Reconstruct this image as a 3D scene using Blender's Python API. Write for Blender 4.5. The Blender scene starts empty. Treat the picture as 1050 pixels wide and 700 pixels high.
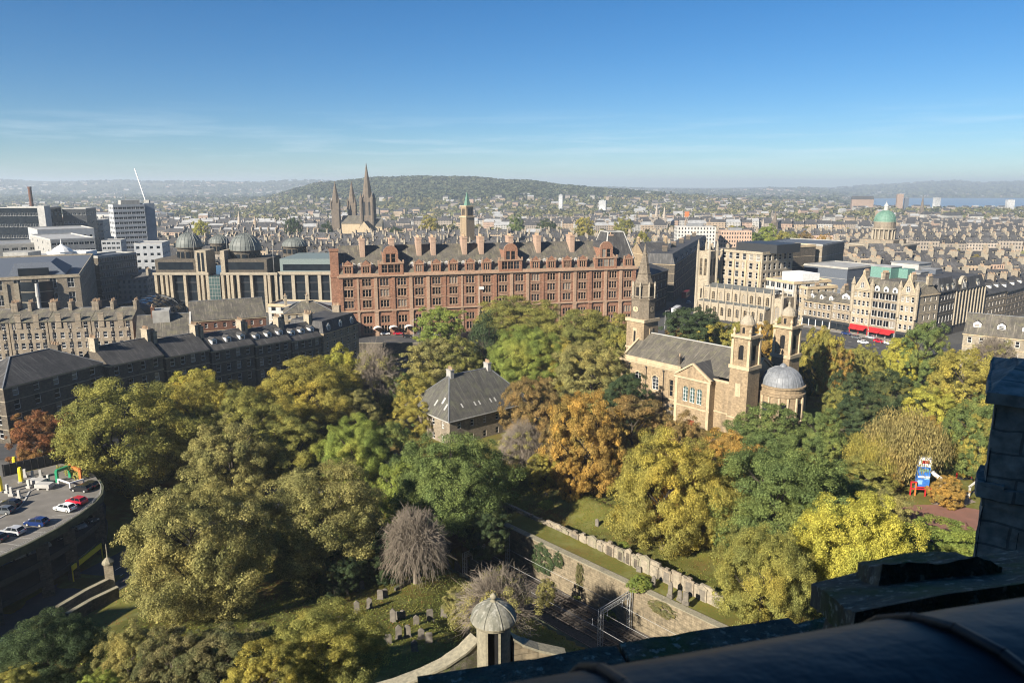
import bpy, math, random
from mathutils import Vector, Matrix, noise
R = random.Random(11)
rad = math.radians
SC = bpy.context.scene
COL = SC.collection

# ---------------------------------------------------------------- camera, sky, sun, exposure
CAMZ = 75.0
PITCH = rad(11.9)
FPX = 760.0
cam = bpy.data.cameras.new('camera')
cam.sensor_width = 36.0
cam.lens = 36.0 * FPX / 1050.0
cam.clip_start = 0.05
cam.clip_end = 60000
cam.dof.use_dof = True
cam.dof.focus_distance = 250.0
cam.dof.aperture_fstop = 9.0
camo = bpy.data.objects.new('camera', cam)
COL.objects.link(camo)
camo.location = (0, 0, CAMZ)
camo.rotation_euler = (math.pi / 2 - PITCH, 0, 0)
SC.camera = camo

SUN_EL = rad(28.5)
SUN_AZ = rad(222)          # clockwise from +Y: behind the camera to the left
sd = Vector((math.sin(SUN_AZ) * math.cos(SUN_EL), math.cos(SUN_AZ) * math.cos(SUN_EL), math.sin(SUN_EL)))
sun = bpy.data.lights.new('sun', 'SUN')
sun.energy = 5.0
sun.angle = rad(0.5)
sun.color = (1.0, 0.92, 0.79)
suno = bpy.data.objects.new('sun', sun)
suno.rotation_euler = sd.to_track_quat('Z', 'Y').to_euler()
COL.objects.link(suno)

world = bpy.data.worlds.new('World')
SC.world = world
world.use_nodes = True
wn, wl = world.node_tree.nodes, world.node_tree.links
bg = wn['Background']
sky = wn.new('ShaderNodeTexSky')
sky.sky_type = 'NISHITA'
sky.sun_disc = False
sky.sun_elevation = SUN_EL
sky.sun_rotation = SUN_AZ
sky.altitude = 1200
sky.air_density = 1.0
sky.dust_density = 0.15
sky.ozone_density = 3.0
bg.inputs['Strength'].default_value = 0.059
# thin streaks of cirrus low over the horizon
tc = wn.new('ShaderNodeTexCoord')
mp = wn.new('ShaderNodeMapping'); mp.inputs['Scale'].default_value = (2.2, 2.2, 34)
mp.inputs['Rotation'].default_value = (0.0, 0.03, 0)
wl.new(tc.outputs['Generated'], mp.inputs['Vector'])
nz = wn.new('ShaderNodeTexNoise'); nz.inputs['Scale'].default_value = 2.3; nz.inputs['Detail'].default_value = 7
nz.inputs['Roughness'].default_value = 0.62
wl.new(mp.outputs[0], nz.inputs['Vector'])
rp = wn.new('ShaderNodeValToRGB')
rp.color_ramp.elements[0].position = 0.48; rp.color_ramp.elements[0].color = (0, 0, 0, 1)
rp.color_ramp.elements[1].position = 0.72; rp.color_ramp.elements[1].color = (1, 1, 1, 1)
wl.new(nz.outputs['Fac'], rp.inputs[0])
sx = wn.new('ShaderNodeSeparateXYZ'); wl.new(tc.outputs['Generated'], sx.inputs[0])
band = wn.new('ShaderNodeValToRGB')
e = band.color_ramp.elements
e[0].position = 0.0; e[0].color = (.3, .3, .3, 1)
e[1].position = 0.10; e[1].color = (0, 0, 0, 1)
e2 = e.new(0.045); e2.color = (1, 1, 1, 1)
wl.new(sx.outputs['Z'], band.inputs[0])
mul = wn.new('ShaderNodeMath'); mul.operation = 'MULTIPLY'
wl.new(rp.outputs[0], mul.inputs[0]); wl.new(band.outputs[0], mul.inputs[1])
mul2 = wn.new('ShaderNodeMath'); mul2.operation = 'MULTIPLY'; mul2.inputs[1].default_value = 0.36
wl.new(mul.outputs[0], mul2.inputs[0])
mx = wn.new('ShaderNodeMixRGB'); mx.inputs[2].default_value = (13.0, 12.0, 11.0, 1)
wl.new(mul2.outputs[0], mx.inputs[0]); wl.new(sky.outputs[0], mx.inputs[1])
tint = wn.new('ShaderNodeMixRGB'); tint.blend_type = 'MULTIPLY'; tint.inputs[0].default_value = 1; tint.inputs[2].default_value = (.53, .64, .75, 1)
hs = wn.new('ShaderNodeHueSaturation'); hs.inputs['Saturation'].default_value = 1.2
wl.new(mx.outputs[0], tint.inputs[1]); wl.new(tint.outputs[0], hs.inputs['Color'])
wl.new(hs.outputs[0], bg.inputs['Color'])

vs = SC.view_settings
vs.view_transform = 'Standard'; vs.look = 'None'; vs.gamma = 1.0; vs.use_curve_mapping = False
vs.exposure = 1.22
cy = SC.cycles
cy.max_bounces = 5; cy.diffuse_bounces = 2; cy.glossy_bounces = 2; cy.transmission_bounces = 2
cy.volume_bounces = 0; cy.transparent_max_bounces = 4
cy.caustics_reflective = False; cy.caustics_refractive = False
cy.use_denoising = True
cy.denoiser = 'OPENIMAGEDENOISE'
cy.denoising_input_passes = 'RGB_ALBEDO_NORMAL'
cy.denoising_prefilter = 'ACCURATE'
cy.filter_width = 1.1

# ---------------------------------------------------------------- from a sight line and a height to a place
CP, SP = math.cos(PITCH), math.sin(PITCH)
def ray(px, py):
    x = (px - 525.0) / FPX; u = -(py - 350.0) / FPX
    return Vector((x, CP + u * SP, -SP + u * CP))
def W(px, py, z):
    d = ray(px, py); t = (z - CAMZ) / d.z
    return Vector((d.x * t, d.y * t, z))
def WY(px, py, Y):
    d = ray(px, py); t = Y / d.y
    return Vector((d.x * t, Y, CAMZ + d.z * t))
def pix(x, y, z):
    f = y * CP - (z - CAMZ) * SP; u = y * SP + (z - CAMZ) * CP
    return (525 + FPX * x / f, 350 - FPX * u / f)

def sstep(a, b, x):
    t = min(1.0, max(0.0, (x - a) / (b - a))); return t * t * (3 - 2 * t)
def plerp(pts, x):
    if x <= pts[0][0]: return pts[0][1]
    for (a, va), (b, vb) in zip(pts, pts[1:]):
        if x <= b: return va + (vb - va) * (x - a) / (b - a)
    return pts[-1][1]

# ---------------------------------------------------------------- mesh builder
class MB:
    def __init__(s): s.v = []; s.f = []; s.m = []
    def poly(s, pts, m=0):
        n = len(s.v); s.v.extend([tuple(p) for p in pts]); s.f.append(tuple(range(n, n + len(pts)))); s.m.append(m)
    def box(s, x0, x1, y0, y1, z0, z1, m=0, bottom=True):
        n = len(s.v)
        s.v += [(x0,y0,z0),(x1,y0,z0),(x1,y1,z0),(x0,y1,z0),(x0,y0,z1),(x1,y0,z1),(x1,y1,z1),(x0,y1,z1)]
        fs = [(4,5,6,7),(0,1,5,4),(1,2,6,5),(2,3,7,6),(3,0,4,7)]
        if bottom: fs.append((3,2,1,0))
        for q in fs: s.f.append(tuple(n + i for i in q)); s.m.append(m)
    def prism(s, pts, z0, z1, m=0, mt=None, bottom=False):
        n = len(s.v); k = len(pts)
        z0f = z0 if callable(z0) else (lambda p: z0); z1f = z1 if callable(z1) else (lambda p: z1)
        s.v += [(p[0], p[1], z0f(p)) for p in pts] + [(p[0], p[1], z1f(p)) for p in pts]
        for i in range(k):
            j = (i + 1) % k; s.f.append((n+i, n+j, n+k+j, n+k+i)); s.m.append(m)
        s.f.append(tuple(range(n+k, n+2*k))); s.m.append(m if mt is None else mt)
        if bottom: s.f.append(tuple(range(n+k-1, n-1, -1))); s.m.append(m)
    def obox(s, cx, cy, z0, z1, w, d, a=0.0, m=0):
        c, sn = math.cos(a), math.sin(a)
        s.prism([(cx + x*c - y*sn, cy + x*sn + y*c) for x, y in ((-w/2,-d/2),(w/2,-d/2),(w/2,d/2),(-w/2,d/2))], z0, z1, m, bottom=True)
    def lathe(s, cx, cy, prof, n=12, m=0, a0=0.0, a1=2*math.pi, cap=True):
        b = len(s.v); full = abs(a1 - a0 - 2*math.pi) < 1e-6; cols = n if full else n + 1
        for r, z in prof:
            for i in range(cols):
                a = a0 + (a1 - a0) * i / n; s.v.append((cx + r*math.cos(a), cy + r*math.sin(a), z))
        for k in range(len(prof) - 1):
            for i in range(n):
                j = (i + 1) % cols
                s.f.append((b+k*cols+i, b+k*cols+j, b+(k+1)*cols+j, b+(k+1)*cols+i)); s.m.append(m)
        if cap and full and prof[-1][0] > 1e-3:
            s.f.append(tuple(b+(len(prof)-1)*cols+i for i in range(n))); s.m.append(m)
    def tube(s, p, q, r0, r1=None, n=6, m=0, cap=True):
        p = Vector(p); q = Vector(q); r1 = r0 if r1 is None else r1
        d = q - p
        if d.length < 1e-6: return
        d.normalize(); a = d.orthogonal().normalized(); c = d.cross(a); b = len(s.v)
        for (o, r) in ((p, r0), (q, r1)):
            for i in range(n):
                t = 2*math.pi*i/n; s.v.append(tuple(o + a*(r*math.cos(t)) + c*(r*math.sin(t))))
        for i in range(n):
            j = (i+1) % n; s.f.append((b+i, b+j, b+n+j, b+n+i)); s.m.append(m)
        if cap: s.f.append(tuple(b+n+i for i in range(n))); s.m.append(m)
    def beam(s, p, q, w, h=None, m=0):
        """a square bar from p to q"""
        h = h or w; p = Vector(p); q = Vector(q); d = (q-p).normalized()
        up = Vector((0,0,1)) if abs(d.z) < .95 else Vector((1,0,0))
        a = d.cross(up).normalized(); c = a.cross(d); b = len(s.v)
        for o in (p, q):
            for x, y in ((-1,-1),(1,-1),(1,1),(-1,1)): s.v.append(tuple(o + a*(x*w/2) + c*(y*h/2)))
        for q4 in ((0,1,5,4),(1,2,6,5),(2,3,7,6),(3,0,4,7),(3,2,1,0),(4,5,6,7)): s.f.append(tuple(b+i for i in q4)); s.m.append(m)
    def hip(s, x0, x1, y0, y1, z, h, m=0, o=.4, inset=None, hl=True, hr=True):
        x0 -= o; x1 += o; y0 -= o; y1 += o; ym = (y0+y1)/2; i = (y1-y0)/2 if inset is None else inset
        xa = x0 + (i if hl else 0); xb = x1 - (i if hr else 0)
        if xb < xa: xa = xb = (x0+x1)/2
        A,B,C,D = (x0,y0,z),(x1,y0,z),(x1,y1,z),(x0,y1,z); E,F = (xa,ym,z+h),(xb,ym,z+h)
        s.poly([A,B,F,E], m); s.poly([C,D,E,F], m); s.poly([B,C,F], m); s.poly([D,A,E], m)
    def facade(s, p0, p1, z0, z1, wins, depth=.3, m=0, mr=None):
        """wall from p0 to p1 (seen from outside left to right) with real openings (u0,u1,v0,v1)"""
        p0 = Vector((p0[0], p0[1], 0)); p1 = Vector((p1[0], p1[1], 0)); L = (p1-p0).length; d = (p1-p0)/L
        nin = Vector((-d.y, d.x, 0)) * depth; mr = m if mr is None else mr
        P = lambda u, v: p0 + d*u + Vector((0,0,v))
        us = sorted(set([0, L] + [round(w[0],4) for w in wins] + [round(w[1],4) for w in wins]))
        vv = sorted(set([z0, z1] + [round(w[2],4) for w in wins] + [round(w[3],4) for w in wins]))
        if not wins: s.poly([P(0,z0),P(L,z0),P(L,z1),P(0,z1)], m); return
        for b, t in zip(vv, vv[1:]):
            vm = (b+t)/2; row = [w for w in wins if w[2] < vm < w[3]]
            u = 0.0
            for w in sorted(row): 
                if w[0] > u + 1e-4: s.poly([P(u,b),P(w[0],b),P(w[0],t),P(u,t)], m)
                u = w[1]
            if u < L - 1e-4: s.poly([P(u,b),P(L,b),P(L,t),P(u,t)], m)
        for (a, b, c, e) in wins:
            s.poly([P(a,c),P(a,c)+nin,P(a,e)+nin,P(a,e)], mr); s.poly([P(b,c)+nin,P(b,c),P(b,e),P(b,e)+nin], mr)
            s.poly([P(a,c)+nin,P(a,c),P(b,c),P(b,c)+nin], mr); s.poly([P(a,e),P(a,e)+nin,P(b,e)+nin,P(b,e)], mr)
    def mesh(s, name, mats, smooth=False, uv=True):
        me = bpy.data.meshes.new(name); me.from_pydata(s.v, [], s.f)
        for m in mats: me.materials.append(m)
        if len(mats) > 1: me.polygons.foreach_set('material_index', s.m)
        if smooth: me.polygons.foreach_set('use_smooth', [True]*len(s.f))
        if uv:
            lay = me.uv_layers.new(name='UVMap'); co = []
            for p in me.polygons:
                n = p.normal
                hl = math.hypot(n.x, n.y)
                if hl < .12:
                    for vi in p.vertices: c = me.vertices[vi].co; co += [c.x, c.y]
                else:
                    tx, ty = -n.y/hl, n.x/hl; k = 1.0/max(.25, hl)
                    for vi in p.vertices: c = me.vertices[vi].co; co += [c.x*tx + c.y*ty, c.z*k]
            lay.data.foreach_set('uv', co)
        me.update()
        return me
    def build(s, name, mats, parent=None, loc=None, rz=0.0, smooth=False, uv=True):
        if not isinstance(mats, (list, tuple)): mats = [mats]
        return put(name, s.mesh(name, mats, smooth, uv), parent, loc, rz)

def put(name, me, parent=None, loc=None, rz=0.0, sc=None):
    o = bpy.data.objects.new(name, me); COL.objects.link(o)
    if parent is not None: o.parent = parent
    if loc is not None: o.location = loc
    if rz: o.rotation_euler = (0, 0, rz)
    if sc is not None: o.scale = sc
    return o
def tag(o, label=None, cat=None, group=None, kind=None):
    if label: o['label'] = label
    if cat: o['category'] = cat
    if group: o['group'] = group
    if kind: o['kind'] = kind
    return o
def thing(name, label, cat, loc=(0,0,0), rz=0.0, group=None):
    return tag(put(name, None, None, loc, rz), label, cat, group)
def copy_tree(o, parent=None):
    c = o.copy(); COL.objects.link(c)
    if parent is not None: c.parent = parent
    for ch in list(o.children): copy_tree(ch, c)
    return c
# ---------------------------------------------------------------- materials
def newmat(name):
    m = bpy.data.materials.new(name); m.use_nodes = True
    nt = m.node_tree; b = nt.nodes['Principled BSDF']
    return m, nt, b
def col(c): return (c[0], c[1], c[2], 1.0)
def N(nt, t, **kw):
    n = nt.nodes.new(t)
    for k, v in kw.items(): setattr(n, k, v)
    return n
def math2(nt, op, a, b=None):
    n = N(nt, 'ShaderNodeMath', operation=op)
    for i, x in enumerate((a, b)):
        if x is None: continue
        if isinstance(x, (int, float)): n.inputs[i].default_value = x
        else: nt.links.new(x, n.inputs[i])
    return n.outputs[0]
def mixc(nt, fac, a, b, mode='MIX'):
    n = N(nt, 'ShaderNodeMixRGB', blend_type=mode)
    for i, x in enumerate((fac, a, b)):
        if isinstance(x, (int, float)): n.inputs[i].default_value = x
        elif isinstance(x, tuple): n.inputs[i].default_value = col(x)
        else: nt.links.new(x, n.inputs[i])
    return n.outputs[0]
def noisef(nt, vec, scale, detail=4, rough=.55, lo=.35, hi=.65):
    n = N(nt, 'ShaderNodeTexNoise'); n.inputs['Scale'].default_value = scale; n.inputs['Detail'].default_value = detail
    n.inputs['Roughness'].default_value = rough
    if vec is not None: nt.links.new(vec, n.inputs['Vector'])
    r = N(nt, 'ShaderNodeMapRange'); r.inputs[1].default_value = lo; r.inputs[2].default_value = hi
    nt.links.new(n.outputs['Fac'], r.inputs[0]); return r.outputs[0]
def coords(nt, kind='Object'):
    return N(nt, 'ShaderNodeTexCoord').outputs[kind]
def scaled(nt, vec, s):
    n = N(nt, 'ShaderNodeMapping'); n.inputs['Scale'].default_value = s; nt.links.new(vec, n.inputs['Vector']); return n.outputs[0]
def bump(nt, b, h, strength, dist=.1):
    n = N(nt, 'ShaderNodeBump'); n.inputs['Strength'].default_value = strength; n.inputs['Distance'].default_value = dist
    nt.links.new(h, n.inputs['Height']); nt.links.new(n.outputs[0], b.inputs['Normal'])

def stone(name, c1, c2, stain=(.05,.045,.04), stain_amt=.5, course=0.0, big=.06, fine=1.6, rough=.9, vary=0.0, bmp=.0):
    """weathered masonry: two tones, sooty streaks, optional coursing from UVs in metres"""
    m, nt, b = newmat(name); o = coords(nt)
    f = noisef(nt, o, fine, 5); g = noisef(nt, o, big*2.5, 3)
    c = mixc(nt, f, c1, c2)
    st = noisef(nt, scaled(nt, o, (1, 1, .22)), .45, 5, .6, .5, .78)
    c = mixc(nt, math2(nt, 'MULTIPLY', st, stain_amt), c, stain)
    c = mixc(nt, math2(nt, 'MULTIPLY', g, .35), c, tuple(x*.62 for x in c1))
    if course:
        br = N(nt, 'ShaderNodeTexBrick'); nt.links.new(coords(nt, 'UV'), br.inputs['Vector'])
        br.inputs['Scale'].default_value = 1.0; br.inputs['Brick Width'].default_value = course*2.1; br.inputs['Row Height'].default_value = course
        br.inputs['Mortar Size'].default_value = course*.05
        br.inputs['Color1'].default_value = (1,1,1,1); br.inputs['Color2'].default_value = (.66,.66,.66,1); br.inputs['Mortar'].default_value = (.5,.5,.5,1)
        br.inputs['Bias'].default_value = -.2
        c = mixc(nt, .9, c, br.outputs['Color'], 'MULTIPLY')
        if bmp: bump(nt, b, br.outputs['Color'], bmp, .06)
    if vary:
        oi = N(nt, 'ShaderNodeObjectInfo'); k = math2(nt, 'ADD', math2(nt, 'MULTIPLY', oi.outputs['Random'], vary), 1 - vary*.5)
        n = N(nt, 'ShaderNodeVectorMath', operation='SCALE'); nt.links.new(c, n.inputs[0]); nt.links.new(k, n.inputs['Scale']); c = n.outputs[0]
    nt.links.new(c, b.inputs['Base Color']); b.inputs['Roughness'].default_value = rough
    b.inputs['Specular IOR Level'].default_value = .2
    return m
def slate(name, c1, c2, moss=None, vary=0.0, rough=.7, row=.32):
    m, nt, b = newmat(name); o = coords(nt); u = coords(nt, 'UV')
    br = N(nt, 'ShaderNodeTexBrick'); nt.links.new(u, br.inputs['Vector'])
    br.inputs['Scale'].default_value = 1.0; br.inputs['Brick Width'].default_value = row*1.3; br.inputs['Row Height'].default_value = row
    br.inputs['Mortar Size'].default_value = .02
    br.inputs['Color1'].default_value = (1,1,1,1); br.inputs['Color2'].default_value = (.62,.62,.64,1); br.inputs['Mortar'].default_value = (.42,.42,.42,1)
    f = noisef(nt, scaled(nt, u, (1.2, .16, 1)), .9, 5, .6, .3, .7)
    c = mixc(nt, f, c1, c2)
    c = mixc(nt, .8, c, br.outputs['Color'], 'MULTIPLY')
    c = mixc(nt, math2(nt, 'MULTIPLY', noisef(nt, o, .22, 4, .65, .42, .62), .55), c, tuple(x*.5 for x in c2))
    c = mixc(nt, math2(nt, 'MULTIPLY', noisef(nt, scaled(nt, u, (1.5, .1, 1)), 1.3, 3, .6, .56, .7), .5), c, tuple(min(1,x*1.9) for x in c1))
    if moss: c = mixc(nt, math2(nt, 'MULTIPLY', noisef(nt, o, .5, 5, .6, .5, .7), .7), c, moss)
    if vary:
        oi = N(nt, 'ShaderNodeObjectInfo'); k = math2(nt, 'ADD', math2(nt, 'MULTIPLY', oi.outputs['Random'], vary), 1 - vary*.5)
        n = N(nt, 'ShaderNodeVectorMath', operation='SCALE'); nt.links.new(c, n.inputs[0]); nt.links.new(k, n.inputs['Scale']); c = n.outputs[0]
    nt.links.new(c, b.inputs['Base Color']); b.inputs['Roughness'].default_value = rough
    b.inputs['Specular IOR Level'].default_value = .3
    return m
def plain(name, c, rough=.6, c2=None, scale=2.0, metal=0.0, spec=.4, vary=0.0):
    m, nt, b = newmat(name)
    cc = mixc(nt, noisef(nt, coords(nt), scale, 4), c, c2 or tuple(x*.72 for x in c))
    if vary:
        oi = N(nt, 'ShaderNodeObjectInfo'); k = math2(nt, 'ADD', math2(nt, 'MULTIPLY', oi.outputs['Random'], vary), 1 - vary*.5)
        n = N(nt, 'ShaderNodeVectorMath', operation='SCALE'); nt.links.new(cc, n.inputs[0]); nt.links.new(k, n.inputs['Scale']); cc = n.outputs[0]
    nt.links.new(cc, b.inputs['Base Color'])
    b.inputs['Roughness'].default_value = rough; b.inputs['Metallic'].default_value = metal; b.inputs['Specular IOR Level'].default_value = spec
    return m
def glassy(name, c, rough=.08, vary=.8):
    """window glass seen from outside: dark room behind, sky in the pane, a few drawn blinds"""
    m, nt, b = newmat(name); oi = N(nt, 'ShaderNodeObjectInfo')
    r = N(nt, 'ShaderNodeValToRGB'); el = r.color_ramp.elements; r.color_ramp.interpolation = 'CONSTANT'
    el[0].color = col(c); el[1].position = .45; el[1].color = col(tuple(x*1.9+.01 for x in c))
    x = el.new(.68); x.color = col(tuple(x*.5 for x in c)); y = el.new(.86); y.color = (.22, .20, .17, 1)
    nt.links.new(oi.outputs['Random'], r.inputs[0]); nt.links.new(r.outputs[0], b.inputs['Base Color'])
    b.inputs['Roughness'].default_value = rough; b.inputs['Specular IOR Level'].default_value = .3
    return m
def windowed(name, c1, c2, glass=(.025,.027,.03), bay=2.6, fl=3.4, vary=.4, fw=.42, fh=.55):
    """far facades: stone with rows of windows laid out in metres along the wall"""
    m, nt, b = newmat(name); o = coords(nt); u = coords(nt, 'UV')
    s = N(nt, 'ShaderNodeSeparateXYZ'); nt.links.new(u, s.inputs[0])
    fx = math2(nt, 'FRACT', math2(nt, 'DIVIDE', s.outputs[0], bay)); fy = math2(nt, 'FRACT', math2(nt, 'DIVIDE', s.outputs[1], fl))
    wx = math2(nt, 'LESS_THAN', math2(nt, 'ABSOLUTE', math2(nt, 'SUBTRACT', fx, .5)), fw/2)
    wy = math2(nt, 'LESS_THAN', math2(nt, 'ABSOLUTE', math2(nt, 'SUBTRACT', fy, .52)), fh/2)
    w = math2(nt, 'MULTIPLY', wx, wy)
    g = N(nt, 'ShaderNodeNewGeometry'); sn = N(nt, 'ShaderNodeSeparateXYZ'); nt.links.new(g.outputs['True Normal'], sn.inputs[0])
    w = math2(nt, 'MULTIPLY', w, math2(nt, 'LESS_THAN', math2(nt, 'ABSOLUTE', sn.outputs[2]), .3))
    c = mixc(nt, noisef(nt, o, .35, 4), c1, c2)
    oi = N(nt, 'ShaderNodeObjectInfo'); k = math2(nt, 'ADD', math2(nt, 'MULTIPLY', oi.outputs['Random'], vary), 1 - vary*.5)
    n = N(nt, 'ShaderNodeVectorMath', operation='SCALE'); nt.links.new(c, n.inputs[0]); nt.links.new(k, n.inputs['Scale'])
    c = mixc(nt, w, n.outputs[0], glass)
    nt.links.new(c, b.inputs['Base Color']); b.inputs['Roughness'].default_value = .85; b.inputs['Specular IOR Level'].default_value = .25
    return m
def leafmat(name, c1, c2, c3, trans=.38, patch=2.2):
    m, nt, b = newmat(name); o = coords(nt, 'Object')
    g = N(nt, 'ShaderNodeNewGeometry'); oi = N(nt, 'ShaderNodeObjectInfo')
    off = N(nt, 'ShaderNodeVectorMath', operation='ADD'); nt.links.new(o, off.inputs[0])
    cmb = N(nt, 'ShaderNodeCombineXYZ'); nt.links.new(math2(nt, 'MULTIPLY', oi.outputs['Random'], 37.0), cmb.inputs[0]); nt.links.new(cmb.outputs[0], off.inputs[1])
    c = mixc(nt, noisef(nt, off.outputs[0], patch*1.6, 3, .5, .38, .62), c1, c2)
    c = mixc(nt, math2(nt, 'MULTIPLY', noisef(nt, off.outputs[0], patch, 2, .5, .55, .7), .75), c, c3)
    k = math2(nt, 'ADD', math2(nt, 'MULTIPLY', g.outputs['Random Per Island'], 1.5), .85)
    k = math2(nt, 'MULTIPLY', k, math2(nt, 'ADD', math2(nt, 'MULTIPLY', noisef(nt, off.outputs[0], patch*5, 2, .5, .3, .7), .5), .85))
    n = N(nt, 'ShaderNodeVectorMath', operation='SCALE'); nt.links.new(c, n.inputs[0]); nt.links.new(k, n.inputs['Scale']); c = n.outputs[0]
    nt.nodes.remove(b)
    d = N(nt, 'ShaderNodeBsdfDiffuse'); t = N(nt, 'ShaderNodeBsdfTranslucent'); x = N(nt, 'ShaderNodeMixShader'); x.inputs[0].default_value = trans
    nt.links.new(c, d.inputs['Color']); nt.links.new(c, t.inputs['Color']); nt.links.new(d.outputs[0], x.inputs[1]); nt.links.new(t.outputs[0], x.inputs[2])
    nt.links.new(x.outputs[0], nt.nodes['Material Output'].inputs['Surface'])
    return m

MT = {}
MT['sand'] = stone('sandstone', (.385,.29,.18), (.27,.20,.125), stain_amt=.65, course=.36)
MT['sandtrim'] = stone('sandstone_trim', (.5,.40,.26), (.4,.31,.2), stain_amt=.35)
MT['grey_sand'] = stone('grey_sandstone', (.33,.275,.205), (.21,.175,.13), stain_amt=.65, course=.36)
MT['grey_trim'] = stone('grey_sandstone_trim', (.38,.33,.25), (.28,.24,.18), stain_amt=.4)
MT['pale_sand'] = stone('pale_sandstone', (.46,.39,.285), (.32,.27,.195), stain_amt=.5, course=.36)
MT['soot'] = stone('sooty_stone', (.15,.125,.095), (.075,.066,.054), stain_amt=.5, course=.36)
MT['red'] = stone('red_sandstone', (.35,.19,.12), (.225,.115,.075), stain_amt=.55, course=.4, stain=(.1,.05,.035))
MT['redtrim'] = stone('red_sandstone_trim', (.41,.285,.195), (.28,.18,.122), stain_amt=.4, stain=(.1,.05,.035))
MT['brick'] = stone('brown_brick', (.19,.095,.06), (.14,.07,.048), stain_amt=.3, course=.2)
MT['rubble'] = stone('rubble_wall', (.29,.235,.155), (.15,.125,.085), stain_amt=.55, course=.45, bmp=.4)
MT['memorial'] = stone('memorial_stone', (.35,.30,.22), (.20,.175,.135), stain_amt=.75)
MT['castle'] = None
m, nt, b = newmat('castle_stone'); o = coords(nt)
c = mixc(nt, noisef(nt, o, 14, 6, .7, .3, .7), (.21,.185,.135), (.075,.07,.055))
c = mixc(nt, noisef(nt, o, 3.2, 5, .65, .48, .62), c, (.11,.125,.045))
c = mixc(nt, math2(nt, 'MULTIPLY', noisef(nt, o, 38, 3, .6, .58, .66), .8), c, (.40,.38,.30))
br = N(nt, 'ShaderNodeTexBrick'); nt.links.new(coords(nt, 'UV'), br.inputs['Vector']); br.inputs['Scale'].default_value = 1.0
br.inputs['Brick Width'].default_value = .72; br.inputs['Row Height'].default_value = .36; br.inputs['Mortar Size'].default_value = .014
br.inputs['Color1'].default_value = (1,1,1,1); br.inputs['Color2'].default_value = (.55,.55,.55,1); br.inputs['Mortar'].default_value = (.9,.88,.8,1)
g = N(nt, 'ShaderNodeNewGeometry'); sn = N(nt, 'ShaderNodeSeparateXYZ'); nt.links.new(g.outputs['True Normal'], sn.inputs[0])
c = mixc(nt, math2(nt, 'LESS_THAN', math2(nt, 'ABSOLUTE', sn.outputs[2]), .5), c, mixc(nt, .9, c, br.outputs['Color'], 'MULTIPLY'))
nt.links.new(c, b.inputs['Base Color']); b.inputs['Roughness'].default_value = .92; b.inputs['Specular IOR Level'].default_value = .2
bump(nt, b, noisef(nt, o, 17, 6, .7, .2, .8), .9, .03)
MT['castle'] = m
MT['tower'] = stone('tower_masonry', (.34,.315,.27), (.17,.16,.14), stain_amt=.5, course=.46, bmp=.7, fine=4)
MT['coping'] = stone('lichened_coping', (.30,.27,.19), (.18,.165,.12), stain_amt=.5, fine=4)
MT['grave'] = stone('gravestone', (.20,.175,.14), (.11,.10,.085), stain_amt=.5)
MT['slate'] = slate('slate', (.10,.095,.088), (.052,.051,.052))
MT['slate_warm'] = slate('weathered_slate', (.17,.15,.118), (.095,.087,.073), moss=(.15,.14,.085))
MT['slate_v'] = slate('slate_mixed', (.105,.10,.096), (.062,.061,.062), vary=.7)
MT['lead'] = plain('lead_sheet', (.20,.21,.225), .55, (.13,.138,.15), .9, spec=.5)
MT['dlead'] = plain('dark_lead', (.12,.125,.12), .55, (.08,.085,.08), .6)
MT['copper'] = plain('green_copper', (.125,.23,.17), .6, (.085,.165,.125), .6)
MT['mint'] = plain('mint_cladding', (.14,.27,.225), .6)
MT['white'] = plain('white_paint', (.78,.77,.74), .55, (.66,.65,.62), 1.0)
MT['conc'] = plain('concrete', (.34,.33,.30), .85, (.25,.24,.22), .5)
MT['pconc'] = plain('pale_concrete', (.43,.42,.39), .8, (.33,.32,.30), .4)
MT['flat'] = plain('flat_roof', (.22,.225,.23), .85, (.15,.155,.16), .25)
MT['pflat'] = plain('pale_flat_roof', (.34,.34,.335), .85, (.24,.24,.235), .2)
MT['dark'] = plain('dark_metal', (.035,.037,.04), .5)
MT['black'] = plain('black_iron', (.012,.012,.013), .5)
MT['dglass'] = glassy('window_glass', (.010,.012,.015), .15)
MT['bglass'] = plain('curtain_glass', (.008,.011,.015), .12, (.016,.021,.026), .3, spec=.35)
MT['gglass'] = plain('green_glass', (.06,.10,.095), .1, (.04,.07,.07), .4, spec=.7)
MT['wood'] = plain('bark', (.085,.068,.05), .9, (.05,.04,.032), 3.0)
MT['twig'] = plain('twigs', (.23,.19,.145), .9, (.15,.125,.095), 6.0)
MT['asphalt'] = plain('asphalt', (.062,.062,.064), .85, (.045,.045,.047), .5)
MT['deck'] = plain('parking_deck', (.17,.155,.135), .9, (.125,.115,.10), .35)
MT['paint'] = plain('road_paint', (.7,.69,.64), .7)
MT['yellow'] = plain('yellow_paint', (.78,.62,.03), .5, (.7,.55,.03))
MT['green'] = plain('green_paint', (.02,.28,.13), .5)
MT['orange'] = plain('orange_paint', (.60,.19,.05), .5)
MT['redp'] = plain('red_paint', (.5,.025,.03), .4)
MT['blue'] = plain('blue_paint', (.04,.16,.50), .4)
MT['tyre'] = plain('tyre_rubber', (.015,.015,.015), .8)
MT['path'] = plain('path_gravel', (.26,.20,.155), .95, (.2,.155,.12), .4)
MT['redpath'] = plain('red_blaes_path', (.22,.105,.075), .95, (.17,.085,.06), .3)
MT['moss'] = plain('mossy_concrete', (.10,.105,.055), .95, (.06,.065,.04), .8)
MT['pave'] = plain('paving', (.27,.25,.22), .9, (.21,.195,.17), .5)
MT['ballast'] = plain('track_ballast', (.10,.085,.07), .95, (.065,.055,.045), 2.5)
MT['rail'] = plain('steel_rail', (.2,.17,.15), .35, metal=.6)
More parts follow.
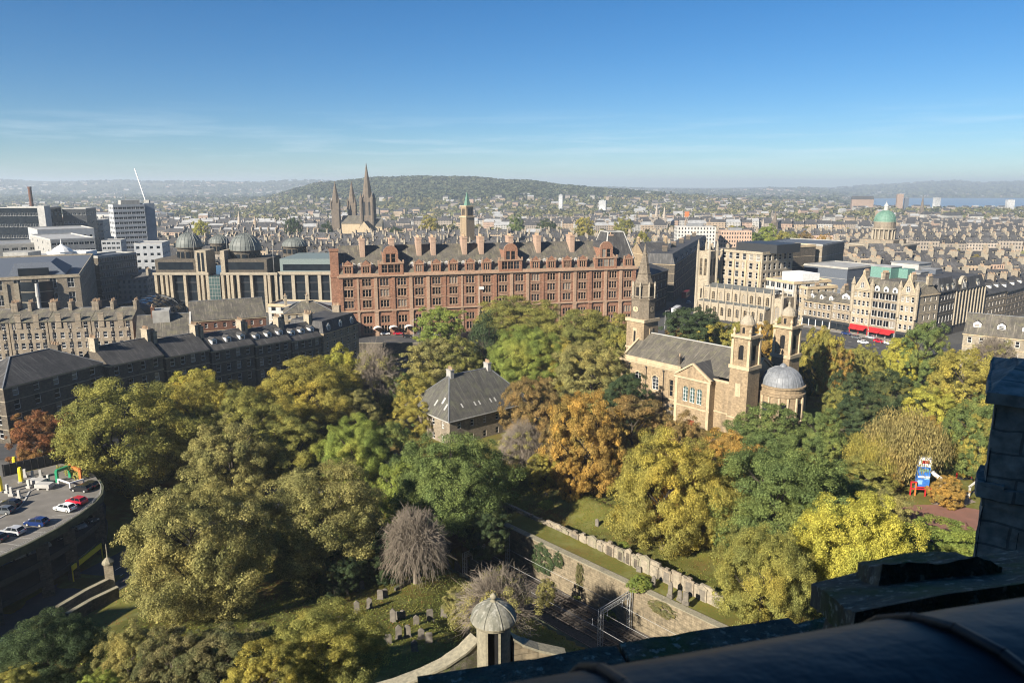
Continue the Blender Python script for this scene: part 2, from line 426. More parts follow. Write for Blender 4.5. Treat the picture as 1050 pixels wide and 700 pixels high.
FAR = [windowed('far_wall_buff', (.44,.34,.235), (.35,.27,.19)), windowed('far_wall_grey', (.34,.29,.235), (.26,.225,.185), bay=3.0),
       windowed('far_wall_rose', (.44,.31,.23), (.35,.25,.185), bay=2.2), windowed('far_wall_white', (.46,.44,.40), (.36,.35,.32), fl=3.0)]
MT['far_white_tower'] = windowed('far_white_slabs', (.66,.66,.65), (.55,.55,.54), bay=1.6, fl=3.2, fw=.8, fh=.5, vary=.1)

LEAF = {
 'olive':   leafmat('leaf_olive',  (.18,.168,.044), (.118,.122,.038), (.22,.18,.04)),
 'olivebr': leafmat('leaf_olive_brown', (.19,.17,.062), (.132,.128,.048), (.21,.175,.055)),
 'green':   leafmat('leaf_green', (.105,.13,.040), (.07,.095,.034), (.155,.16,.042)),
 'bgreen':  leafmat('leaf_bright_green', (.165,.19,.042), (.11,.14,.036), (.20,.19,.042)),
 'dgreen':  leafmat('leaf_dark_green', (.05,.068,.030), (.034,.05,.025), (.085,.09,.034)),
 'yellow':  leafmat('leaf_yellow', (.28,.25,.045), (.21,.205,.042), (.16,.17,.04)),
 'yolive':  leafmat('leaf_yellow_olive', (.225,.19,.042), (.15,.14,.04), (.27,.205,.04)),
 'orange':  leafmat('leaf_orange', (.27,.165,.04), (.19,.13,.04), (.15,.13,.04)),
 'brown':   leafmat('leaf_brown', (.18,.12,.045), (.125,.095,.04), (.21,.135,.042)),
 'red':     leafmat('leaf_russet', (.17,.075,.036), (.12,.07,.034), (.19,.12,.036)),
 'willow':  leafmat('leaf_willow', (.20,.16,.058), (.145,.125,.05), (.21,.145,.05)),
 'holly':   leafmat('leaf_holly', (.075,.08,.036), (.125,.11,.05), (.165,.135,.05)),
 'farleaf': leafmat('leaf_far', (.085,.09,.04), (.125,.105,.045), (.055,.07,.034), patch=.02),
 'turf':    leafmat('turf_blades', (.105,.115,.028), (.08,.095,.025), (.125,.115,.032), patch=.15),
 'hill':    leafmat('leaf_hill', (.044,.054,.03), (.062,.064,.032), (.034,.045,.027), patch=.01),
}
# ---------------------------------------------------------------- terrain: one sheet out to the far hills
RW0 = Vector((3.0, 142.0)); RWD = Vector((.69, -.72)).normalized(); RWN = Vector((-RWD.y * -1, 0))  # railway line
RWN = Vector((RWD.y, -RWD.x))            # towards the castle
RW_W, RW_Z, RW_TOP = 15.0, -4.0, 4.2
RW_S0, RW_S1 = -10.0, 84.0
def rw(s, t): p = RW0 + RWD * s + RWN * t; return (p.x, p.y)
def rw_st(x, y): q = Vector((x, y)) - RW0; return q.dot(RWD), q.dot(RWN)
YB = [(-400,300),(-110,300),(-60,318),(70,318),(150,306),(172,296),(190,250),(300,200),(500,120)]
RIDGE = [(200,201),(290,196),(340,189.5),(380,186),(430,184),(480,185),(540,188.5),(580,193),(640,197.5),(700,202),(760,205),(860,209)]
FARL = [(-400,187),(0,185.5),(60,187),(120,186),(200,187),(270,187),(310,185),(345,187),(400,189),(690,194),(740,195),(790,193),(850,196),(900,205),(1400,206)]
def gz(x, y):
    zs = plerp([(4,62),(30,46),(46,41),(52,30),(85,13),(118,4.5),(150,1.2),(300,.3)], y)
    f = 1 - sstep(-76, -60, x)
    z = zs*(1-f) + f*plerp([(4,66),(30,52),(60,20),(95,2.5),(105,1),(400,1)], y)
    t = (1 - sstep(-114, -92, x)) * sstep(150, 164, y)
    z = z*(1-t) + t*plerp([(160,12),(320,8)], y)
    yb = plerp(YB, x)
    t = sstep(yb-15, yb, y); z = z*(1-t) + 8*t
    s_, t_ = rw_st(x, y)
    if t_ > 10 and -30 < s_ < 130 and y < 200:
        cap = .33*(t_-15) + max(0, t_-36)*1.3
        k = sstep(-30, -8, s_)
        z = z*(1-k) + min(z, max(cap, -.5))*k
    if y > 330:
        z = plerp([(330,8),(900,0),(2000,-12),(3500,-16)], y)
        k = x/y
        if y > 1200: z += 5*noise.noise(Vector((x*.0012, y*.0012, 3.1)))
        px = 525 + FPX*x/(y*CP+75*SP)
        h = 75 + (190 - plerp(RIDGE, px))/FPX*3800 + 5*noise.noise(Vector((px*.03, 0, 0)))
        z = z + (h - z)*math.exp(-((y-3800)/900.0)**2) * sstep(230,330,px)*(1-sstep(800,900,px)) if y < 3800 else z + (h - z)*max(math.exp(-((y-3800)/900.0)**2), 0)*sstep(230,330,px)*(1-sstep(800,900,px))
        s = sstep(.42, .49, k); sea = sstep(2700, 4000, y)
        z = z*(1-s*sea) + (-70)*s*sea
        if y > 6500:
            h2 = 75 + (190 - plerp(FARL, px) + .8*noise.noise(Vector((px*.02, 1.3, 0))))/FPX*9500
            z = z + (h2 - z)*sstep(6500, 9500, y)*(1-s)
            if px > 830 and y > 6000:
                h3 = 75 + (190 - plerp([(830,199),(860,192.5),(900,190.5),(940,188),(975,186.5),(1010,188),(1050,187),(1150,189),(1500,190)], px) + .5*noise.noise(Vector((px*.05, 4, 0))))/FPX*13000
                sh = -49 + (h3+49)*sstep(6600, 12800, y)
                z = max(z, sh)
    return z
def gzn(x, y):
    """ground with the railway cutting taken out"""
    s, t = rw_st(x, y)
    if RW_S0 < s < RW_S1+40 and -2.4 < t < RW_W+.2 and y < 200: return RW_Z
    z = gz(x, y)
    if RW_S0-6 < s < RW_S1+40 and y < 200:
        if -6 < t <= -2.4: z = RW_TOP - .6
        elif -26 < t <= -6: z = z + (RW_TOP-.2-z)*.8*(1-sstep(-26,-15,t))
    return z
def on(px, py, dz=0.0):
    """where the sight line through a photo point meets the ground"""
    z = 0.0
    for _ in range(14):
        p = W(px, py, z); z = .5*z + .5*(gz(p.x, p.y) + dz)
    return Vector((p.x, p.y, gz(p.x, p.y)))

def spans(*a):
    out = []
    for (s, e, d) in a:
        x = s
        while x < e - 1e-6: out.append(x); x += d
    out.append(a[-1][1]); return out
xs = spans((-14000,-2500,600),(-2500,-500,90),(-500,-150,14),(-150,150,1.5),(150,500,14),(500,2500,90),(2500,14000,600))
ys = spans((-160,-4,12),(-4,30,4),(30,170,1.5),(170,340,3),(340,1000,20),(1000,6000,100),(6000,17000,350))
tv, tf, tm = [], [], []
for y in ys:
    for x in xs:
        z = gzn(x, y) if y > 4 else (66.0 if y < -6 else 62 + (4-y)*.4)
        if 30 < y < 330 and abs(x) < 200: z += .25*noise.noise(Vector((x*.12, y*.12, 0)))
        tv.append((x, y, z))
nx = len(xs)
for j in range(len(ys)-1):
    for i in range(nx-1):
        a = j*nx+i; tf.append((a, a+1, a+nx+1, a+nx))
        x = (xs[i]+xs[i+1])/2; y = (ys[j]+ys[j+1])/2
        s, t = rw_st(x, y)
        if y < 60: m = 2
        elif RW_S0 < s < RW_S1+40 and 0 < t < RW_W and y < 200: m = 3
        elif y < plerp(YB, x) - 1 and x > -112: m = 0
        elif y < 1600: m = 1
        else: m = 4
        tm.append(m)
def ground_mat(name, a, b_, c, s1, s2):
    m, nt, b = newmat(name); o = coords(nt, 'Object')
    k = mixc(nt, noisef(nt, o, s1, 5, .6), a, b_)
    k = mixc(nt, noisef(nt, o, s2, 4, .6, .5, .66), k, c)
    k = mixc(nt, math2(nt,'MULTIPLY',noisef(nt, o, 2.2, 3, .6, .3, .8),.5), k, tuple(x*.5 for x in a))
    if name=='garden_grass': k = mixc(nt, noisef(nt, o, 3.5, 5, .75, .56, .62), k, (.19,.105,.035)); k = mixc(nt, noisef(nt, o, .35, 3, .6, .5, .7), k, (.15,.15,.05))
    nt.links.new(k, b.inputs['Base Color']); b.inputs['Roughness'].default_value = .95; b.inputs['Specular IOR Level'].default_value = .1
    return m
GM = [ground_mat('garden_grass', (.15,.145,.03), (.09,.10,.024), (.13,.075,.028), .09, .05),
      ground_mat('city_ground', (.10,.098,.092), (.075,.073,.07), (.16,.14,.115), .05, .02),
      ground_mat('castle_rock', (.06,.055,.045), (.04,.038,.032), (.06,.065,.03), .2, .08),
      MT['ballast'],
      ground_mat('far_country', (.065,.075,.032), (.085,.08,.045), (.15,.135,.085), .004, .0017)]
me = bpy.data.meshes.new('terrain'); me.from_pydata(tv, [], tf)
for m in GM: me.materials.append(m)
me.polygons.foreach_set('material_index', tm); me.polygons.foreach_set('use_smooth', [True]*len(tf)); me.update()
terrain = tag(put('terrain', me), kind='structure')

# the firth beyond the city
ms, nt, b = newmat('sea_water'); b.inputs['Base Color'].default_value = (.10,.17,.25,1); b.inputs['Roughness'].default_value = .35
bump(nt, b, noisef(nt, coords(nt), .02, 4), .3, 1.0)
mb = MB(); mb.poly([(800,2700,-45),(14000,2700,-45),(14000,9500,-45),(800,9500,-45)])
tag(mb.build('sea', ms), kind='structure')

# the air between here and the hills
mh = bpy.data.materials.new('haze_air'); mh.use_nodes = True; nt = mh.node_tree; nt.nodes.clear()
pv = nt.nodes.new('ShaderNodeVolumePrincipled'); out = nt.nodes.new('ShaderNodeOutputMaterial')
pv.inputs['Color'].default_value = (.76,.88,1.0,1); pv.inputs['Density'].default_value = 1.25e-4; pv.inputs['Anisotropy'].default_value = .15
nt.links.new(pv.outputs[0], out.inputs['Volume'])
mb = MB(); mb.box(-14500,14500,-260,17500,-85,190)
tag(mb.build('haze', mh, uv=False), kind='stuff')

# ---------------------------------------------------------------- roads and paths (sheets a little above the ground)
def ribbon(name, pts, w, mat, dz=.06, kind='structure', step=2.0, zf=None):
    mb = MB(); P = []
    for a, c in zip(pts, pts[1:]):
        a = Vector(a); c = Vector(c); n = max(1, int((c-a).length/step))
        for i in range(n): P.append(a.lerp(c, i/n))
    P.append(Vector(pts[-1])); prev = None
    for i, p in enumerate(P):
        d = (P[min(i+1,len(P)-1)] - P[max(i-1,0)]).normalized(); s = Vector((d.y, -d.x))
        zz = (lambda q: gz(q.x, q.y)) if zf is None else zf
        row = []
        for k in (-.5, -.17, .17, .5):
            q = p + s*(w*k); row.append((q.x, q.y, max(zz(q), zz(p)) + dz))
        if prev:
            for k in range(3): mb.poly([prev[k], row[k], row[k+1], prev[k+1]])
        prev = row
    return tag(mb.build(name, mat), kind=kind)
lower_road = ribbon('road', [(-88,92),(-86,108),(-81,124),(-73,142),(-58,165),(-35,200)], 13, MT['asphalt'], .08)
mb = MB()
for s in range(14):
    a = Vector((-84.5 + s*.62, 110 + s*2.1)); d = Vector((.62,2.1)).normalized(); n = Vector((d.y,-d.x))
    for off in (-.2, 2.4):
        p = a + n*off; q = p + d*1.3
        mb.poly([(p.x-n.x*.08,p.y-n.y*.08,gz(p.x,p.y)+.12),(p.x+n.x*.08,p.y+n.y*.08,gz(p.x,p.y)+.12),(q.x+n.x*.08,q.y+n.y*.08,gz(q.x,q.y)+.12),(q.x-n.x*.08,q.y-n.y*.08,gz(q.x,q.y)+.12)])
tag(mb.build('road_markings', MT['paint']), kind='structure')
# castle terrace road at the far left, and the streets of the west end
ribbon('upper_road', [(-150,168),(-112,172),(-97,205),(-70,245),(-52,285),(-40,312)], 12, MT['asphalt'], .09)
ribbon('lothian_road', [(-90,316),(-20,322),(60,338),(82,345)], 17, MT['asphalt'], .1)
ribbon('shopping_street', [(82,372),(110,362),(134,340),(152,310),(164,285),(186,240)], 18, MT['asphalt'], .12)
ribbon('pavement', [(127,372),(144,352),(158,330),(170,308)], 5, MT['pave'], .22)
ribbon('west_end_street', [(82,345),(96,400),(112,470)], 15, MT['asphalt'], .11)
ribbon('corner_street', [(172,292),(205,312),(250,348)], 14, MT['asphalt'], .11)
ribbon('grass_verge', [rw(s,-3.7) for s in range(int(RW_S0),int(RW_S1)+1,4)], 5.6, GM[0], RW_TOP-.28, zf=lambda q: 0.0)
# garden paths
def gpath(pts, w, mat): ribbon('garden_path', [(lambda v: (v.x, v.y))(on(*p)) for p in pts], w, mat, .1, step=1.0)
gpath([(928,548),(955,530),(985,530),(1012,535)], 13, MT['redpath'])
gpath([(1020,505),(985,512),(965,520)], 5, MT['path'])
gpath([(855,470),(850,455),(862,442),(880,425)], 2.2, MT['path'])
gpath([(505,497),(540,486),(575,478),(610,470)], 1.6, MT['path'])
gpath([(640,470),(700,455),(745,450)], 2.0, MT['path'])
# ---------------------------------------------------------------- generic pieces of buildings
_win = {}
def window_mesh(w, h, style='sash', frame=None, glass=None):
    key = (round(w,2), round(h,2), style, frame and frame.name, glass and glass.name)
    if key in _win: return _win[key]
    frame = frame or MT['white']; glass = glass or MT['dglass']; t = min(.11, w*.09); mb = MB()
    mb.poly([(-w/2,0.05,0),(w/2,0.05,0),(w/2,0.05,h),(-w/2,0.05,h)], 1)
    for x0, x1 in ((-w/2,-w/2+t),(w/2-t,w/2)): mb.box(x0,x1,-.04,.04,0,h,0)
    mb.box(-w/2+t,w/2-t,-.04,.04,0,t,0); mb.box(-w/2+t,w/2-t,-.04,.04,h-t,h,0)
    if style == 'sash':
        mb.box(-w/2+t,w/2-t,-.06,.03,h*.48,h*.48+t*.9,0)
    elif style == 'triple':
        for k in (-1,1): mb.box(k*w/6-.14,k*w/6+.14,-.25,.03,t,h-t,2)
        for k in (-1,0,1):
            mb.box(k*w/3-w/6+.14,k*w/3+w/6-.14,-.05,.03,h*.55,h*.55+.08,0)
    elif style == 'grid':
        n = max(1, int(w/1.2)); k = max(1, int(h/1.6))
        for i in range(1,n): mb.box(-w/2+i*w/n-.04,-w/2+i*w/n+.04,-.05,.03,t,h-t,0)
        for i in range(1,k): mb.box(-w/2+t,w/2-t,-.045,.025,h*i/k-.04,h*i/k+.04,0)
    elif style == 'arch':
        r = w/2; n = 8; zc = h-r     # stone spandrels close the square opening to an arch
        for sgn in (-1,1):
            for i in range(n):
                a0, a1 = math.pi/2*i/n, math.pi/2*(i+1)/n
                p = [(sgn*r*math.sin(a0),zc+r*math.cos(a0)),(sgn*r*math.sin(a1),zc+r*math.cos(a1)),(sgn*r*math.sin(a1),h+.02),(sgn*r*math.sin(a0),h+.02)]
                mb.poly([(x,-.2,z) for x,z in p],2); mb.poly([(p[0][0],-.2,p[0][1]),(p[1][0],-.2,p[1][1]),(p[1][0],.05,p[1][1]),(p[0][0],.05,p[0][1])],2)
        mb.box(-.05,.05,-.05,.03,t,h-t,0)
        for k in (.25,.5,.75): mb.box(-w/2+t,w/2-t,-.045,.025,h*k-.035,h*k+.035,0)
    me = mb.mesh('window', [frame, glass, MT['sandtrim'] if style != 'triple' else MT['redtrim']]); _win[key] = me
    return me
def add_window(parent, p0, p1, u, v, w, h, style='sash', depth=.25, frame=None, glass=None):
    p0 = Vector((p0[0],p0[1])); p1 = Vector((p1[0],p1[1])); d = (p1-p0).normalized(); q = p0 + d*u + Vector((-d.y,d.x))*(depth-.06)
    return put('window', window_mesh(w,h,style,frame,glass), parent, (q.x,q.y,v), math.atan2(d.y,d.x))
def face_wins(L, floors, bays, win, H, z0=0.0, first=0, margin=0.0, sill=.28, style='sash'):
    fh = H/floors; out = []
    for i in range(first, floors):
        for k in range(bays):
            u = margin + (L-2*margin)*(k+.5)/bays
            h = min(win[1], fh*.72); v = z0 + fh*i + fh*sill
            out.append((u-win[0]/2, u+win[0]/2, v, v+h))
    return out
def chimney(parent, x, y, z0, z1, w=1.2, d=2.6, mat=None, pots=4, a=0.0):
    mb = MB(); mb.obox(0,0,0,z1-z0,w,d,a,0); mb.obox(0,0,z1-z0+.003,z1-z0+.28,w+.3,d+.3,a,0)
    o = mb.build('chimney', mat or MT['grey_sand'], parent, (x,y,z0))
    pb = MB()
    for i in range(pots):
        t = (i+.5)/pots*d - d/2; px_, py_ = -math.sin(a)*t, math.cos(a)*t
        pb.lathe(px_,py_,[(.2,0),(.16,.5),(.19,.75+.25*R.random())],6)
    pb.build('chimney_pots', MT['potm'], o, (0,0,z1-z0+.28))
    return o
MT['potm'] = plain('clay_pot', (.42,.30,.19), .9, (.30,.2,.13), vary=.4)
def dormer(parent, x, y, z, w, h, d, wallm, roofm, style='gable'):
    """facing -y, back buried in the roof"""
    mb = MB(); mb.box(-w/2,w/2,0,d,0,h,0)
    o = mb.build('dormer', wallm, parent, (x,y,z))
    rb = MB(); e = w/2+.18; k = h+w*.42
    if style == 'gable':
        rb.poly([(-e,-.2,h-.02),(0,-.2,k),(0,d+.6,k),(-e,d,h-.02)]); rb.poly([(0,-.2,k),(e,-.2,h-.02),(e,d,h-.02),(0,d+.6,k)])
        fb = MB(); fb.poly([(-w/2,-.02,h),(w/2,-.02,h),(0,-.02,h+w*.36)]); fb.build('gable', wallm, o)
    else: rb.box(-e,e,-.2,d,h,h+.16)
    rb.build('dormer_roof', roofm, o)
    put('window', window_mesh(w*.66,h*.72), o, (0,-.09,h*.16))
    return o
def building(name, label, cat, p0, p1, D, z0, H, floors, bays, wall, roof, group=None, roof_kind='gable', rh=5.0, chim=(), chim_y=None,
             win=(1.25,2.2), sides=0, faces='f', style='sash', trim=None, dorm=0, dorm_w=2.0, dorm_mat=None, ground=None, glass=None, frame=None, over=.45, band=True, sill=.28, chim_h=2.4, cmat=None):
    p0 = Vector((p0[0],p0[1])); p1 = Vector((p1[0],p1[1])); L = (p1-p0).length; a = math.atan2(p1.y-p0.y, p1.x-p0.x)
    t = thing(name, label, cat, (p0.x,p0.y,z0), a, group); trim = trim or MT['sandtrim']
    mb = MB(); W_ = []
    for key, q0, q1 in (('f',(0,0),(L,0)),('r',(L,0),(L,D)),('b',(L,D),(0,D)),('l',(0,D),(0,0))):
        ln = L if key in 'fb' else D; nb = bays if key in 'fb' else sides
        ws = face_wins(ln, floors, nb, win, H, 0, 0 if ground is None else 1, .3, sill) if key in faces and nb else []
        mb.facade(q0, q1, -3, H, ws, .28); W_ += [(q0,q1,(w[0]+w[1])/2,w[2],w[1]-w[0],w[3]-w[2]) for w in ws]
    mb.poly([(0,0,H),(L,0,H),(L,D,H),(0,D,H)])
    mb.build('wall', wall, t)
    for w in W_: add_window(t, w[0], w[1], w[2], w[3], w[4], w[5], style, glass=glass, frame=frame)
    if band:
        cb = MB(); o = .3
        for z, h, oo in ((H-.45,.45,o),) + tuple((H*k/floors-.12,.2,.1) for k in range(1,floors) if floors < 8):
            cb.box(-oo,L+oo,-oo,-.003,z,z+h); cb.box(L+.003,L+oo,-.003,D+oo,z,z+h); cb.box(-oo,-.003,-.003,D+oo,z,z+h)
        cb.build('cornice', trim, t)
    if roof_kind == 'gable':
        rb = MB(); ym = D/2; o = over
        rb.poly([(-.1,-o,H+.02),(L+.1,-o,H+.02),(L+.1,ym,H+rh),(-.1,ym,H+rh)]); rb.poly([(L+.1,D+o,H+.02),(-.1,D+o,H+.02),(-.1,ym,H+rh),(L+.1,ym,H+rh)])
        rb.build('roof', roof, t)
        gb = MB(); gb.poly([(L,0,H),(L,D,H),(L,ym,H+rh-.15)]); gb.poly([(0,D,H),(0,0,H),(0,ym,H+rh-.15)]); gb.build('gable', wall, t)
        gb = MB(); gb.beam((-.1,ym,H+rh+.02),(L+.1,ym,H+rh+.02),.3,.14); gb.build('ridge', MT['lead'], t)
    elif roof_kind == 'hip':
        rb = MB(); rb.hip(0,L,0,D,H+.02,rh,0,over); rb.build('roof', roof, t)
        i = (D+2*over)/2; gb = MB(); xa, xb, ym, z = -over+i, L+over-i, D/2, H+rh+.02
        if xb < xa: xa = xb = L/2
        else: gb.beam((xa,ym,z+.03),(xb,ym,z+.03),.28,.14)
        for (x,y,k) in ((-over,-over,xa),(-over,D+over,xa),(L+over,-over,xb),(L+over,D+over,xb)): gb.beam((x,y,H+.06),(k,ym,z+.02),.25,.14)
        gb.build('ridge', MT['lead'], t)
    elif roof_kind == 'mansard':
        rb = MB(); i = rh*.32
        rb.prism([(-over,-over),(L+over,-over),(L+over,D+over),(-over,D+over)], H, H+.05)
        A = [(0,0,H+.05),(L,0,H+.05),(L,D,H+.05),(0,D,H+.05)]; B = [(i,i,H+rh),(L-i,i,H+rh),(L-i,D-i,H+rh),(i,D-i,H+rh)]
        for k in range(4): j = (k+1)%4; rb.poly([A[k],A[j],B[j],B[k]])
        rb.poly(B); rb.build('roof', roof, t)
    else:
        rb = MB(); rb.box(.3,L-.3,.3,D-.3,H+.004,H+.1); rb.build('roof', roof, t)
        pb = MB(); k = .9 if rh > .9 else rh
        for x0,x1,y0,y1 in ((0,L,0,.3),(0,L,D-.3,D),(0,.3,.3,D-.3),(L-.3,L,.3,D-.3)): pb.box(x0,x1,y0,y1,H+.003,H+k)
        pb.build('parapet', trim, t)
    zr = lambda y: H + rh*(1 - abs(y-D/2)/(D/2)) if roof_kind in ('gable','hip') else H + (rh if roof_kind == 'mansard' else 0)
    for c in chim:
        u, yy = c if isinstance(c, tuple) else (c, .5)
        z = zr(yy*D); chimney(t, u*L, yy*D, z-1.4, max(z, H)+chim_h, 1.1, min(3.2, D*.26), cmat or wall, 5)
    for k in range(dorm):
        u = L*(k+.5)/dorm
        if roof_kind == 'mansard': dormer(t, u, .25, H+.3, dorm_w, 2.1, 1.6, dorm_mat or MT['white'], MT['dlead'])
        else:
            y = D*.16; dormer(t, u, y, H + rh*y/(D/2)-.1, dorm_w, 1.7, 2.6, dorm_mat or MT['white'], roof)
    t['dims'] = (L, D, H)
    return t
# ---------------------------------------------------------------- castle: parapet at hand, tower, sentry turret, wall walks
E = Vector((.97,.24,0)).normalized(); EN = Vector((-E.y,E.x,0))
def wp(px, py, drop): return W(px, py, CAMZ-drop)
# rounded lead roll on the inner edge
p0 = wp(820,655,.42); ctr = p0 + Vector((0,0,-.2)) - EN*.06
mb = MB(); r = .2; n = 18
A = ctr - E*1.6; B = ctr + E*4.0
rows = 40
for i in range(rows+1):
    c = A.lerp(B, i/rows)
    for k in range(n+1):
        a = math.pi*1.15*k/n - .25
        w = r + .003*noise.noise(Vector((i*.35,k*.4,0)))
        mb.v.append(tuple(c + EN*(-math.cos(a)*w) + Vector((0,0,math.sin(a)*w))))
for i in range(rows):
    for k in range(n):
        a = i*(n+1)+k; mb.f.append((a,a+1,a+n+2,a+n+1)); mb.m.append(0)
m, nt, b = newmat('roll_lead'); o = coords(nt)
nt.links.new(mixc(nt, noisef(nt,o,3.5,5), (.034,.036,.04), (.02,.022,.025)), b.inputs['Base Color']); b.inputs['Roughness'].default_value=.5; b.inputs['Specular IOR Level'].default_value=.25
bump(nt, b, noisef(nt,o,9,4), .15, .02)
roll = mb.build('lead_roll', m, smooth=True)
tag(roll, 'rounded dark lead capping with raised seams along the nearest edge of the parapet', 'lead capping')
for px, py in ((968,632),(640,691)):
    q = wp(px,py,.42); s = (q-ctr).dot(E); c = ctr + E*s; sb = MB()
    for j in range(14):
        a0, a1 = math.pi*1.1*j/14-.2, math.pi*1.1*(j+1)/14-.2
        f = lambda a, t: c + (E*.95+EN*.3).normalized()*(.02*math.cos(a)) + EN*(-math.cos(a)*(r+.004)) + Vector((0,0,math.sin(a)*(r+.004)))
        sb.tube(f(a0,0), f(a1,0), .0055, .0055, 6)
    sb.build('seam', m, roll, smooth=True)
mb = MB(); q0 = A - EN*.24; q1 = B - EN*.24; q2 = B + EN*.2; q3 = A + EN*.2
mb.prism([(q.x,q.y) for q in (q0,q1,q2,q3)], CAMZ-3.2, ctr.z-.06); 
inner = mb.build('parapet_wall', MT['castle']); tag(inner, 'dark stone parapet wall under the rounded lead capping', 'castle wall')
# outer wall: low sill to the left, coped merlon to the right
def slabs(quad, thick, mbx, m=0):
    lo = [Vector(q)-Vector((0,0,thick)) for q in quad]; mbx.poly(quad, m)
    for i in range(4): j=(i+1)%4; mbx.poly([lo[i],lo[j],quad[j],quad[i]], m)
    mbx.poly(lo[::-1], m)
t = thing('battlement', 'dark mossy castle battlement with a low sill and a stepped stone merlon', 'battlement', (0,0,0))
s0 = wp(440,695,1.3); s1 = wp(835,632,1.3); d = (s1-s0); dd = d.normalized(); nn = Vector((-dd.y,dd.x,0))
def rough_slab(a, c, w, th, name, mat, nseg=24, slope=0.0):
    """coping stone course with slightly uneven joints"""
    mb = MB(); L=(c-a).length; u=(c-a).normalized(); v=Vector((-u.y,u.x,0)); x=0
    while x < L-.05:
        ln = min(L-x, R.uniform(.55,.95)); e1 = R.uniform(-.012,.012); e2=R.uniform(-.01,.01)
        P = lambda s,k,zz: a+u*(x+s)+v*(k+e1)+Vector((0,0,zz+e2))
        q=[P(.006,-w,slope),P(ln-.006,-w,slope),P(ln-.006,0,0),P(.006,0,0)]; slabs(q, th, mb); x += ln
    return mb.build(name, mat, t)
rough_slab(s0-dd*3.0, s1+dd*.2, .95, .16, 'sill', MT['castle'])
mb=MB(); a=s0-dd*3.0; c=s1+dd*6
mb.prism([((a-nn*.85).x,(a-nn*.85).y),((c-nn*.85).x,(c-nn*.85).y),((c-nn*.06).x,(c-nn*.06).y),((a-nn*.06).x,(a-nn*.06).y)], CAMZ-12, s0.z-.165)
mb.build('wall', MT['castle'], t)
nl = wp(876.5,626,.78); fl = wp(828,595,1.0); nr_ = nl + E*6; fr = fl + E*6
mb = MB(); slabs([nl,nr_,fr,fl], .06, mb); mb.build('merlon_coping', MT['castle'], t)
mb = MB(); i0=nl.lerp(fl,.12)+E*.04; i1=nl.lerp(fl,.9)+E*.04
lo = [Vector((q.x,q.y,CAMZ-1.6)) for q in (i0,i0+E*6,i1+E*6,i1)]; hi=[q-Vector((0,0,.07)) for q in (i0,i0+E*6,i1+E*6,i1)]
for i in range(4): j=(i+1)%4; mb.poly([lo[i],lo[j],hi[j],hi[i]])
mb.build('merlon', MT['castle'], t)
h0 = wp(881,576,.93); h1 = wp(966,564,.93); h2 = wp(984,573,.97); 
mb = MB(); back = (nl-fl)*.55; up = Vector((0,0,0))
b0=h0+back*.8; b1=h1+back*.8; b2=h2+back*.8
b0.z=h0.z+.10; b1.z=h1.z+.10; b2.z=h2.z+.10
mb.poly([b0,b1,h1,h0]); mb.poly([b1,b2,h2,h1])
dn=Vector((0,0,-.3)); mb.poly([h0,h1,h1+dn,h0+dn]); mb.poly([h1,h2,h2+dn,h1+dn]); mb.poly([h0,h0+dn,b0+dn,b0]); mb.poly([b0,b0+dn,b1+dn,b1]); mb.poly([b1,b1+dn,b2+dn,b2]); mb.poly([h2,b2,b2+dn,h2+dn])
mb.build('raised_stone', MT['castle'], t)
# tall dark tower to the right
a = WY(1013,470,13.0); t2 = thing('castle_tower', 'tall dark stone tower with an overhanging cap at the right edge', 'tower', (a.x,a.y,CAMZ-14), rad(-34))
ztop = WY(1013,412,13.0).z-(CAMZ-14); zc = WY(1010,490,13.0).z-(CAMZ-14)
mb = MB()
mb.box(0,4.5,0,3,0,ztop)
mb.build('shaft', MT['tower'], t2)
mb = MB(); mb.box(-.16,4.7,-.16,3.2,ztop+.004,ztop+.22); mb.hip(-.12,4.66,-.12,3.16,ztop+.22,.34,0,0,.5); mb.build('cap', MT['tower'], t2)
mb = MB(); mb.box(-.12,1.3,-.1,.8,zc-.36,zc-.1); mb.prism([(-.12,-.1),(.3,-.1),(.3,.8),(-.12,.8)],zc-.1,zc-.02); mb.box(-.03,1.2,-.03,.6,zc-.55,zc-.36)
mb.build('corbel', MT['tower'], t2)
mb = MB()
for k in range(7): mb.box(.02+.6*k,.03+.6*k,-.012,-.004,.2,ztop-.1)
mb.build('drip_joint', MT['black'], t2)

import bmesh
def wear(o, cuts, amp, f):
    """chipped, uneven faces on hand-cut stone"""
    bm=bmesh.new(); bm.from_mesh(o.data); bmesh.ops.remove_doubles(bm,verts=bm.verts,dist=.0005); bmesh.ops.subdivide_edges(bm,edges=bm.edges[:],cuts=cuts,use_grid_fill=True)
    for v in bm.verts:
        c=v.co+Vector((7.3,1.7,3.1)); q=Vector((noise.noise(c*f),noise.noise(c*f+Vector((31,0,0))),noise.noise(c*f+Vector((0,47,0))))); v.co+=q*amp+Vector((0,0,-abs(noise.noise(c*f*3))*amp*.6))
    bm.to_mesh(o.data); bm.free(); o.data.update()
for o in list(t.children)+list(t2.children):
    n=o.name.split('.')[0]
    if n in ('merlon_coping','merlon','raised_stone'): wear(o,30,.016,5.5)
    elif n=='sill': wear(o,9,.014,6)
    elif n in ('shaft','cap','corbel'): wear(o,34 if n=='shaft' else 14,.05,2.2)
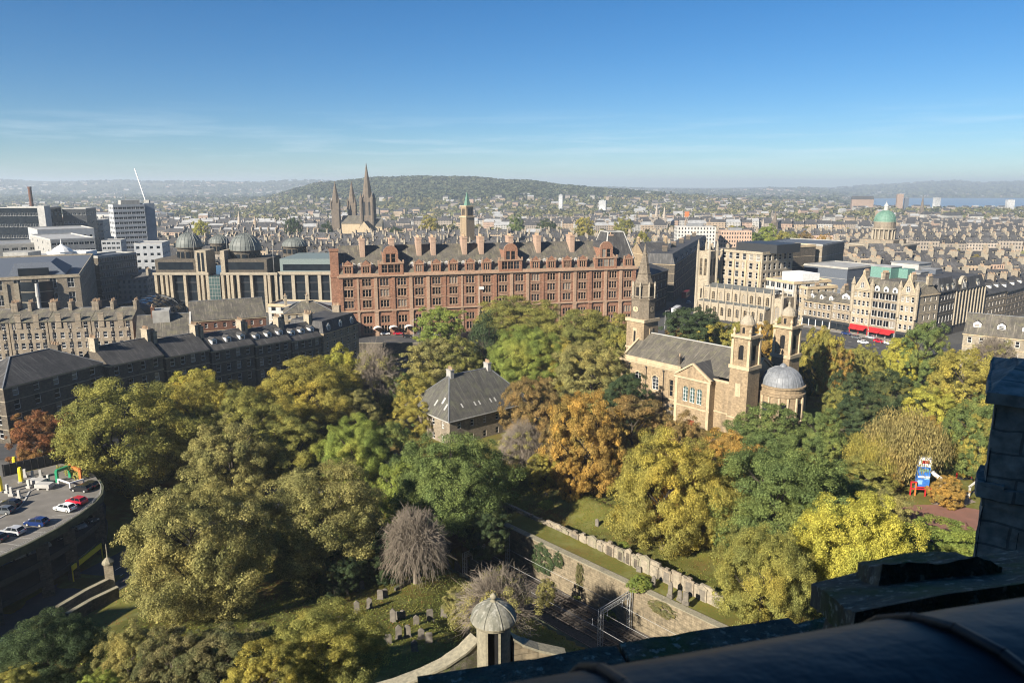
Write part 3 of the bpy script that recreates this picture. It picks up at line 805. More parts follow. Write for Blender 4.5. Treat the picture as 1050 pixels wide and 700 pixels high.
# sentry turret on the outer wall, seen from above
TX,TY,TZ = W(506,634,45.9)
t = thing('sentry_turret', 'round stone sentry turret with a weathered domed cap and ball finial', 'turret', (TX,TY,TZ))
mb = MB()
for k in range(8):   # a drum with a doorway facing the rampart
    a0 = 2*math.pi*k/8; 
    if abs(a0 - 3*math.pi/2) < .1: continue
    mb.lathe(0,0,[(1.18,-6),(1.18,-.25)],3,0,a0-math.pi/8,a0+math.pi/8)
for sgn in (-1,1): mb.box(sgn*.43-.08,sgn*.43+.08,-1.2,-.95,-6,-.25)
mb.build('drum', MT['coping'], t)
mb = MB(); mb.box(-.36,.36,-.72,-.68,-6,-.4); mb.build('doorway', MT['black'], t)
mb = MB(); mb.lathe(0,0,[(1.18,-.3),(1.42,-.22),(1.46,-.06),(1.58,0),(1.6,.1)],24); mb.build('cornice', MT['coping'], t)
prof=[(1.6,.1),(1.56,.26),(1.44,.5),(1.22,.78),(.92,1.02),(.6,1.19),(.36,1.29),(.24,1.36)]
m, nt, b = newmat('turret_cap'); o=coords(nt)
c=mixc(nt,noisef(nt,o,1.6,5),(.20,.19,.15),(.11,.11,.085)); c=mixc(nt,noisef(nt,scaled(nt,o,(2.5,2.5,.35)),1.5,4,.6,.5,.72),c,(.31,.30,.26)); nt.links.new(c,b.inputs['Base Color']); b.inputs['Roughness'].default_value=.85
mb = MB(); mb.lathe(0,0,prof,24)
for k in range(8):
    a=2*math.pi*(k+.5)/8
    for (r0,z0),(r1,z1) in zip(prof,prof[1:]): mb.tube((r0*math.cos(a),r0*math.sin(a),z0),(r1*math.cos(a),r1*math.sin(a),z1),.05,.05,5)
mb.build('dome', m, t)
mb = MB(); mb.lathe(0,0,[(.26,1.34),(.14,1.44),(.12,1.5),(.2,1.57),(.25,1.68),(.21,1.8),(.1,1.88),(.04,1.96)],12); mb.build('finial', MT['coping'], t, smooth=True)
def wallstrip(name, label, pts, w, h, mtop, mside, cat='wall', over=.08, ret=False):
    """wall along 3-D top points with a coping"""
    mb = MB(); cb = MB(); rows=[]
    for i,p in enumerate(pts):
        p=Vector(p); d=(Vector(pts[min(i+1,len(pts)-1)])-Vector(pts[max(i-1,0)])); d.z=0; d.normalize(); s=Vector((d.y,-d.x,0)); rows.append((p,s))
    for (p,s),(q,u) in zip(rows,rows[1:]):
        for sg in (1,-1):
            a,b_=p+s*(w/2*sg),q+u*(w/2*sg); dn=Vector((0,0,-.16)); 
            f=[a+Vector((0,0,-h)),b_+Vector((0,0,-h)),b_+dn,a+dn]; mb.poly(f if sg>0 else f[::-1])
        ow=w/2+over
        cb.poly([p+s*ow,q+u*ow,q-u*ow,p-s*ow])
        for sg in (1,-1):
            a,b_=p+s*(ow*sg),q+u*(ow*sg); dn=Vector((0,0,-.18)); f=[a+dn,b_+dn,b_,a]; cb.poly(f if sg>0 else f[::-1])
    for (p,s),sg in ((rows[0],1),(rows[-1],-1)):
        mb.poly([p+s*(w/2)+Vector((0,0,-h)),p+s*(w/2),p-s*(w/2),p-s*(w/2)+Vector((0,0,-h))])
    o=thing(name,label,cat); mb.build('wall_face',mside,o); cb.build('coping',mtop,o)
    return o
def arcs(pp, z0, z1, n=5):
    out=[]; m=len(pp)-1
    for i in range(m*n+1):
        k=min(i//n,m-1); f=(i-k*n)/n; px=pp[k][0]+(pp[k+1][0]-pp[k][0])*f; py=pp[k][1]+(pp[k+1][1]-pp[k][1])*f
        out.append(W(px,py,z0+(z1-z0)*i/(m*n)))
    return out
wallstrip('rampart_wall','curved rampart wall with pale coping sweeping down left of the sentry turret', arcs([(487,652),(474,665),(455,678),(432,689),(405,699),(380,706)],44.4,41.6), .95, 14, MT['coping'], MT['castle'])
wallstrip('rampart_wall','short rampart wall with pale coping curving right of the sentry turret', arcs([(524,650),(534,656),(552,662),(580,668)],44.6,42.8), .8, 14, MT['coping'], MT['rubble'])
# the castle above and behind, out of the picture; its bulk shades the battlements
castle = thing('castle_building','dark stone castle range standing above the battlements','castle',(0,0,0))
mb = MB()
mb.box(-26,14,-34,-7,60,94); mb.build('wall', MT['castle'], castle)
mb = MB(); mb.hip(-26,14,-34,-7,94.01,8); mb.build('roof', MT['slate'], castle)
crag = MB()
for i in range(46):
    x0=-330+i*6.6; yb=(8 if x0>-145 else 34)+6*noise.noise(Vector((i*.3,0,0))); h=66+3.5*noise.noise(Vector((i*.5,3,0)))
    crag.prism([(x0,-60),(x0+6.7,-60),(x0+6.7,yb-4),(x0,yb-4)],0,h)
tag(crag.build('castle_crag', GM[2]), kind='structure')

# ---------------------------------------------------------------- the railway in its cutting
rot=math.atan2(RWD.y,RWD.x)
def rw3(s,t,z): x,y=rw(s,t); return Vector((x,y,z))
wallstrip('cutting_wall','tall lit rubble retaining wall along the far side of the railway cutting',[rw3(s,-.32,RW_TOP) for s in range(int(RW_S0),int(RW_S1)+1,6)],1.3,9.5,MT['coping'],MT['rubble'])
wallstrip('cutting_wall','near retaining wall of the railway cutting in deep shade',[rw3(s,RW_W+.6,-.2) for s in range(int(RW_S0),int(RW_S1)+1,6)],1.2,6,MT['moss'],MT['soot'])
t=thing('tunnel_portal','dark stone railway tunnel mouth at the end of the cutting','tunnel',rw3(RW_S0,RW_W,RW_Z),math.atan2(-RWN.y,-RWN.x))
mb=MB(); ws=[(1.5,6.8,0,5.4),(8,13.4,0,5.4)]; mb.facade((-.6,0),(RW_W+.6,0),-1,8.6,ws,1.4); mb.build('wall',MT['soot'],t)
mb=MB(); mb.box(-.6,RW_W+.6,-.2,1.2,8.61,9.0); mb.build('coping',MT['coping'],t)
mb=MB(); mb.box(1.3,13.6,1.42,1.6,-.5,5.6); mb.build('tunnel_mouth',MT['black'],t)
for k,(tt,lab) in enumerate(((3.2,'railway track beside the lit wall of the cutting'),(7.4,'railway track in the middle of the cutting'),(11.4,'railway track along the shaded near wall of the cutting'))):
    t=thing('railway_track',lab,'railway track',rw3(RW_S0,tt,RW_Z),rot,'tracks in the cutting'); L=RW_S1-RW_S0+20
    for sg in (-1,1):
        mb=MB(); mb.box(0,L,sg*.75-.06,sg*.75+.06,.12,.32); mb.build('rail',MT['rail'],t)
    mb=MB(); x=0
    while x<L: mb.box(x,x+.28,-1.3,1.3,.03,.16); x+=.75
    mb.build('sleepers',MT['wood'],t)
def gantry(s,label,t0=1.6,t1=13.4,h=6.6):
    t=thing('railway_gantry',label,'gantry',rw3(s,0,RW_Z),math.atan2(RWN.y,RWN.x))
    for x in (t0,t1):
        mb=MB()
        for dx in (-.3,.3):
            for dy in (-.3,.3): mb.beam((x+dx,dy,0),(x+dx,dy,h+.8),.13)
        for k in range(8):
            z=h*k/8; mb.beam((x-.3,-.3,z),(x+.3,-.3,z+h/8),.07); mb.beam((x-.3,.3,z),(x+.3,.3,z+h/8),.07); mb.beam((x+.3,-.3,z),(x+.3,.3,z+h/8),.07)
        mb.build('mast',MT['steel'],t)
    mb=MB()
    for z in (h,h+.75):
        for dy in (-.25,.25): mb.beam((t0,dy,z),(t1,dy,z),.12)
    n=10
    for k in range(n):
        x=t0+(t1-t0)*k/n; x2=t0+(t1-t0)*(k+1)/n; mb.beam((x,-.25,h),(x2,-.25,h+.75),.06); mb.beam((x,.25,h+.75),(x2,.25,h),.06)
    mb.build('beam',MT['steel'],t)
    for x in (3.2,7.4,11.4):
        mb=MB(); mb.beam((x,0,h),(x,0,h-1.1),.08); mb.lathe(x,0,[(.05,h-1.3),(.14,h-1.25),(.06,h-1.2),(.14,h-1.12),(.05,h-1.05)],6); mb.build('insulator',MT['white'],t)
MT['steel']=plain('galvanised_steel',(.48,.48,.46),.55,(.34,.34,.33),metal=.2)
gantry(27.5,'steel lattice gantry over the tracks in front of the lit cutting wall',1.0,9.2)
gantry(-4,'steel gantry over the tracks close to the tunnel mouth')
gantry(52,'steel gantry over the tracks below the parapet',)
for tt,lab in ((3.2,'thin overhead wire above the track by the lit cutting wall'),(7.4,'thin overhead wire above the middle track'),(11.4,'thin overhead wire above the nearest track')):
    mb=MB()
    for a,b_ in ((-4,27.5),(27.5,52),(52,84)):
        pr=None
        for k in range(9):
            f=k/8; p=rw3(a+(b_-a)*f,tt,RW_Z+5.4-.35*4*f*(1-f)*.6)
            if pr is not None: mb.tube(pr,p,.03,.03,4,cap=False)
            pr=p
    tag(mb.build('overhead_wire',MT['steel']),lab,'wire','overhead wires above the tracks')

# wall of memorials above the cutting
m0=Vector((-6,163)); m1=Vector((36,114.5)); md=(m1-m0).normalized(); ml=(m1-m0).length; mn=Vector((md.y,-md.x))
zt=lambda s: gzn((m0+md*s).x,(m0+md*s).y)
for s in (0,):
    t=thing('memorial_wall','long pale wall lined with carved burial memorials above the railway','memorial wall',(m0.x,m0.y,0),math.atan2(md.y,md.x))
    mb=MB(); x=0
    while x<ml-1:
        ln=R.uniform(2.0,4.2); z=zt(x+1); h=R.uniform(2.7,3.3); mb.box(x,min(ml,x+ln)-.003,0,.55,z-1.5,z+h); x+=ln
    mb.build('wall',MT['memorial'],t)
    x=.6
    while x<ml-2.5:
        w=R.uniform(1.2,2.3); z=zt(x+w/2); h=R.uniform(2.9,4.1); mb=MB(); k=R.random()
        mb.box(x,x+w,-.22,-.004,z-.5,z+h*.82,0)
        mb.box(x-.12,x+w+.12,-.3,-.002,z+h*.82+.003,z+h*.88,0)
        if k<.4: mb.poly([(x,-.24,z+h*.88),(x+w,-.24,z+h*.88),(x+w/2,-.24,z+h)],0); mb.poly([(x,.3,z+h*.88),(x,-.24,z+h*.88),(x+w/2,-.24,z+h),(x+w/2,.3,z+h)],0); mb.poly([(x+w,-.24,z+h*.88),(x+w,.3,z+h*.88),(x+w/2,.3,z+h),(x+w/2,-.24,z+h)],0)
        elif k<.75: mb.box(x+w*.3,x+w*.7,-.24,.3,z+h*.88+.004,z+h*.98,0)
        mb.box(x+w*.18,x+w*.82,-.25,-.225,z+.5,z+h*.74,1)
        mb.build('memorial',[R.choice([MT['memorial'],MT['coping'],MT['grey_sand']]),R.choice([MT['grave'],MT['memorial'],MT['soot']])],t)
        x+=w+R.uniform(.2,1.6)
# gravestones standing in the grass
def gravestone_mesh(kind,w,h):
    mb=MB(); th=.22
    if kind=='round':
        P=[(-w/2,0),(w/2,0),(w/2,h-w/2)]+[(w/2*math.cos(a),h-w/2+w/2*math.sin(a)) for a in [math.pi*k/8 for k in range(1,8)]]+[(-w/2,h-w/2)]
    elif kind=='point': P=[(-w/2,0),(w/2,0),(w/2,h*.8),(0,h),(-w/2,h*.8)]
    else: P=[(-w/2,0),(w/2,0),(w/2,h*.9),(w*.4,h),(-w*.4,h),(-w/2,h*.9)]
    f=[(x,-th/2,z) for x,z in P]; b_=[(x,th/2,z) for x,z in P]; mb.poly(f); mb.poly(b_[::-1])
    for i in range(len(P)): j=(i+1)%len(P); mb.poly([f[j],f[i],b_[i],b_[j]])
    mb.box(-w/2-.12,w/2+.12,-th,th,-.4,.16)
    return mb.mesh('gravestone',[MT['grave']])
GMESH=[gravestone_mesh('round',.95,1.9),gravestone_mesh('point',.9,2.2),gravestone_mesh('flat',1.0,1.7)]
lower=[(345,612),(355,610),(364,606),(371,604),(379,623),(390,614),(395,612),(403,639),(408,636),(413,634),(427,641),(441,637),(418,653),(409,655),(398,660),(432,655),(366,628),(350,640),(455,632),(425,668),(440,660)]
upper=[(515,501),(546,501),(556,499),(572,492),(584,488),(596,500),(606,482),(616,492),(560,512),(612,541),(687,610),(703,617),(697,614),(640,580),(655,588),(670,600)]
for i,(px,py) in enumerate(lower+upper):
    p=on(px,py); lo_=i<len(lower)
    o=put('gravestone',GMESH[i%3],None,(p.x,p.y,p.z-.05),rot+math.pi/2*0+R.uniform(-.25,.25)+(.9 if lo_ else 0),(1,1,R.uniform(.8,1.25)))
    o.rotation_euler.x=R.uniform(-.05,.05)
    k=('round topped','pointed','flat topped')[i%3]
    tag(o,(k+' weathered gravestone on the sunlit grass behind the sentry turret') if lo_ else (k+' old gravestone on the grass above the memorial wall' if i<len(lower)+9 else k+' low gravestone between the memorial wall and the railway'),'gravestone',('gravestones on the lower grass' if lo_ else 'gravestones of the upper churchyard')+', '+k)
wallstrip('graveyard_wall','low dark kerb wall at the edge of the lower graveyard',[on(405,606)+Vector((0,0,.7)),on(418,598)+Vector((0,0,.7)),on(432,590)+Vector((0,0,.7))],.4,1.6,MT['moss'],MT['soot'])
wallstrip('road_wall','stone wall with a pale end pier beside the shaded lower road',[on(60,634)+Vector((0,0,2.4)),on(90,616)+Vector((0,0,2.4)),on(112,606)+Vector((0,0,2.6))],.7,4,MT['coping'],MT['grey_sand'])
wallstrip('road_wall','second stone wall nearer the trees beside the shaded lower road',[on(70,640)+Vector((0,0,2.2)),on(95,625)+Vector((0,0,2.2)),on(122,612)+Vector((0,0,2.2))],.7,4,MT['coping'],MT['soot'])
p=on(114,604); t=thing('gate_pier','pale stone gate pier with a thin spike beside the lower road','gate pier',p)
mb=MB(); mb.obox(0,0,-1,5.4,1.5,1.5,.5); mb.build('pier',MT['pale_sand'],t); mb=MB(); mb.lathe(0,0,[(1.05,5.4),(1.05,5.7),(.5,6.3),(.12,6.6),(.07,9.0),(.02,9.3)],8); mb.build('spike',MT['coping'],t)
wallstrip('bank_wall','low stone wall at the left foot of the dark tree',[on(-6,672)+Vector((0,0,1.8)),on(8,664)+Vector((0,0,1.8)),on(22,655)+Vector((0,0,1.8))],.6,3,MT['coping'],MT['soot'])
# ---------------------------------------------------------------- multi-storey car park on the left
DZ=12.0
edge=[W(px,py,DZ) for px,py in ((-60,607),(-20,586),(0,576),(30,562),(60,546),(85,530),(99,519),(106,510),(107,502),(103,495))]
backp=[W(px,py,DZ) for px,py in ((96,486),(84,479),(62,475),(5,489),(-60,505))]
cp=thing('car_park','multi level concrete car park with a mossy edge wall and dark open decks','car park',(0,0,0))
outl=[(p.x,p.y) for p in edge+backp]
mb=MB(); mb.prism(outl,DZ-.45,DZ,1,0,bottom=True); mb.build('top_deck',[MT['deck'],MT['moss']],cp)
cxy=Vector((-112,128))
def off(p,d): v=(Vector((p.x,p.y))-cxy).normalized(); return (p.x-v.x*d,p.y-v.y*d)
for z,nm in ((8.2,'lower_deck'),(4.4,'bottom_deck')):
    mb=MB(); mb.prism([off(p,.5) for p in edge+backp],z-.5,z,0,bottom=True); mb.build(nm,MT['asphalt'],cp)  # slabs in near-black asphalt: the gloom between decks is in their colour
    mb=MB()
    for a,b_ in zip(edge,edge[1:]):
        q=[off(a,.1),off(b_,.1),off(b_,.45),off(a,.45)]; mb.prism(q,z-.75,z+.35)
    mb.build('edge_beam',MT['cpshade'] if 'cpshade' in MT else MT.setdefault('cpshade',plain('shaded_concrete',(.045,.043,.04),.9)),cp)  # concrete coloured near black to carry the shade under the decks
mb=MB()
for a,b_ in zip(edge,edge[1:]):
    mb.prism([(a.x,a.y),(b_.x,b_.y),off(b_,.4),off(a,.4)],DZ-.7,DZ+.9)
mb.build('edge_wall',MT['moss'],cp)
mb=MB()
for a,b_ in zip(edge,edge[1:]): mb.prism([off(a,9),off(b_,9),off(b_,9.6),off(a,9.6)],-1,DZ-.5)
mb.build('shade_backing',MT['cpshade'],cp)  # inner wall added, near black, to keep the gaps between decks dark
for i,(px,py) in enumerate(((-20,640),(20,615),(60,595),(100,573))):
    k=[1,3,4,6][i]; x,y=off(edge[k].lerp(edge[min(k+1,9)],.5),.6); mb=MB(); mb.obox(x,y,-1,DZ-.5,2.0,1.6,.6); mb.build('pier',MT['soot'],cp)
a,b_=edge[4].lerp(edge[5],.25),edge[5].lerp(edge[6],.85)
bar=thing('height_bar','long yellow height barrier beam over the car park entrance','height barrier',(0,0,0))
mb=MB(); mb.beam((off(a,-.35)+(3.9,)),(off(b_,-.35)+(3.9,)),.25,1.0); mb.build('beam',MT['yellow'],bar)
for q in (a,b_):
    mb=MB(); x,y=off(q,-.35); mb.tube((x,y,3.3),(x,y,0),.12); mb.build('post',MT['yellow'],bar)
# edge rail on the deck
mb=MB(); prev=None
for a,b_ in zip(edge[1:],edge[2:]):
    n=max(1,int((b_-a).length/2.2))
    for k in range(n):
        p=a.lerp(b_,k/n); x,y=off(p,.55); q=Vector((x,y,DZ)); mb.tube(q,q+Vector((0,0,1.35)),.035,n=4)
        if prev is not None: mb.tube(prev+Vector((0,0,1.3)),q+Vector((0,0,1.3)),.03,n=4); mb.tube(prev+Vector((0,0,1.05)),q+Vector((0,0,1.05)),.025,n=4)
        prev=q
tag(mb.build('guard_rail',MT['steel']),'thin grey guard rail along the curved car park edge','railing')
# kerb line and island on the deck
def dk(px,py): p=W(px,py,DZ); return (p.x,p.y)
mb=MB(); P=[dk(*q) for q in ((62,497),(52,497),(40,499),(30,504),(26,512),(20,520),(0,531),(-30,543))]
for p,q in zip(P,P[1:]): mb.beam((p[0],p[1],DZ+.06),(q[0],q[1],DZ+.06),.3,.14)
tag(mb.build('kerb',MT['pconc']),kind='structure')
mb=MB()
for k in range(9):
    a=edge[2].lerp(edge[6],k/8); x0,y0=off(a,1.2); x1,y1=off(a,6.0); d=Vector((y1-y0,-(x1-x0))).normalized()*.07
    mb.poly([(x0-d.x,y0-d.y,DZ+.008),(x0+d.x,y0+d.y,DZ+.008),(x1+d.x,y1+d.y,DZ+.008),(x1-d.x,y1-d.y,DZ+.008)])
tag(mb.build('bay_lines',MT['wornpaint'] if 'wornpaint' in MT else MT.setdefault('wornpaint',plain('worn_paint',(.42,.41,.37),.9,(.2,.19,.17),3.0))),kind='structure')
# store of street furniture at the back of the deck
t=thing('hoarding','long dark hoarding panel along the back of the car park deck','hoarding',(0,0,0))
p,q=W(5,488,DZ),W(61,475,DZ); mb=MB(); mb.beam((p.x,p.y,DZ+1.3),(q.x,q.y,DZ+1.3),.3,2.6); mb.build('panel',MT['dark'],t)
mb=MB()
for k in range(9): s=p.lerp(q,k/8); mb.box(s.x-.1,s.x+.1,s.y-.4,s.y-.2,DZ,DZ+2.8)
mb.build('posts',MT['black'],t)
for px,py,h,lab in ((22,494,3.4,'tall yellow bollard before the middle of the dark hoarding'),(1,504,3.4,'yellow bollard at the left edge by the hoarding'),(16,481,3.0,'yellow post standing behind the dark hoarding')):
    p=W(px,py,DZ); t=thing('yellow_bollard',lab,'bollard',p,0,'yellow bollards on the car park'); mb=MB(); mb.lathe(0,0,[(.45,0),(.45,h*.85),(.3,h)],8); mb.build('post',MT['yellow'],t); mb=MB(); mb.lathe(0,0,[(.7,0),(.7,.25)],8); mb.build('base',MT['conc'],t)
def frame(name,label,pts,h,mat,w=.35):
    t=thing(name,label,'frame',(0,0,0)); P=[W(px,py,DZ) for px,py in pts]
    for p in P: mb=MB(); mb.beam((p.x,p.y,DZ),(p.x,p.y,DZ+h),w); mb.build('post',mat,t)
    mb=MB()
    for p,q in zip(P,P[1:]): mb.beam((p.x,p.y,DZ+h-.1),(q.x,q.y,DZ+h-.1),w*1.2)
    mb.build('beam',mat,t); return t
frame('green_frame','green metal portal frame at the back of the car park',((59,494),(72,489)),2.6,MT['green'],.5)
frame('orange_frame','orange metal frame leaning beside the green portal frame',((72,487),(83,492)),2.4,MT['orange'],.5)
frame('white_frame','low white tubular frame in front of the green portal frame',((60,496),(72,500),(86,496)),1.2,MT['white'],.22)
blk=[(38,497,3.4),(46,501,3.2),(30,500,1.6),(34,491,1.4),(50,495,1.2),(42,490,1.3),(20,511,1.2),(8,505,1.2),(12,508,1.1),(26,489,1.1)]
for i,(px,py,w) in enumerate(blk):
    p=W(px,py,DZ); mb=MB(); k=w/2
    if w>3: mb.box(-k,k,-.9,.9,.5,1.3); mb.box(-k*.8,-k*.5,-.7,.7,0,.5); mb.box(k*.5,k*.8,-.7,.7,0,.5)
    else: mb.prism([(-.5,-.4),(.5,-.4),(.5,.4),(-.5,.4)],0,.5); mb.prism([(-.25,-.2),(.25,-.2),(.25,.2),(-.25,.2)],.5,1.9)
    tag(mb.build('concrete_block',MT['pconc'],None,(p.x,p.y,DZ),R.uniform(-.4,.4)),'wide pale concrete block on legs stored on the car park' if w>3 else 'small pale concrete stub post stored on the car park','concrete block','wide concrete blocks stored on the car park' if w>3 else 'concrete stub posts stored on the car park')

# ---------------------------------------------------------------- cars
CARPAINT={}
def paintm(c):
    if c not in CARPAINT:
        m,nt,b=newmat('car_paint'); b.inputs['Base Color'].default_value=col(c); b.inputs['Roughness'].default_value=.28; b.inputs['Coat Weight'].default_value=.6
        CARPAINT[c]=m
    return CARPAINT[c]
_carme={}
def profile_body(mb,top,w,x0,x1,m=0,inset=0.0):
    pass
def car(loc,rz,c,label,group,est=False):
    """hatchback: x forward, 4.3 m long"""
    t=thing('car',label,'car',loc,rz,group)
    key=c
    if key not in _carme:
        L=[(-2.1,.35),(-2.15,.75),(-2.05,1.0),(-1.2,1.02),(.65,1.0),(1.6,.9),(2.08,.72),(2.14,.4)]   # belt line profile
        mb=MB(); ws=.88
        ring=lambda y,k:[(x,y,z) for x,z in L]+[(1.75,y,.22),(-1.8,y,.22)]
        a=ring(-ws,0); b_=ring(ws,0); n=len(a); mb.poly(a); mb.poly(b_[::-1])
        for i in range(n): j=(i+1)%n; mb.poly([a[j],a[i],b_[i],b_[j]])
        body=mb.mesh('body',[paintm(c)])
        G=[(-2.0,1.0),(-1.55,1.45),(-.3,1.52),(.45,1.42),(1.1,1.0)]
        mb=MB(); lo=.84; up=.68; f=lambda s:[(x,s*(lo if z<1.1 else up),z) for x,z in G]
        a=f(-1); b_=f(1); mb.poly(a); mb.poly(b_[::-1])
        for i in range(len(a)-1): mb.poly([a[i+1],a[i],b_[i],b_[i+1]],0)
        green=mb.mesh('cabin_glass',[MT['bglass']])
        mb=MB(); mb.poly([(-1.5,-.69,1.47),(-.3,-.69,1.54),(.42,-.69,1.44),(.42,.69,1.44),(-.3,.69,1.54),(-1.5,.69,1.47)])
        for s in (-1,1): mb.beam((.42,s*.69,1.43),(1.08,s*.84,1.02),.08); mb.beam((-.5,s*.69,1.5),(-.5,s*.845,1.0),.08); mb.beam((-1.52,s*.69,1.45),(-1.95,s*.84,1.02),.1)
        roof=mb.mesh('roof',[paintm(c)])
        mb=MB(); mb.v=[]; 
        for s in (0,):
            n=14
            for i in range(n):
                a0,a1=2*math.pi*i/n,2*math.pi*(i+1)/n
                for r0,r1,y0,y1 in ((.33,.33,-.1,.1),):
                    mb.poly([(r0*math.cos(a0),y0,r0*math.sin(a0)),(r0*math.cos(a1),y0,r0*math.sin(a1)),(r0*math.cos(a1),y1,r0*math.sin(a1)),(r0*math.cos(a0),y1,r0*math.sin(a0))])
            for y in (-.1,.1): mb.poly([(.33*math.cos(2*math.pi*i/n),y,.33*math.sin(2*math.pi*i/n)) for i in range(n)])
        tyre=mb.mesh('tyre',[MT['tyre']])
        mb=MB(); n=10
        for y in (-.115,.115): mb.poly([(.2*math.cos(2*math.pi*i/n),y,.2*math.sin(2*math.pi*i/n)) for i in range(n)])
        rim=mb.mesh('rim',[MT['steel']])
        mb=MB(); mb.box(-.06,.06,-.18,.18,-.08,.08); lamp=mb.mesh('headlight',[MT['white']]); 
        mb=MB(); mb.box(-.05,.05,-.16,.16,-.1,.1); tail=mb.mesh('tail_light',[MT['redp']])
        _carme[key]=(body,green,roof,tyre,rim,lamp,tail)
    body,green,roof,tyre,rim,lamp,tail=_carme[key]
    put('body',body,t); put('cabin',green,t); put('roof',roof,t)
    for x in (-1.3,1.32):
        for y in (-.82,.82):
            w=put('wheel',tyre,t,(x,y,.33)); put('rim',rim,w)
    for y in (-.62,.62): put('headlight',lamp,t,(2.06,y,.7)); put('tail_light',tail,t,(-2.1,y,.82))
    return t
WHT,RED,BLK,NAVY,GRY,SIL=(.72,.73,.74),(.42,.012,.03),(.012,.012,.014),(.012,.03,.12),(.10,.11,.12),(.38,.39,.41)
gA='cars parked on the open top deck'
def park(px,py,ang,c,label,g=gA,z=DZ): p=W(px,py,z); car((p.x,p.y,z+.02),ang,c,label,g)
park(67,523,2.85,WHT,'white hatchback with dark windows parked on the car park deck')
park(79,516,2.8,RED,'red car parked right behind the white hatchback')
park(84,503,2.95,BLK,'black car parked at the far corner of the deck')
park(91,500,2.95,BLK,'black car close behind another black car at the deck corner')
park(38,538,3.0,NAVY,'dark blue car parked alone on the deck')
park(14,547,2.9,SIL,'silver car with a dark roof near the left edge of the deck')
park(-4,554,2.9,BLK,'dark car cut off by the left edge of the picture')
park(10,519,3.1,BLK,'black car in the shade of the hoarding')
park(3,526,3.1,GRY,'dark grey car at the left edge on the inner kerb')
gB='cars parked on the dark lower decks'
CC=((96,533,8.2,GRY,'grey car deep in the right bay of the lower deck'),(65,551,8.2,BLK,'black car between silver cars on the lower deck'),(33,566,8.2,SIL,'second silver car left of the middle deck bay'),(6,577,8.2,NAVY,'navy car at the left end of the lower deck'))
for px,py,z,c,l in CC:
    p=W(px,py,z); x,y=off(p,.6); car((x,y,z+.02),-.6,c,l,gB)
for px,py,z,c,l in ((84,540,8.2,SIL,'silver car nose just catching light under the deck'),(47,560,8.2,SIL,'silver car in the dark middle deck bay'),(20,571,8.2,WHT,'white car in the left bay of the dark lower deck')):
    p=W(px,py,z); x,y=off(p,.7); car((x,y,z+.02),-.6,c,l,gB)
# ---------------------------------------------------------------- the red hotel
def bands(parent, L, D, rows, mat, name='string_course'):
    for z,h,o in rows:
        cb=MB(); cb.box(-o,L+o,-o,-.003,z,z+h); cb.box(L+.003,L+o,-.003,D+o,z,z+h); cb.box(-o,-.003,-.003,D+o,z,z+h); cb.build(name,mat,parent)
def dutch_gable(parent, x, z, w, hb, mat, trim, roofm, D=9.0):
    """tall shaped gable with an arched head, windows in two tiers"""
    mb=MB(); ws=[(w*.12,w*.36,1.0,hb*.42),(w*.38,w*.62,1.0,hb*.42),(w*.64,w*.88,1.0,hb*.42),(w*.3,w*.48,hb*.5,hb*.86),(w*.52,w*.7,hb*.5,hb*.86)]
    mb.facade((-w/2,0),(w/2,0),0,hb*.46,[q for q in ws if q[3]<hb*.46],.3); 
    mb.facade((-w*.3,0),(w*.3,0),hb*.46,hb*.9,[(q[0]-w*.2,q[1]-w*.2,q[2],q[3]) for q in ws if q[2]>hb*.46],.3)
    n=10; r=w*.3; P=[(-r,0,hb*.9)]+[(-r*math.cos(math.pi*k/n),0,hb*.9+r*.95*math.sin(math.pi*k/n)) for k in range(n+1)]+[(r,0,hb*.9)]
    mb.poly(P[::-1]); mb.poly([(p[0],.8,p[2]) for p in P])
    for a,b_ in zip(P[1:],P[2:]): mb.poly([a,b_,(b_[0],.8,b_[2]),(a[0],.8,a[2])],1)
    mb.box(-w/2,-w/2+.5,.003,D*.6,0,hb*.46); mb.box(w/2-.5,w/2,.003,D*.6,0,hb*.46); mb.box(-r,-r+.5,.003,D,hb*.46,hb*.9); mb.box(r-.5,r,.003,D,hb*.46,hb*.9)
    for s in (-1,1):
        mb.poly([(s*w/2,-.05,hb*.46),(s*r,-.05,hb*.46),(s*r,-.05,hb*.66)],1); mb.box(s*w/2-.35,s*w/2+.35,-.1,.6,hb*.46+.003,hb*.6,1)
    mb.box(-w/2-.2,w/2+.2,-.25,-.003,hb*.45,hb*.49,1)
    o=mb.build('gable',[mat,trim],parent,(x,-.35,z))
    for q in ws: put('window',window_mesh(q[1]-q[0],q[3]-q[2],'grid',MT['redtrim']),o,((q[0]+q[1])/2-w/2,.25,q[2]))
    rb=MB(); k=8
    for i in range(k):
        a0,a1=math.pi*i/k,math.pi*(i+1)/k; rb.poly([(-r*math.cos(a0),.81,hb*.9+r*.9*math.sin(a0)),(-r*math.cos(a1),.81,hb*.9+r*.9*math.sin(a1)),(-r*math.cos(a1),D+4,hb*.9+r*.9*math.sin(a1)),(-r*math.cos(a0),D+4,hb*.9+r*.9*math.sin(a0))])
    rb.build('gable_roof',roofm,o)
    return o
MT['rosetrim']=stone('rose_chimney_stone',(.42,.30,.22),(.33,.22,.16),stain_amt=.4)
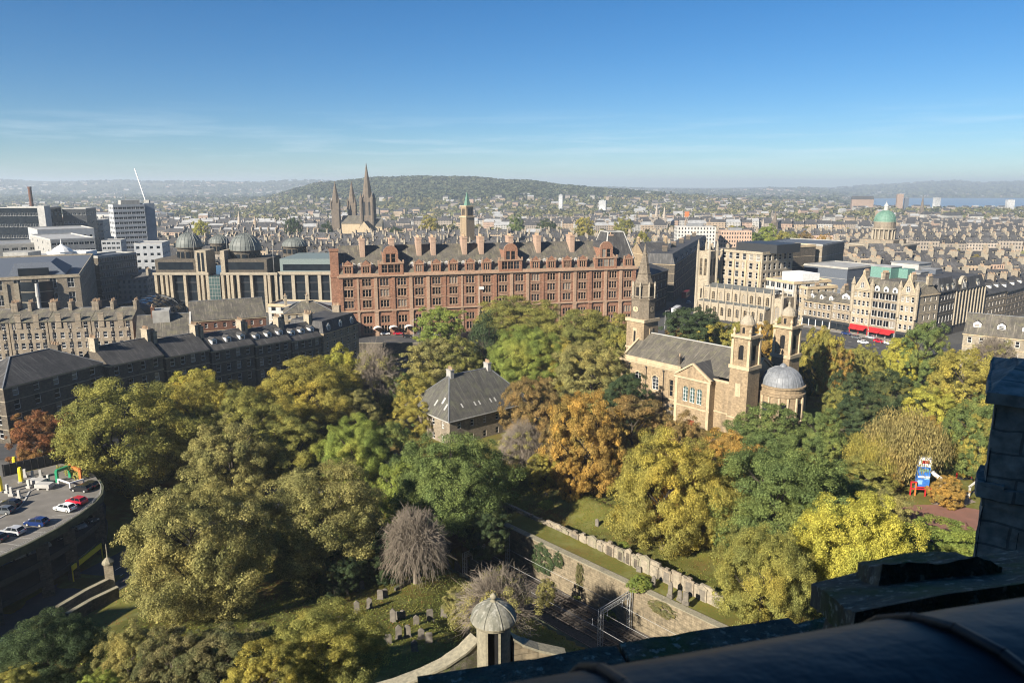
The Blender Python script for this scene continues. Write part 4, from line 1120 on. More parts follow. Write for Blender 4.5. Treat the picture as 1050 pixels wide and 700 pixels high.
def red_hotel():
    P0,P1=Vector((-76.5,327)),Vector((60.7,363)); L=(P1-P0).length; D=24.0; H=27.5
    t=thing('grand_hotel','very long red sandstone grand hotel with shaped gables, tall chimneys and a steep pavilion roof','hotel',(P0.x,P0.y,8),math.atan2(P1.y-P0.y,P1.x-P0.x))
    nb=18; bw=L/nb; ws=[]
    rows=[(1.2,3.4),(5.8,3.2),(13.0,3.3),(17.9,3.3),(22.7,3.3)]
    for k in range(nb):
        for z,h in rows: u=bw*(k+.5); ws.append((u-1.95,u+1.95,z,z+h))
    mb=MB(); mb.facade((0,0),(L,0),-3,H,ws,.45,0,1)
    sw=[]
    for i in range(5):
        for k in range(4): u=D*(k+.5)/4; sw.append((u-1.3,u+1.3,rows[i][0],rows[i][0]+rows[i][1]))
    mb.facade((L,0),(L,D),-3,H,sw,.4,0,1); mb.facade((L,D),(0,D),-3,H,[]); mb.facade((0,D),(0,0),-3,H,sw,.4,0,1)
    mb.build('wall',[MT['red'],MT['redtrim']],t)
    for w in ws: add_window(t,(0,0),(L,0),(w[0]+w[1])/2,w[2],w[1]-w[0],w[3]-w[2],'triple',.42,MT['redtrim'])
    sws=MB()
    for w in sw: add_window(t,(L,0),(L,D),(w[0]+w[1])/2,w[2],w[1]-w[0],w[3]-w[2],'sash',.38) if w[2]>20 else None
    gl=MB()
    for w in sw:
        gl.poly([(L-.3,w[0],w[2]),(L-.3,w[1],w[2]),(L-.3,w[1],w[3]),(L-.3,w[0],w[3])]); gl.poly([(.3,D-w[0],w[2]),(.3,D-w[1],w[2]),(.3,D-w[1],w[3]),(.3,D-w[0],w[3])])
    tag(gl.build('side_windows',MT['bglass'],t),kind='stuff')
    for k in range(nb+1):
        mb=MB(); u=min(max(bw*k,.7),L-.7); big=k in (0,2,3,4,5,9,10,11,14,15,16,17,18)
        w=.85 if big else .5; d=.6 if big else .35
        mb.box(u-w,u+w,-d,-.003,-3,11.2); mb.box(u-w*.85,u+w*.85,-d*.8,-.003,12.0,H-1.2)
        mb.box(u-w-.15,u+w+.15,-d-.15,-.004,10.6,11.2)
        mb.build('pilaster',MT['redtrim'] if k%3 else MT['red'],t)
    bands(t,L,D,[(11.25,.7,.75),(16.9,.25,.15),(21.7,.25,.15)],MT['redtrim'])
    bands(t,L,D,[(H-1.15,.5,.45),(H-.6,.6,1.0)],MT['redtrim'],'cornice')
    for k in range(nb):   # sills and hoods
        mb=MB(); u=bw*(k+.5)
        for z,h in rows[2:]: mb.box(u-2.2,u+2.2,-.22,-.002,z-.35,z-.02); mb.box(u-2.1,u+2.1,-.18,-.002,z+h+.02,z+h+.35)
        mb.build('window_trim',MT['redtrim'],t)
    # roof: steep lower slope, ridge, dormers and chimneys
    rb=MB(); z1,z2=H+5.2,H+12.5; i=2.6; y1=D/2
    rb.poly([(0,.8,H),(L,.8,H),(L,i+.8,z1),(0,i+.8,z1)]); rb.poly([(0,i+.8,z1),(L,i+.8,z1),(L,y1,z2),(0,y1,z2)])
    rb.poly([(L,D-.8,H),(0,D-.8,H),(0,D-i-.8,z1),(L,D-i-.8,z1)]); rb.poly([(L,D-i-.8,z1),(0,D-i-.8,z1),(0,y1,z2),(L,y1,z2)])
    rb.build('roof',MT['slate_warm'],t)
    eb=MB()
    for x in (0,L): eb.poly([(x,.8,H),(x,D-.8,H),(x,D-i-.8,z1),(x,y1,z2),(x,i+.8,z1)])
    eb.build('end_gable',MT['red'],t)
    pb=MB(); pb.box(0,L,-.2,.1,H+.003,H+.9); 
    for k in range(60): pass
    pb.build('parapet',MT['redtrim'],t)
    big=(2.9,9.95,16.0)
    for k in range(nb):
        if any(abs(k+.5-b)<1.05 for b in big): continue
        u=bw*(k+.5); mb=MB(); w=4.3; hh=4.6
        mb.facade((-w/2,0),(w/2,0),0,hh,[(.7,w-.7,1.1,3.9)],.3); mb.poly([(-w/2,-.02,hh),(w/2,-.02,hh),(w*.3,-.02,hh+1.2),(0,-.02,hh+2.2),(-w*.3,-.02,hh+1.2)])
        for s in (-1,1): mb.poly([(s*w/2,0,0),(s*w/2,3.6,0),(s*w/2,3.6,hh),(s*w/2,0,hh)]); mb.box(s*w/2-.25,s*w/2+.25,-.25,.4,hh,hh+1.3,1)
        mb.box(-w/2-.2,w/2+.2,-.25,-.004,hh-.3,hh,1)
        o=mb.build('dormer',[MT['red'],MT['redtrim']],t,(u,.15,H)); put('window',window_mesh(w-1.4,2.8,'triple',MT['redtrim']),o,(0,.22,1.1))
        rb=MB(); rb.poly([(-w/2,0,hh),(0,0,hh+2.1),(0,7,hh+2.1),(-w/2,4,hh)]); rb.poly([(0,0,hh+2.1),(w/2,0,hh),(w/2,4,hh),(0,7,hh+2.1)]); rb.build('dormer_roof',MT['slate'],o)
        wd=MB(); wd.box(-.8,.8,0,2,0,1.5); wd.hip(-.9,.9,-.1,2,1.5,.7,0,.1)
        for dx in (-bw*.33,bw*.33):
            o2=wd.build('attic_dormer',MT['pconc'],t,(u+dx,2.3,H+3.2))
    for b in big: dutch_gable(t,bw*b,H,bw*1.4,11.0,MT['red'],MT['redtrim'],MT['slate'])
    for px in (374,402,428,442,473,490,520,549,585,627):
        u=(px-351)/(650-351)*L; mb=MB(); mb.box(-1.1,1.1,-3.2,3.2,0,10.5); mb.box(-1.3,1.3,-3.4,3.4,10.5,11.2); mb.box(-1.2,1.2,-3.3,3.3,8.8,9.1)
        o=mb.build('chimney',MT['rosetrim'],t,(u,y1-2.5,z1-.5)); pm=MB()
        for k in range(7): pm.lathe(0,-2.8+k*.93,[(.26,0),(.2,1.1)],6)
        pm.build('chimney_pots',MT['potm'],o,(0,0,11.2))
    mb=MB(); mb.box(-3.6,-.004,1,6,-3,H+11); mb.box(-3.9,.25,.7,6.3,H+11,H+11.8); mb.box(-3.8,.1,.8,6.2,H-.6,H+.1); mb.build('end_stack',MT['red'],t)
    mb=MB(); xa,xb=L-bw*2.0,L-.3; k=3.6
    A=[(xa,1.5,z1-1),(xb,1.5,z1-1),(xb,D-1.5,z1-1),(xa,D-1.5,z1-1)]; B=[(xa+k,1.5+k+2,z2+4.5),(xb-k,1.5+k+2,z2+4.5),(xb-k,D-7,z2+4.5),(xa+k,D-7,z2+4.5)]
    for q in range(4): j=(q+1)%4; mb.poly([A[q],A[j],B[j],B[q]])
    mb.poly(B); mb.build('pavilion_roof',MT['slate'],t)
    mb=MB()
    for q in range(4): mb.beam(A[q],B[q],.55,.3); mb.beam(B[q],B[(q+1)%4],.6,.4)
    mb.build('pavilion_ridge',MT['pconc'],t)
    for q in range(3):
        u=6+q*7; cn=MB()
        n=8; r=2.0
        for i in range(n):
            a0,a1=math.pi*i/n,math.pi*(i+1)/n; cn.poly([(r*math.cos(a0),0,r*.6*math.sin(a0)),(r*math.cos(a1),0,r*.6*math.sin(a1)),(r*math.cos(a1),-3,r*.5*math.sin(a1)),(r*math.cos(a0),-3,r*.5*math.sin(a0))])
        cn.build('entrance_canopy',MT['white'],t,(u+10,-.7,3.4))
    pa=MB(); pa.tube((0,0,0),(0,0,9),.09,.05); pa.poly([(0,0,9),(2.4,.3,8.8),(2.4,.3,7.4),(0,0,7.6)]); pa.build('flagpole',MT['white'],t,(bw*8,-.8,12))
red_hotel()

# ---------------------------------------------------------------- parish church in the gardens
MT['dgsand']=stone('darkened_sandstone',(.25,.205,.15),(.15,.125,.095),stain_amt=.6,course=.36)
def church():
    A=Vector((37.7,249)); d=Vector((.652,-.758)); t=thing('parish_church','cream stone church with a slate nave roof, round arched windows and a pedimented side gable','church',(A.x,A.y,0),math.atan2(d.y,d.x))
    L,D,H=46.0,25.0,17.0
    ws=[(6.2,9.0,8.6,13.4),(13.6,16.4,8.6,13.4),(20.6,22.2,7.6,13.2),(6.4,8.8,2.6,4.8),(13.8,16.2,2.6,4.8)]
    mb=MB(); mb.facade((0,0),(25,0),-3,H,ws,.5); mb.facade((38,0),(L,0),-3,H,[]); mb.facade((L,0),(L,D),-3,H,[(4,6,8,12),(D-6,D-4,8,12)],.4); mb.facade((L,D),(0,D),-3,H,[]); mb.facade((0,D),(0,0),-3,H,[(8,10.5,8,13),(15,17.5,8,13)],.4)
    mb.build('wall',MT['sand'],t)
    for w in ws[:2]: add_window(t,(0,0),(L,0),(w[0]+w[1])/2,w[2],w[1]-w[0],w[3]-w[2],'arch',.45)
    for w in ws[2:]: add_window(t,(0,0),(L,0),(w[0]+w[1])/2,w[2],w[1]-w[0],w[3]-w[2],'grid',.45,MT['sandtrim'])
    for w in ((4,6,8,12),(D-6,D-4,8,12)): add_window(t,(L,0),(L,D),(w[0]+w[1])/2,w[2],2,4,'sash',.35)
    for w in ((8,10.5,8,13),(15,17.5,8,13)): add_window(t,(0,D),(0,0),(w[0]+w[1])/2,w[2],2.5,5,'arch',.35)
    bands(t,L,D,[(H-1.0,.4,.25),(H-.55,.55,.7)],MT['sandtrim'],'cornice'); bands(t,L,D,[(6.6,.4,.2)],MT['sandtrim'])
    mb=MB(); mb.box(-.2,25,-.2,.35,H+.003,H+1.3); 
    for k in range(6): mb.box(.5+k*4.3,2.6+k*4.3,-.3,-.21,H+.2,H+1.1)
    mb.build('parapet',MT['sandtrim'],t)
    for u in (7.6,15):   # window surrounds
        mb=MB(); n=9; r=1.75
        for i in range(n):
            a0,a1=math.pi*i/n,math.pi*(i+1)/n; mb.poly([(u-r*math.cos(a0),-.1,12+r*math.sin(a0)),(u-r*math.cos(a1),-.1,12+r*math.sin(a1)),(u-1.4*math.cos(a1),-.1,12+1.4*math.sin(a1)),(u-1.4*math.cos(a0),-.1,12+1.4*math.sin(a0))])
        for s in (-1,1): mb.box(u+s*1.58-.17,u+s*1.58+.17,-.1,-.003,8.4,12)
        mb.box(u-2,u+2,-.25,-.004,8.0,8.4); mb.build('window_surround',MT['sandtrim'],t)
    for x in (4.0,11.2,18.4):
        mb=MB(); mb.tube((x,-.22,-1),(x,-.22,H-1),.11); mb.box(x-.25,x+.25,-.5,-.02,H-1.6,H-1.0); mb.build('drainpipe',MT['dark'],t)
    rb=MB(); ym=D/2; z2=H+7.4; o=0
    rb.poly([(.6,.9,H+.5),(L-2,.9,H+.5),(L-2,ym,z2),(.6,ym,z2)]); rb.poly([(L-2,D-.9,H+.5),(.6,D-.9,H+.5),(.6,ym,z2),(L-2,ym,z2)]); rb.build('roof',MT['slate_warm'],t)
    gb=MB()
    for x,s in ((.3,-1),(L-1.7,1)): gb.poly([(x,.6,H),(x,D-.6,H),(x,ym,z2+.2)]); gb.beam((x,.3,H+.5),(x,ym,z2+.5),.7,.4,1); gb.beam((x,D-.3,H+.5),(x,ym,z2+.5),.7,.4,1)
    gb.build('gable',[MT['grey_sand'],MT['sandtrim']],t); gb=MB(); gb.beam((.6,ym,z2+.05),(L-2,ym,z2+.05),.45,.25); gb.build('ridge',MT['pconc'],t)
    # side gable with pediment and three arched lights
    x0,x1=25.0,38.0; y0=-2.6; w=x1-x0
    mb=MB(); tw=[(2.9,4.9,8.2,13.2),(5.5,7.5,8.2,13.2),(8.1,10.1,8.2,13.2)]; lw=[(5.3,7.7,0,2.6)]
    mb.facade((x0,y0),(x1,y0),-3,H-.8,tw+lw,.5); mb.facade((x1,y0),(x1,0),-3,H-.8,[]); mb.facade((x0,0),(x0,y0),-3,H-.8,[])
    mb.poly([(x0,y0,H-.8),(x1,y0,H-.8),((x0+x1)/2,y0,H+3.6)]); mb.build('transept',MT['sand'],t)
    for q in tw: add_window(t,(x0,y0),(x1,y0),(q[0]+q[1])/2,q[2],2.0,5.0,'arch',.45,None,MT['gglass'])
    put('door',window_mesh(2.4,2.6,'grid',MT['redp'],MT['redp']),t,(x0+6.5,y0+.4,0))
    mb=MB(); mb.box(x0-.4,x1+.4,y0-.5,y0-.003,H-1.4,H-.8); mb.beam((x0-.4,y0-.15,H-.55),((x0+x1)/2,y0-.15,H+3.9),.8,.5); mb.beam((x1+.4,y0-.15,H-.55),((x0+x1)/2,y0-.15,H+3.9),.8,.5); mb.box(x0-.2,x1+.2,y0-.25,y0-.004,6.6,7.0)
    for x in (x0+.5,x1-.5): mb.box(x-.5,x+.5,y0-.2,y0-.005,-1,H-1.4)
    mb.build('pediment',MT['sandtrim'],t)
    rb=MB(); xm=(x0+x1)/2; rb.poly([(x0-.3,y0,H-.5),(xm,y0,H+3.8),(xm,8.2,H+3.8),(x0-.3,1.5,H-.5)]); rb.poly([(xm,y0,H+3.8),(x1+.3,y0,H-.5),(x1+.3,1.5,H-.5),(xm,8.2,H+3.8)]); rb.build('transept_roof',MT['slate'],t)
    chimney(t,22.6,2.4,H-.5,H+3.6,.9,.9,MT['soot'],1)
    # small porch between
    mb=MB(); mb.lathe(22.6,-1.4,[(1.5,-1),(1.5,4.2),(1.6,4.4),(1.1,5.4),(0,5.8)],12); mb.build('porch',MT['grey_sand'],t)
    # apse with leaded dome
    cx,cyy=L+7.0,D/2
    mb=MB(); mb.box(L+.01,L+7,cyy-6.2,cyy+6.2,-2,H-2.5); mb.lathe(cx,cyy,[(6.6,-2),(6.6,13.4),(7.0,13.6),(7.0,14.3),(6.5,14.4),(6.5,15.8),(6.9,15.9),(6.9,16.4),(6.2,16.42)],28); mb.build('apse',MT['sand'],t)
    for a in (-100,-55,-10,35,80):
        aa=rad(a); mb=MB(); mb.obox(cx+6.62*math.cos(aa),cyy+6.62*math.sin(aa),6.5,11.5,.3,2.0,aa); mb.build('window',MT['dglass'],t); mb=MB()
        for k in (-1.25,1.25): mb.obox(cx+6.75*math.cos(aa)-math.sin(aa)*k,cyy+6.75*math.sin(aa)+math.cos(aa)*k,6,13.4,.5,.5,aa)
        mb.build('pilaster',MT['sandtrim'],t)
    prof=[(6.2,16.4),(5.95,17.6),(5.3,19.0),(4.2,20.3),(2.7,21.2),(1.1,21.6),(.9,22.1),(.3,22.6)]
    mb=MB(); mb.lathe(cx,cyy,prof,32)
    for k in range(24):
        a=2*math.pi*k/24
        for (r0,z0),(r1,z1) in zip(prof[:5],prof[1:6]): mb.tube((cx+r0*math.cos(a),cyy+r0*math.sin(a),z0),(cx+r1*math.cos(a),cyy+r1*math.sin(a),z1),.11,.11,4,cap=False)
    mb.build('apse_dome',MT['lead'],t)
    eb=MB(); eb.poly([(L+.2,cyy-8,H+.1),(L+.2,cyy+8,H+.1),(L+.2,cyy,H+5.6)]); eb.beam((L+.3,cyy-8.3,H+.2),(L+.3,cyy,H+6),.9,.5); eb.beam((L+.3,cyy+8.3,H+.2),(L+.3,cyy,H+6),.9,.5); eb.build('east_gable',MT['sandtrim'],t)
    # twin cupola towers
    def cupola(x,y):
        tb=MB(); hw=3.1; tb.box(x-hw,x+hw,y-hw,y+hw,-2,22.4); o=tb.build('tower',MT['sand'],t)
        cb=MB(); cb.box(x-hw-.35,x+hw+.35,y-hw-.35,y+hw+.35,21.8,22.9); cb.box(x-hw-.15,x+hw+.15,y-hw-.15,y+hw+.15,6.6,7.0); cb.build('cornice',MT['sandtrim'],o)
        mb=MB(); k=2.7
        for q0,q1 in (((x-k,y-k),(x+k,y-k)),((x+k,y-k),(x+k,y+k)),((x+k,y+k),(x-k,y+k)),((x-k,y+k),(x-k,y-k))): mb.facade(q0,q1,22.9,31.2,[(k-.85,k+.85,24.6,29)],.6)
        mb.build('belfry',MT['sand'],o)
        for q0,q1 in (((x-k,y-k),(x+k,y-k)),((x+k,y-k),(x+k,y+k)),((x-k,y+k),(x-k,y-k))):
            add_window(o,q0,q1,k,24.6,1.7,4.4,'arch',.5,MT['black'],MT['black'])
        cb=MB()
        for sx_ in (-1,1):
            for sy_ in (-1,1): cb.obox(x+sx_*k,y+sy_*k,22.9,30.6,.8,.8)
        cb.box(x-k-.6,x+k+.6,y-k-.6,y+k+.6,31.2,32.0); cb.build('belfry_trim',MT['sandtrim'],o)
        mb=MB(); mb.lathe(x,y,[(2.1,32.0),(2.1,34.6),(2.4,34.7),(2.4,35.1)],8,0,rad(22.5),rad(382.5)); mb.lathe(x,y,[(2.2,35.1),(2.1,35.9),(1.6,36.8),(.9,37.5),(.4,37.8),(.35,38.4),(.5,38.7),(.15,39.2),(.05,40.3)],12,1); mb.build('cupola',[MT['sand'],MT['grey_trim']],o)
        for a in (0,90,180,270):
            aa=rad(a-90); ob=MB(); ob.obox(x+1.98*math.cos(aa),y+1.98*math.sin(aa),32.5,34.2,.12,.8,aa); ob.build('opening',MT['black'],o)
        for sx_ in (-1,1):
            for sy_ in (-1,1): ub=MB(); ub.lathe(x+sx_*2.6,y+sy_*2.6,[(.45,32),(.25,32.6),(.5,33.3),(.1,34.2)],8); ub.build('urn',MT['sandtrim'],o)
        pb=MB(); pb.box(x-.9,x+.9,y-hw-.12,y-hw-.003,13.5,17.5); pb.box(x-.45,x+.45,y-hw-.2,y-hw-.121,14.2,16.6); pb.build('panel',MT['sandtrim'],o)
    cupola(L+.8,1.6); cupola(L+.8,D-.2)
    # west steeple
    s=thing('church_steeple','weathered stone church steeple with clock face and slender spire','steeple',(46.2,258.2,0),math.atan2(d.y,d.x))
    mb=MB(); mb.box(-3.9,3.9,-3.9,3.9,-2,29); mb.build('shaft',MT['sand'],s)
    mb=MB(); mb.box(-4.3,4.3,-4.3,4.3,28.2,29.3); mb.box(-4.1,4.1,-4.1,4.1,18.6,19.2); mb.build('cornice',MT['sandtrim'],s)
    for a in range(4):
        aa=a*math.pi/2; mb=MB(); c,sn=math.cos(aa),math.sin(aa); mb.obox(3.95*c,3.95*sn,20.5,26,.2,1.7,aa); mb.build('niche',MT['sandtrim'],s)
        mb=MB(); mb.obox(4.1*c,4.1*sn,21,25,.1,.9,aa); mb.build('slit',MT['black'],s)
    mb=MB(); mb.lathe(0,0,[(4.3,29.3),(4.3,37.2),(4.6,37.4),(4.6,37.9),(3.4,38.0),(3.4,43.5),(3.7,43.7),(3.7,44.2)],8,0,rad(22.5),rad(382.5)); mb.build('clock_stage',MT['dgsand'],s)
    for a in (0,90,180,270):
        aa=rad(a); c,sn=math.cos(aa),math.sin(aa); n=16; r=1.25; mb=MB(); x0=4.02
        for rr,zz,m_ in ((1.55,0,0),(1.25,.03,1)):
            mb.poly([((x0+zz)*c-sn*rr*math.cos(2*math.pi*k/n),(x0+zz)*sn+c*rr*math.cos(2*math.pi*k/n),33.4+rr*math.sin(2*math.pi*k/n)) for k in range(n)],m_)
        o=mb.build('clock_face',[MT['soot'],MT['sandtrim']],s)
        hb=MB(); hb.beam(((x0+.08)*c,(x0+.08)*sn,33.4),((x0+.08)*c-sn*.1,(x0+.08)*sn+c*.1,34.4),.12,.06); hb.beam(((x0+.08)*c,(x0+.08)*sn,33.4),((x0+.08)*c-sn*.7,(x0+.08)*sn+c*.7,33.2),.14,.06); hb.build('hands',MT['black'],o)
        mb=MB(); mb.obox(3.2*c,3.2*sn,39,42.6,.3,1.1,aa); mb.build('opening',MT['black'],s)
    for k in range(8):
        a=rad(45*k+22.5); mb=MB(); mb.tube((4.0*math.cos(a),4.0*math.sin(a),37.9),(4.0*math.cos(a),4.0*math.sin(a),43),.3,.3,6); mb.lathe(4.0*math.cos(a),4.0*math.sin(a),[(.45,43),(.3,43.8),(.05,45)],6); mb.build('column',MT['grey_trim'],s)
    mb=MB()
    for q in range(12): a=2*math.pi*q/12; b_=2*math.pi*(q+1)/12; mb.beam((4.7*math.cos(a),4.7*math.sin(a),38.9),(4.7*math.cos(b_),4.7*math.sin(b_),38.9),.15)
    mb.build('balustrade',MT['grey_trim'],s)
    mb=MB(); mb.lathe(0,0,[(3.3,44.2),(2.6,46.2),(1.8,50.5),(1.05,54.5),(.45,58),(.12,60.5)],8,0,rad(22.5),rad(382.5)); 
    for z,r in ((48,2.35),(52,1.6),(56,.85)): mb.lathe(0,0,[(r,z),(r+.1,z+.2),(r-.1,z+.4)],8,0,rad(22.5),rad(382.5))
    mb.build('spire',MT['dgsand'],s); mb=MB(); mb.lathe(0,0,[(.05,60.4),(.3,60.8),(.05,61.2),(.05,63)],8); mb.build('vane',MT['dark'],s)
    for ch in s.children:
        for o_ in [ch]+list(ch.children):
            if o_.data.get('low'): continue
            for v in o_.data.vertices:
                if v.co.z>29.3: v.co.z=29.3+(v.co.z-29.3)*.83
            o_.data['low']=1
church()

# ---------------------------------------------------------------- hip roofed manse in the trees
MT['mslate']=slate('grey_slate',(.125,.118,.098),(.075,.072,.064),moss=(.11,.11,.07))
def manse():
    P0=Vector((-18,204)); a=rad(40); L,D,H=30.5,21.5,8.6
    t=thing('manse','grey stone house with a steep hipped slate roof, skylights and two white chimneys','house',(P0.x,P0.y,0),a)
    ws=face_wins(L,2,6,(1.2,2.0),H,0,0,1.0); lw=face_wins(D,2,4,(1.2,2.0),H,0,0,1.0)
    mb=MB(); mb.facade((0,0),(L,0),-2,H,ws); mb.facade((L,0),(L,D),-2,H,lw); mb.facade((L,D),(0,D),-2,H,[]); mb.facade((0,D),(0,0),-2,H,lw); mb.build('wall',MT['grey_sand'],t)
    for w in ws: add_window(t,(0,0),(L,0),(w[0]+w[1])/2,w[2],1.2,w[3]-w[2])
    for w in lw: add_window(t,(0,D),(0,0),(w[0]+w[1])/2,w[2],1.2,w[3]-w[2]); add_window(t,(L,0),(L,D),(w[0]+w[1])/2,w[2],1.2,w[3]-w[2])
    rb=MB(); h=10.2; i=8.6; o=.9; rb.hip(0,L,0,D,H+.02,h,0,o,i); rb.build('roof',MT['mslate'],t)
    mb=MB(); ym=D/2; z=H+h+.05; mb.beam((i-o,ym,z),(L+o-i,ym,z),.35,.2)
    for x,k in ((-o,i-o),(L+o,L+o-i)):
        for y in (-o,D+o): mb.beam((x,y,H+.1),(k,ym,z),.25,.14)
    mb.build('ridge',MT['lead'],t)
    mb=MB(); mb.box(-o,L+o,-o-.12,-o,H-.2,H+.06); mb.box(-o-.12,-o,-o,D+o,H-.2,H+.06); mb.build('gutter',MT['pconc'],t)
    for x in (i-o+.4,L+o-i-.4):
        c=chimney(t,x,ym,H+h-2.2,H+h+1.5,1.3,2.2,MT['conc'],4)
    slope=h/(D/2+o)
    for x,y in ((6,1.8),(10.6,1.6),(12.3,1.6),(16.5,1.5),(18.2,1.5)):
        mb=MB(); zz=H+slope*(y+o)+.06; mb.poly([(x,y,zz),(x+.5,y,zz),(x+.5,y+1.1,zz+1.1*slope),(x,y+1.1,zz+1.1*slope)]); mb.build('skylight',MT['pconc'],t)
    sl=h/i
    for x,y,s in ((1.9,6,1.3),(1.0,8.8,1.1),(.9,3.6,1.2)):
        mb=MB(); zz=H+sl*(x+o)+.07; mb.poly([(x,y,zz),(x+1.3,y,zz+1.3*sl),(x+1.3,y+s*.6,zz+1.3*sl),(x,y+s*.6,zz)][::-1]); mb.build('skylight',MT['pconc'],t)
manse()
p=on(432,437); t=thing('outhouse','small pale outhouse with flat roofs against the end wall of the manse','outhouse',(p.x-1,p.y-6,p.z),rad(40)); mb=MB(); mb.box(-4,4,0,5,-1,4.2); mb.build('wall',MT['pconc'],t); mb=MB(); mb.box(-4.3,4.3,-.3,5.3,4.203,4.6); mb.build('roof',MT['flat'],t)

# ---------------------------------------------------------------- Gothic church by the west end street
def gothic():
    d=Vector((.652,-.758)); B=Vector((123,355)); A=B-d*40; ang=math.atan2(d.y,d.x)
    t=thing('gothic_church','pale Gothic church with pinnacled buttresses, clerestory windows and a square tower','church',(A.x,A.y,8),ang); L=40.0
    n=9
    def strip(nm,y0,y1,z0,z1,wz0,wz1,ww):
        ws=[(L*(k+.5)/n-ww/2,L*(k+.5)/n+ww/2,wz0,wz1) for k in range(n)]
        mb=MB(); mb.facade((0,y0),(L,y0),z0,z1,ws,.4); mb.facade((L,y0),(L,y1),z0,z1,[]); mb.facade((0,y1),(0,y0),z0,z1,[]); mb.build(nm,MT['pale_sand'],t)
        for w in ws: add_window(t,(0,y0),(L,y0),(w[0]+w[1])/2,w[2],ww,wz1-wz0,'arch',.36,MT['sandtrim'])
        for k in range(n+1):
            mb=MB(); x=min(max(L*k/n,.4),L-.4); mb.box(x-.4,x+.4,y0-.8,y0-.003,z0,z1-.6); mb.box(x-.28,x+.28,y0-.6,y0-.05,z1-.6,z1+.6); mb.lathe(x,y0-.3,[(.38,z1+.6),(.3,z1+1.2),(.1,z1+2.6),(.02,z1+3.1)],6); mb.build('buttress',MT['grey_trim'],t)
        mb=MB(); mb.box(0,L,y0-.15,y0+.3,z1+.003,z1+.8); mb.build('parapet',MT['grey_trim'],t)
    strip('aisle_wall',0,5,-3,7.2,1.6,6.0,1.9); strip('clerestory',5,19,7.2,14.2,8.8,13,1.8)
    mb=MB(); mb.poly([(0,.3,7.3),(L,.3,7.3),(L,5,8.6),(0,5,8.6)]); mb.poly([(0,5.3,14.3),(L,5.3,14.3),(L,12,16.4),(0,12,16.4)]); mb.poly([(L,18.7,14.3),(0,18.7,14.3),(0,12,16.4),(L,12,16.4)]); mb.build('roof',MT['dlead'],t)
    # east end with big traceried window
    mb=MB(); ew=[(3.6,7.4,1.5,10.5)]; mb.facade((L+5,6),(L+5,18),-3,13,ew,.5); mb.facade((L,6),(L+5,6),-3,13,[(1.2,3.8,2,9)],.5); mb.poly([(L+5,6,13),(L+5,18,13),(L,18,13),(L,6,13)]); mb.build('chancel',MT['pale_sand'],t)
    add_window(t,(L+5,6),(L+5,18),5.5,1.5,3.8,9,'arch',.45,MT['sandtrim']); add_window(t,(L,6),(L+5,6),2.5,2,2.6,7,'arch',.45,MT['sandtrim'])
    for x,y in ((L+5,6),(L+5,18),(L+.3,6)):
        mb=MB(); mb.lathe(x,y,[(.8,-3),(.8,14),(.5,14.5),(.5,16),(.1,19)],6); mb.build('pinnacle',MT['grey_trim'],t)
    # tower
    mb=MB(); x0,x1,y0,y1=-6.5,.5,8.5,15.5
    for q0,q1 in (((x0,y0),(x1,y0)),((x1,y0),(x1,y1)),((x1,y1),(x0,y1)),((x0,y1),(x0,y0))): mb.facade(q0,q1,-3,33,[(1.3,2.9,20,29),(4.1,5.7,20,29),(2.6,4.4,8,13)],.5)
    mb.poly([(x0,y0,32.5),(x1,y0,32.5),(x1,y1,32.5),(x0,y1,32.5)]); mb.build('tower',MT['pale_sand'],t)
    for q0,q1 in (((x0,y0),(x1,y0)),((x1,y0),(x1,y1))):
        for u in (2.1,4.9): add_window(t,q0,q1,u,20,1.6,9,'arch',.45,MT['sandtrim'])
    for x in (x0,x1):
        for y in (y0,y1): mb=MB(); mb.lathe(x,y,[(.9,-3),(.8,33),(.6,34),(.6,36),(.08,39)],6); mb.build('pinnacle',MT['grey_trim'],t)
gothic()

# ---------------------------------------------------------------- fairground tower in the gardens
p=on(944,506); t=thing('fairground_ride','tall blue, white and red fairground tower beside orange trees','fairground ride',p,rad(-8))
h=9.0
mb=MB(); mb.box(-1.45,1.45,-.6,.6,1.2,h*.8); mb.build('tower',MT['blue'],t)
mb=MB(); mb.box(-1.45,1.45,-.6,.6,h*.8+.003,h*1.06); mb.box(-1.3,1.3,-.9,-.61,h*.5,h*.54); mb.build('top_panel',MT['white'],t)
mb=MB(); mb.box(-.8,.9,-.7,-.61,h*.9,h*.98); mb.box(-1.75,1.75,-.75,-.61,1.3,1.9); mb.build('red_panel',MT['redp'],t)
mb=MB(); mb.box(-1.2,1.0,-.68,-.61,h*.66,h*.74); mb.build('green_panel',MT['mint'],t)
mb=MB(); mb.box(-1.5,-.2,-.68,-.61,h*.3,h*.42); mb.box(.2,1.4,-.68,-.61,h*.44,h*.5); mb.build('light_panel',MT['lblue'] if 'lblue' in MT else MT.setdefault('lblue',plain('light_blue',(.25,.45,.7),.4)),t)
for x in (-3,-1.9,.4,1.8):
    mb=MB(); mb.beam((x,-1.4,0),(x,-1.4,3.6 if x<0 else 2.4),.28); mb.build('post',MT['redp'] if x in(-3,.4) else MT['orange'],t)
mb=MB(); mb.beam((-3,-1.4,3.5),(-1.7,-1.4,3.5),.3); mb.beam((-3,-1.4,1.8),(1.8,-1.4,1.8),.25); mb.beam((-1.9,-1.4,2.3),(1.8,-1.4,2.3),.22); mb.build('rail',MT['redp'],t)
mb=MB(); pr=None
for k in range(15):
    f=k/14; q=Vector((3.2-1.1*math.cos(f*5.2)+f*1.0,-.3*f,h*.66-f*h*.5))
    if pr is not None: mb.tube(pr,q,.5,.5,8,cap=False)
    pr=q
mb.build('slide',MT['white'],t,smooth=True)
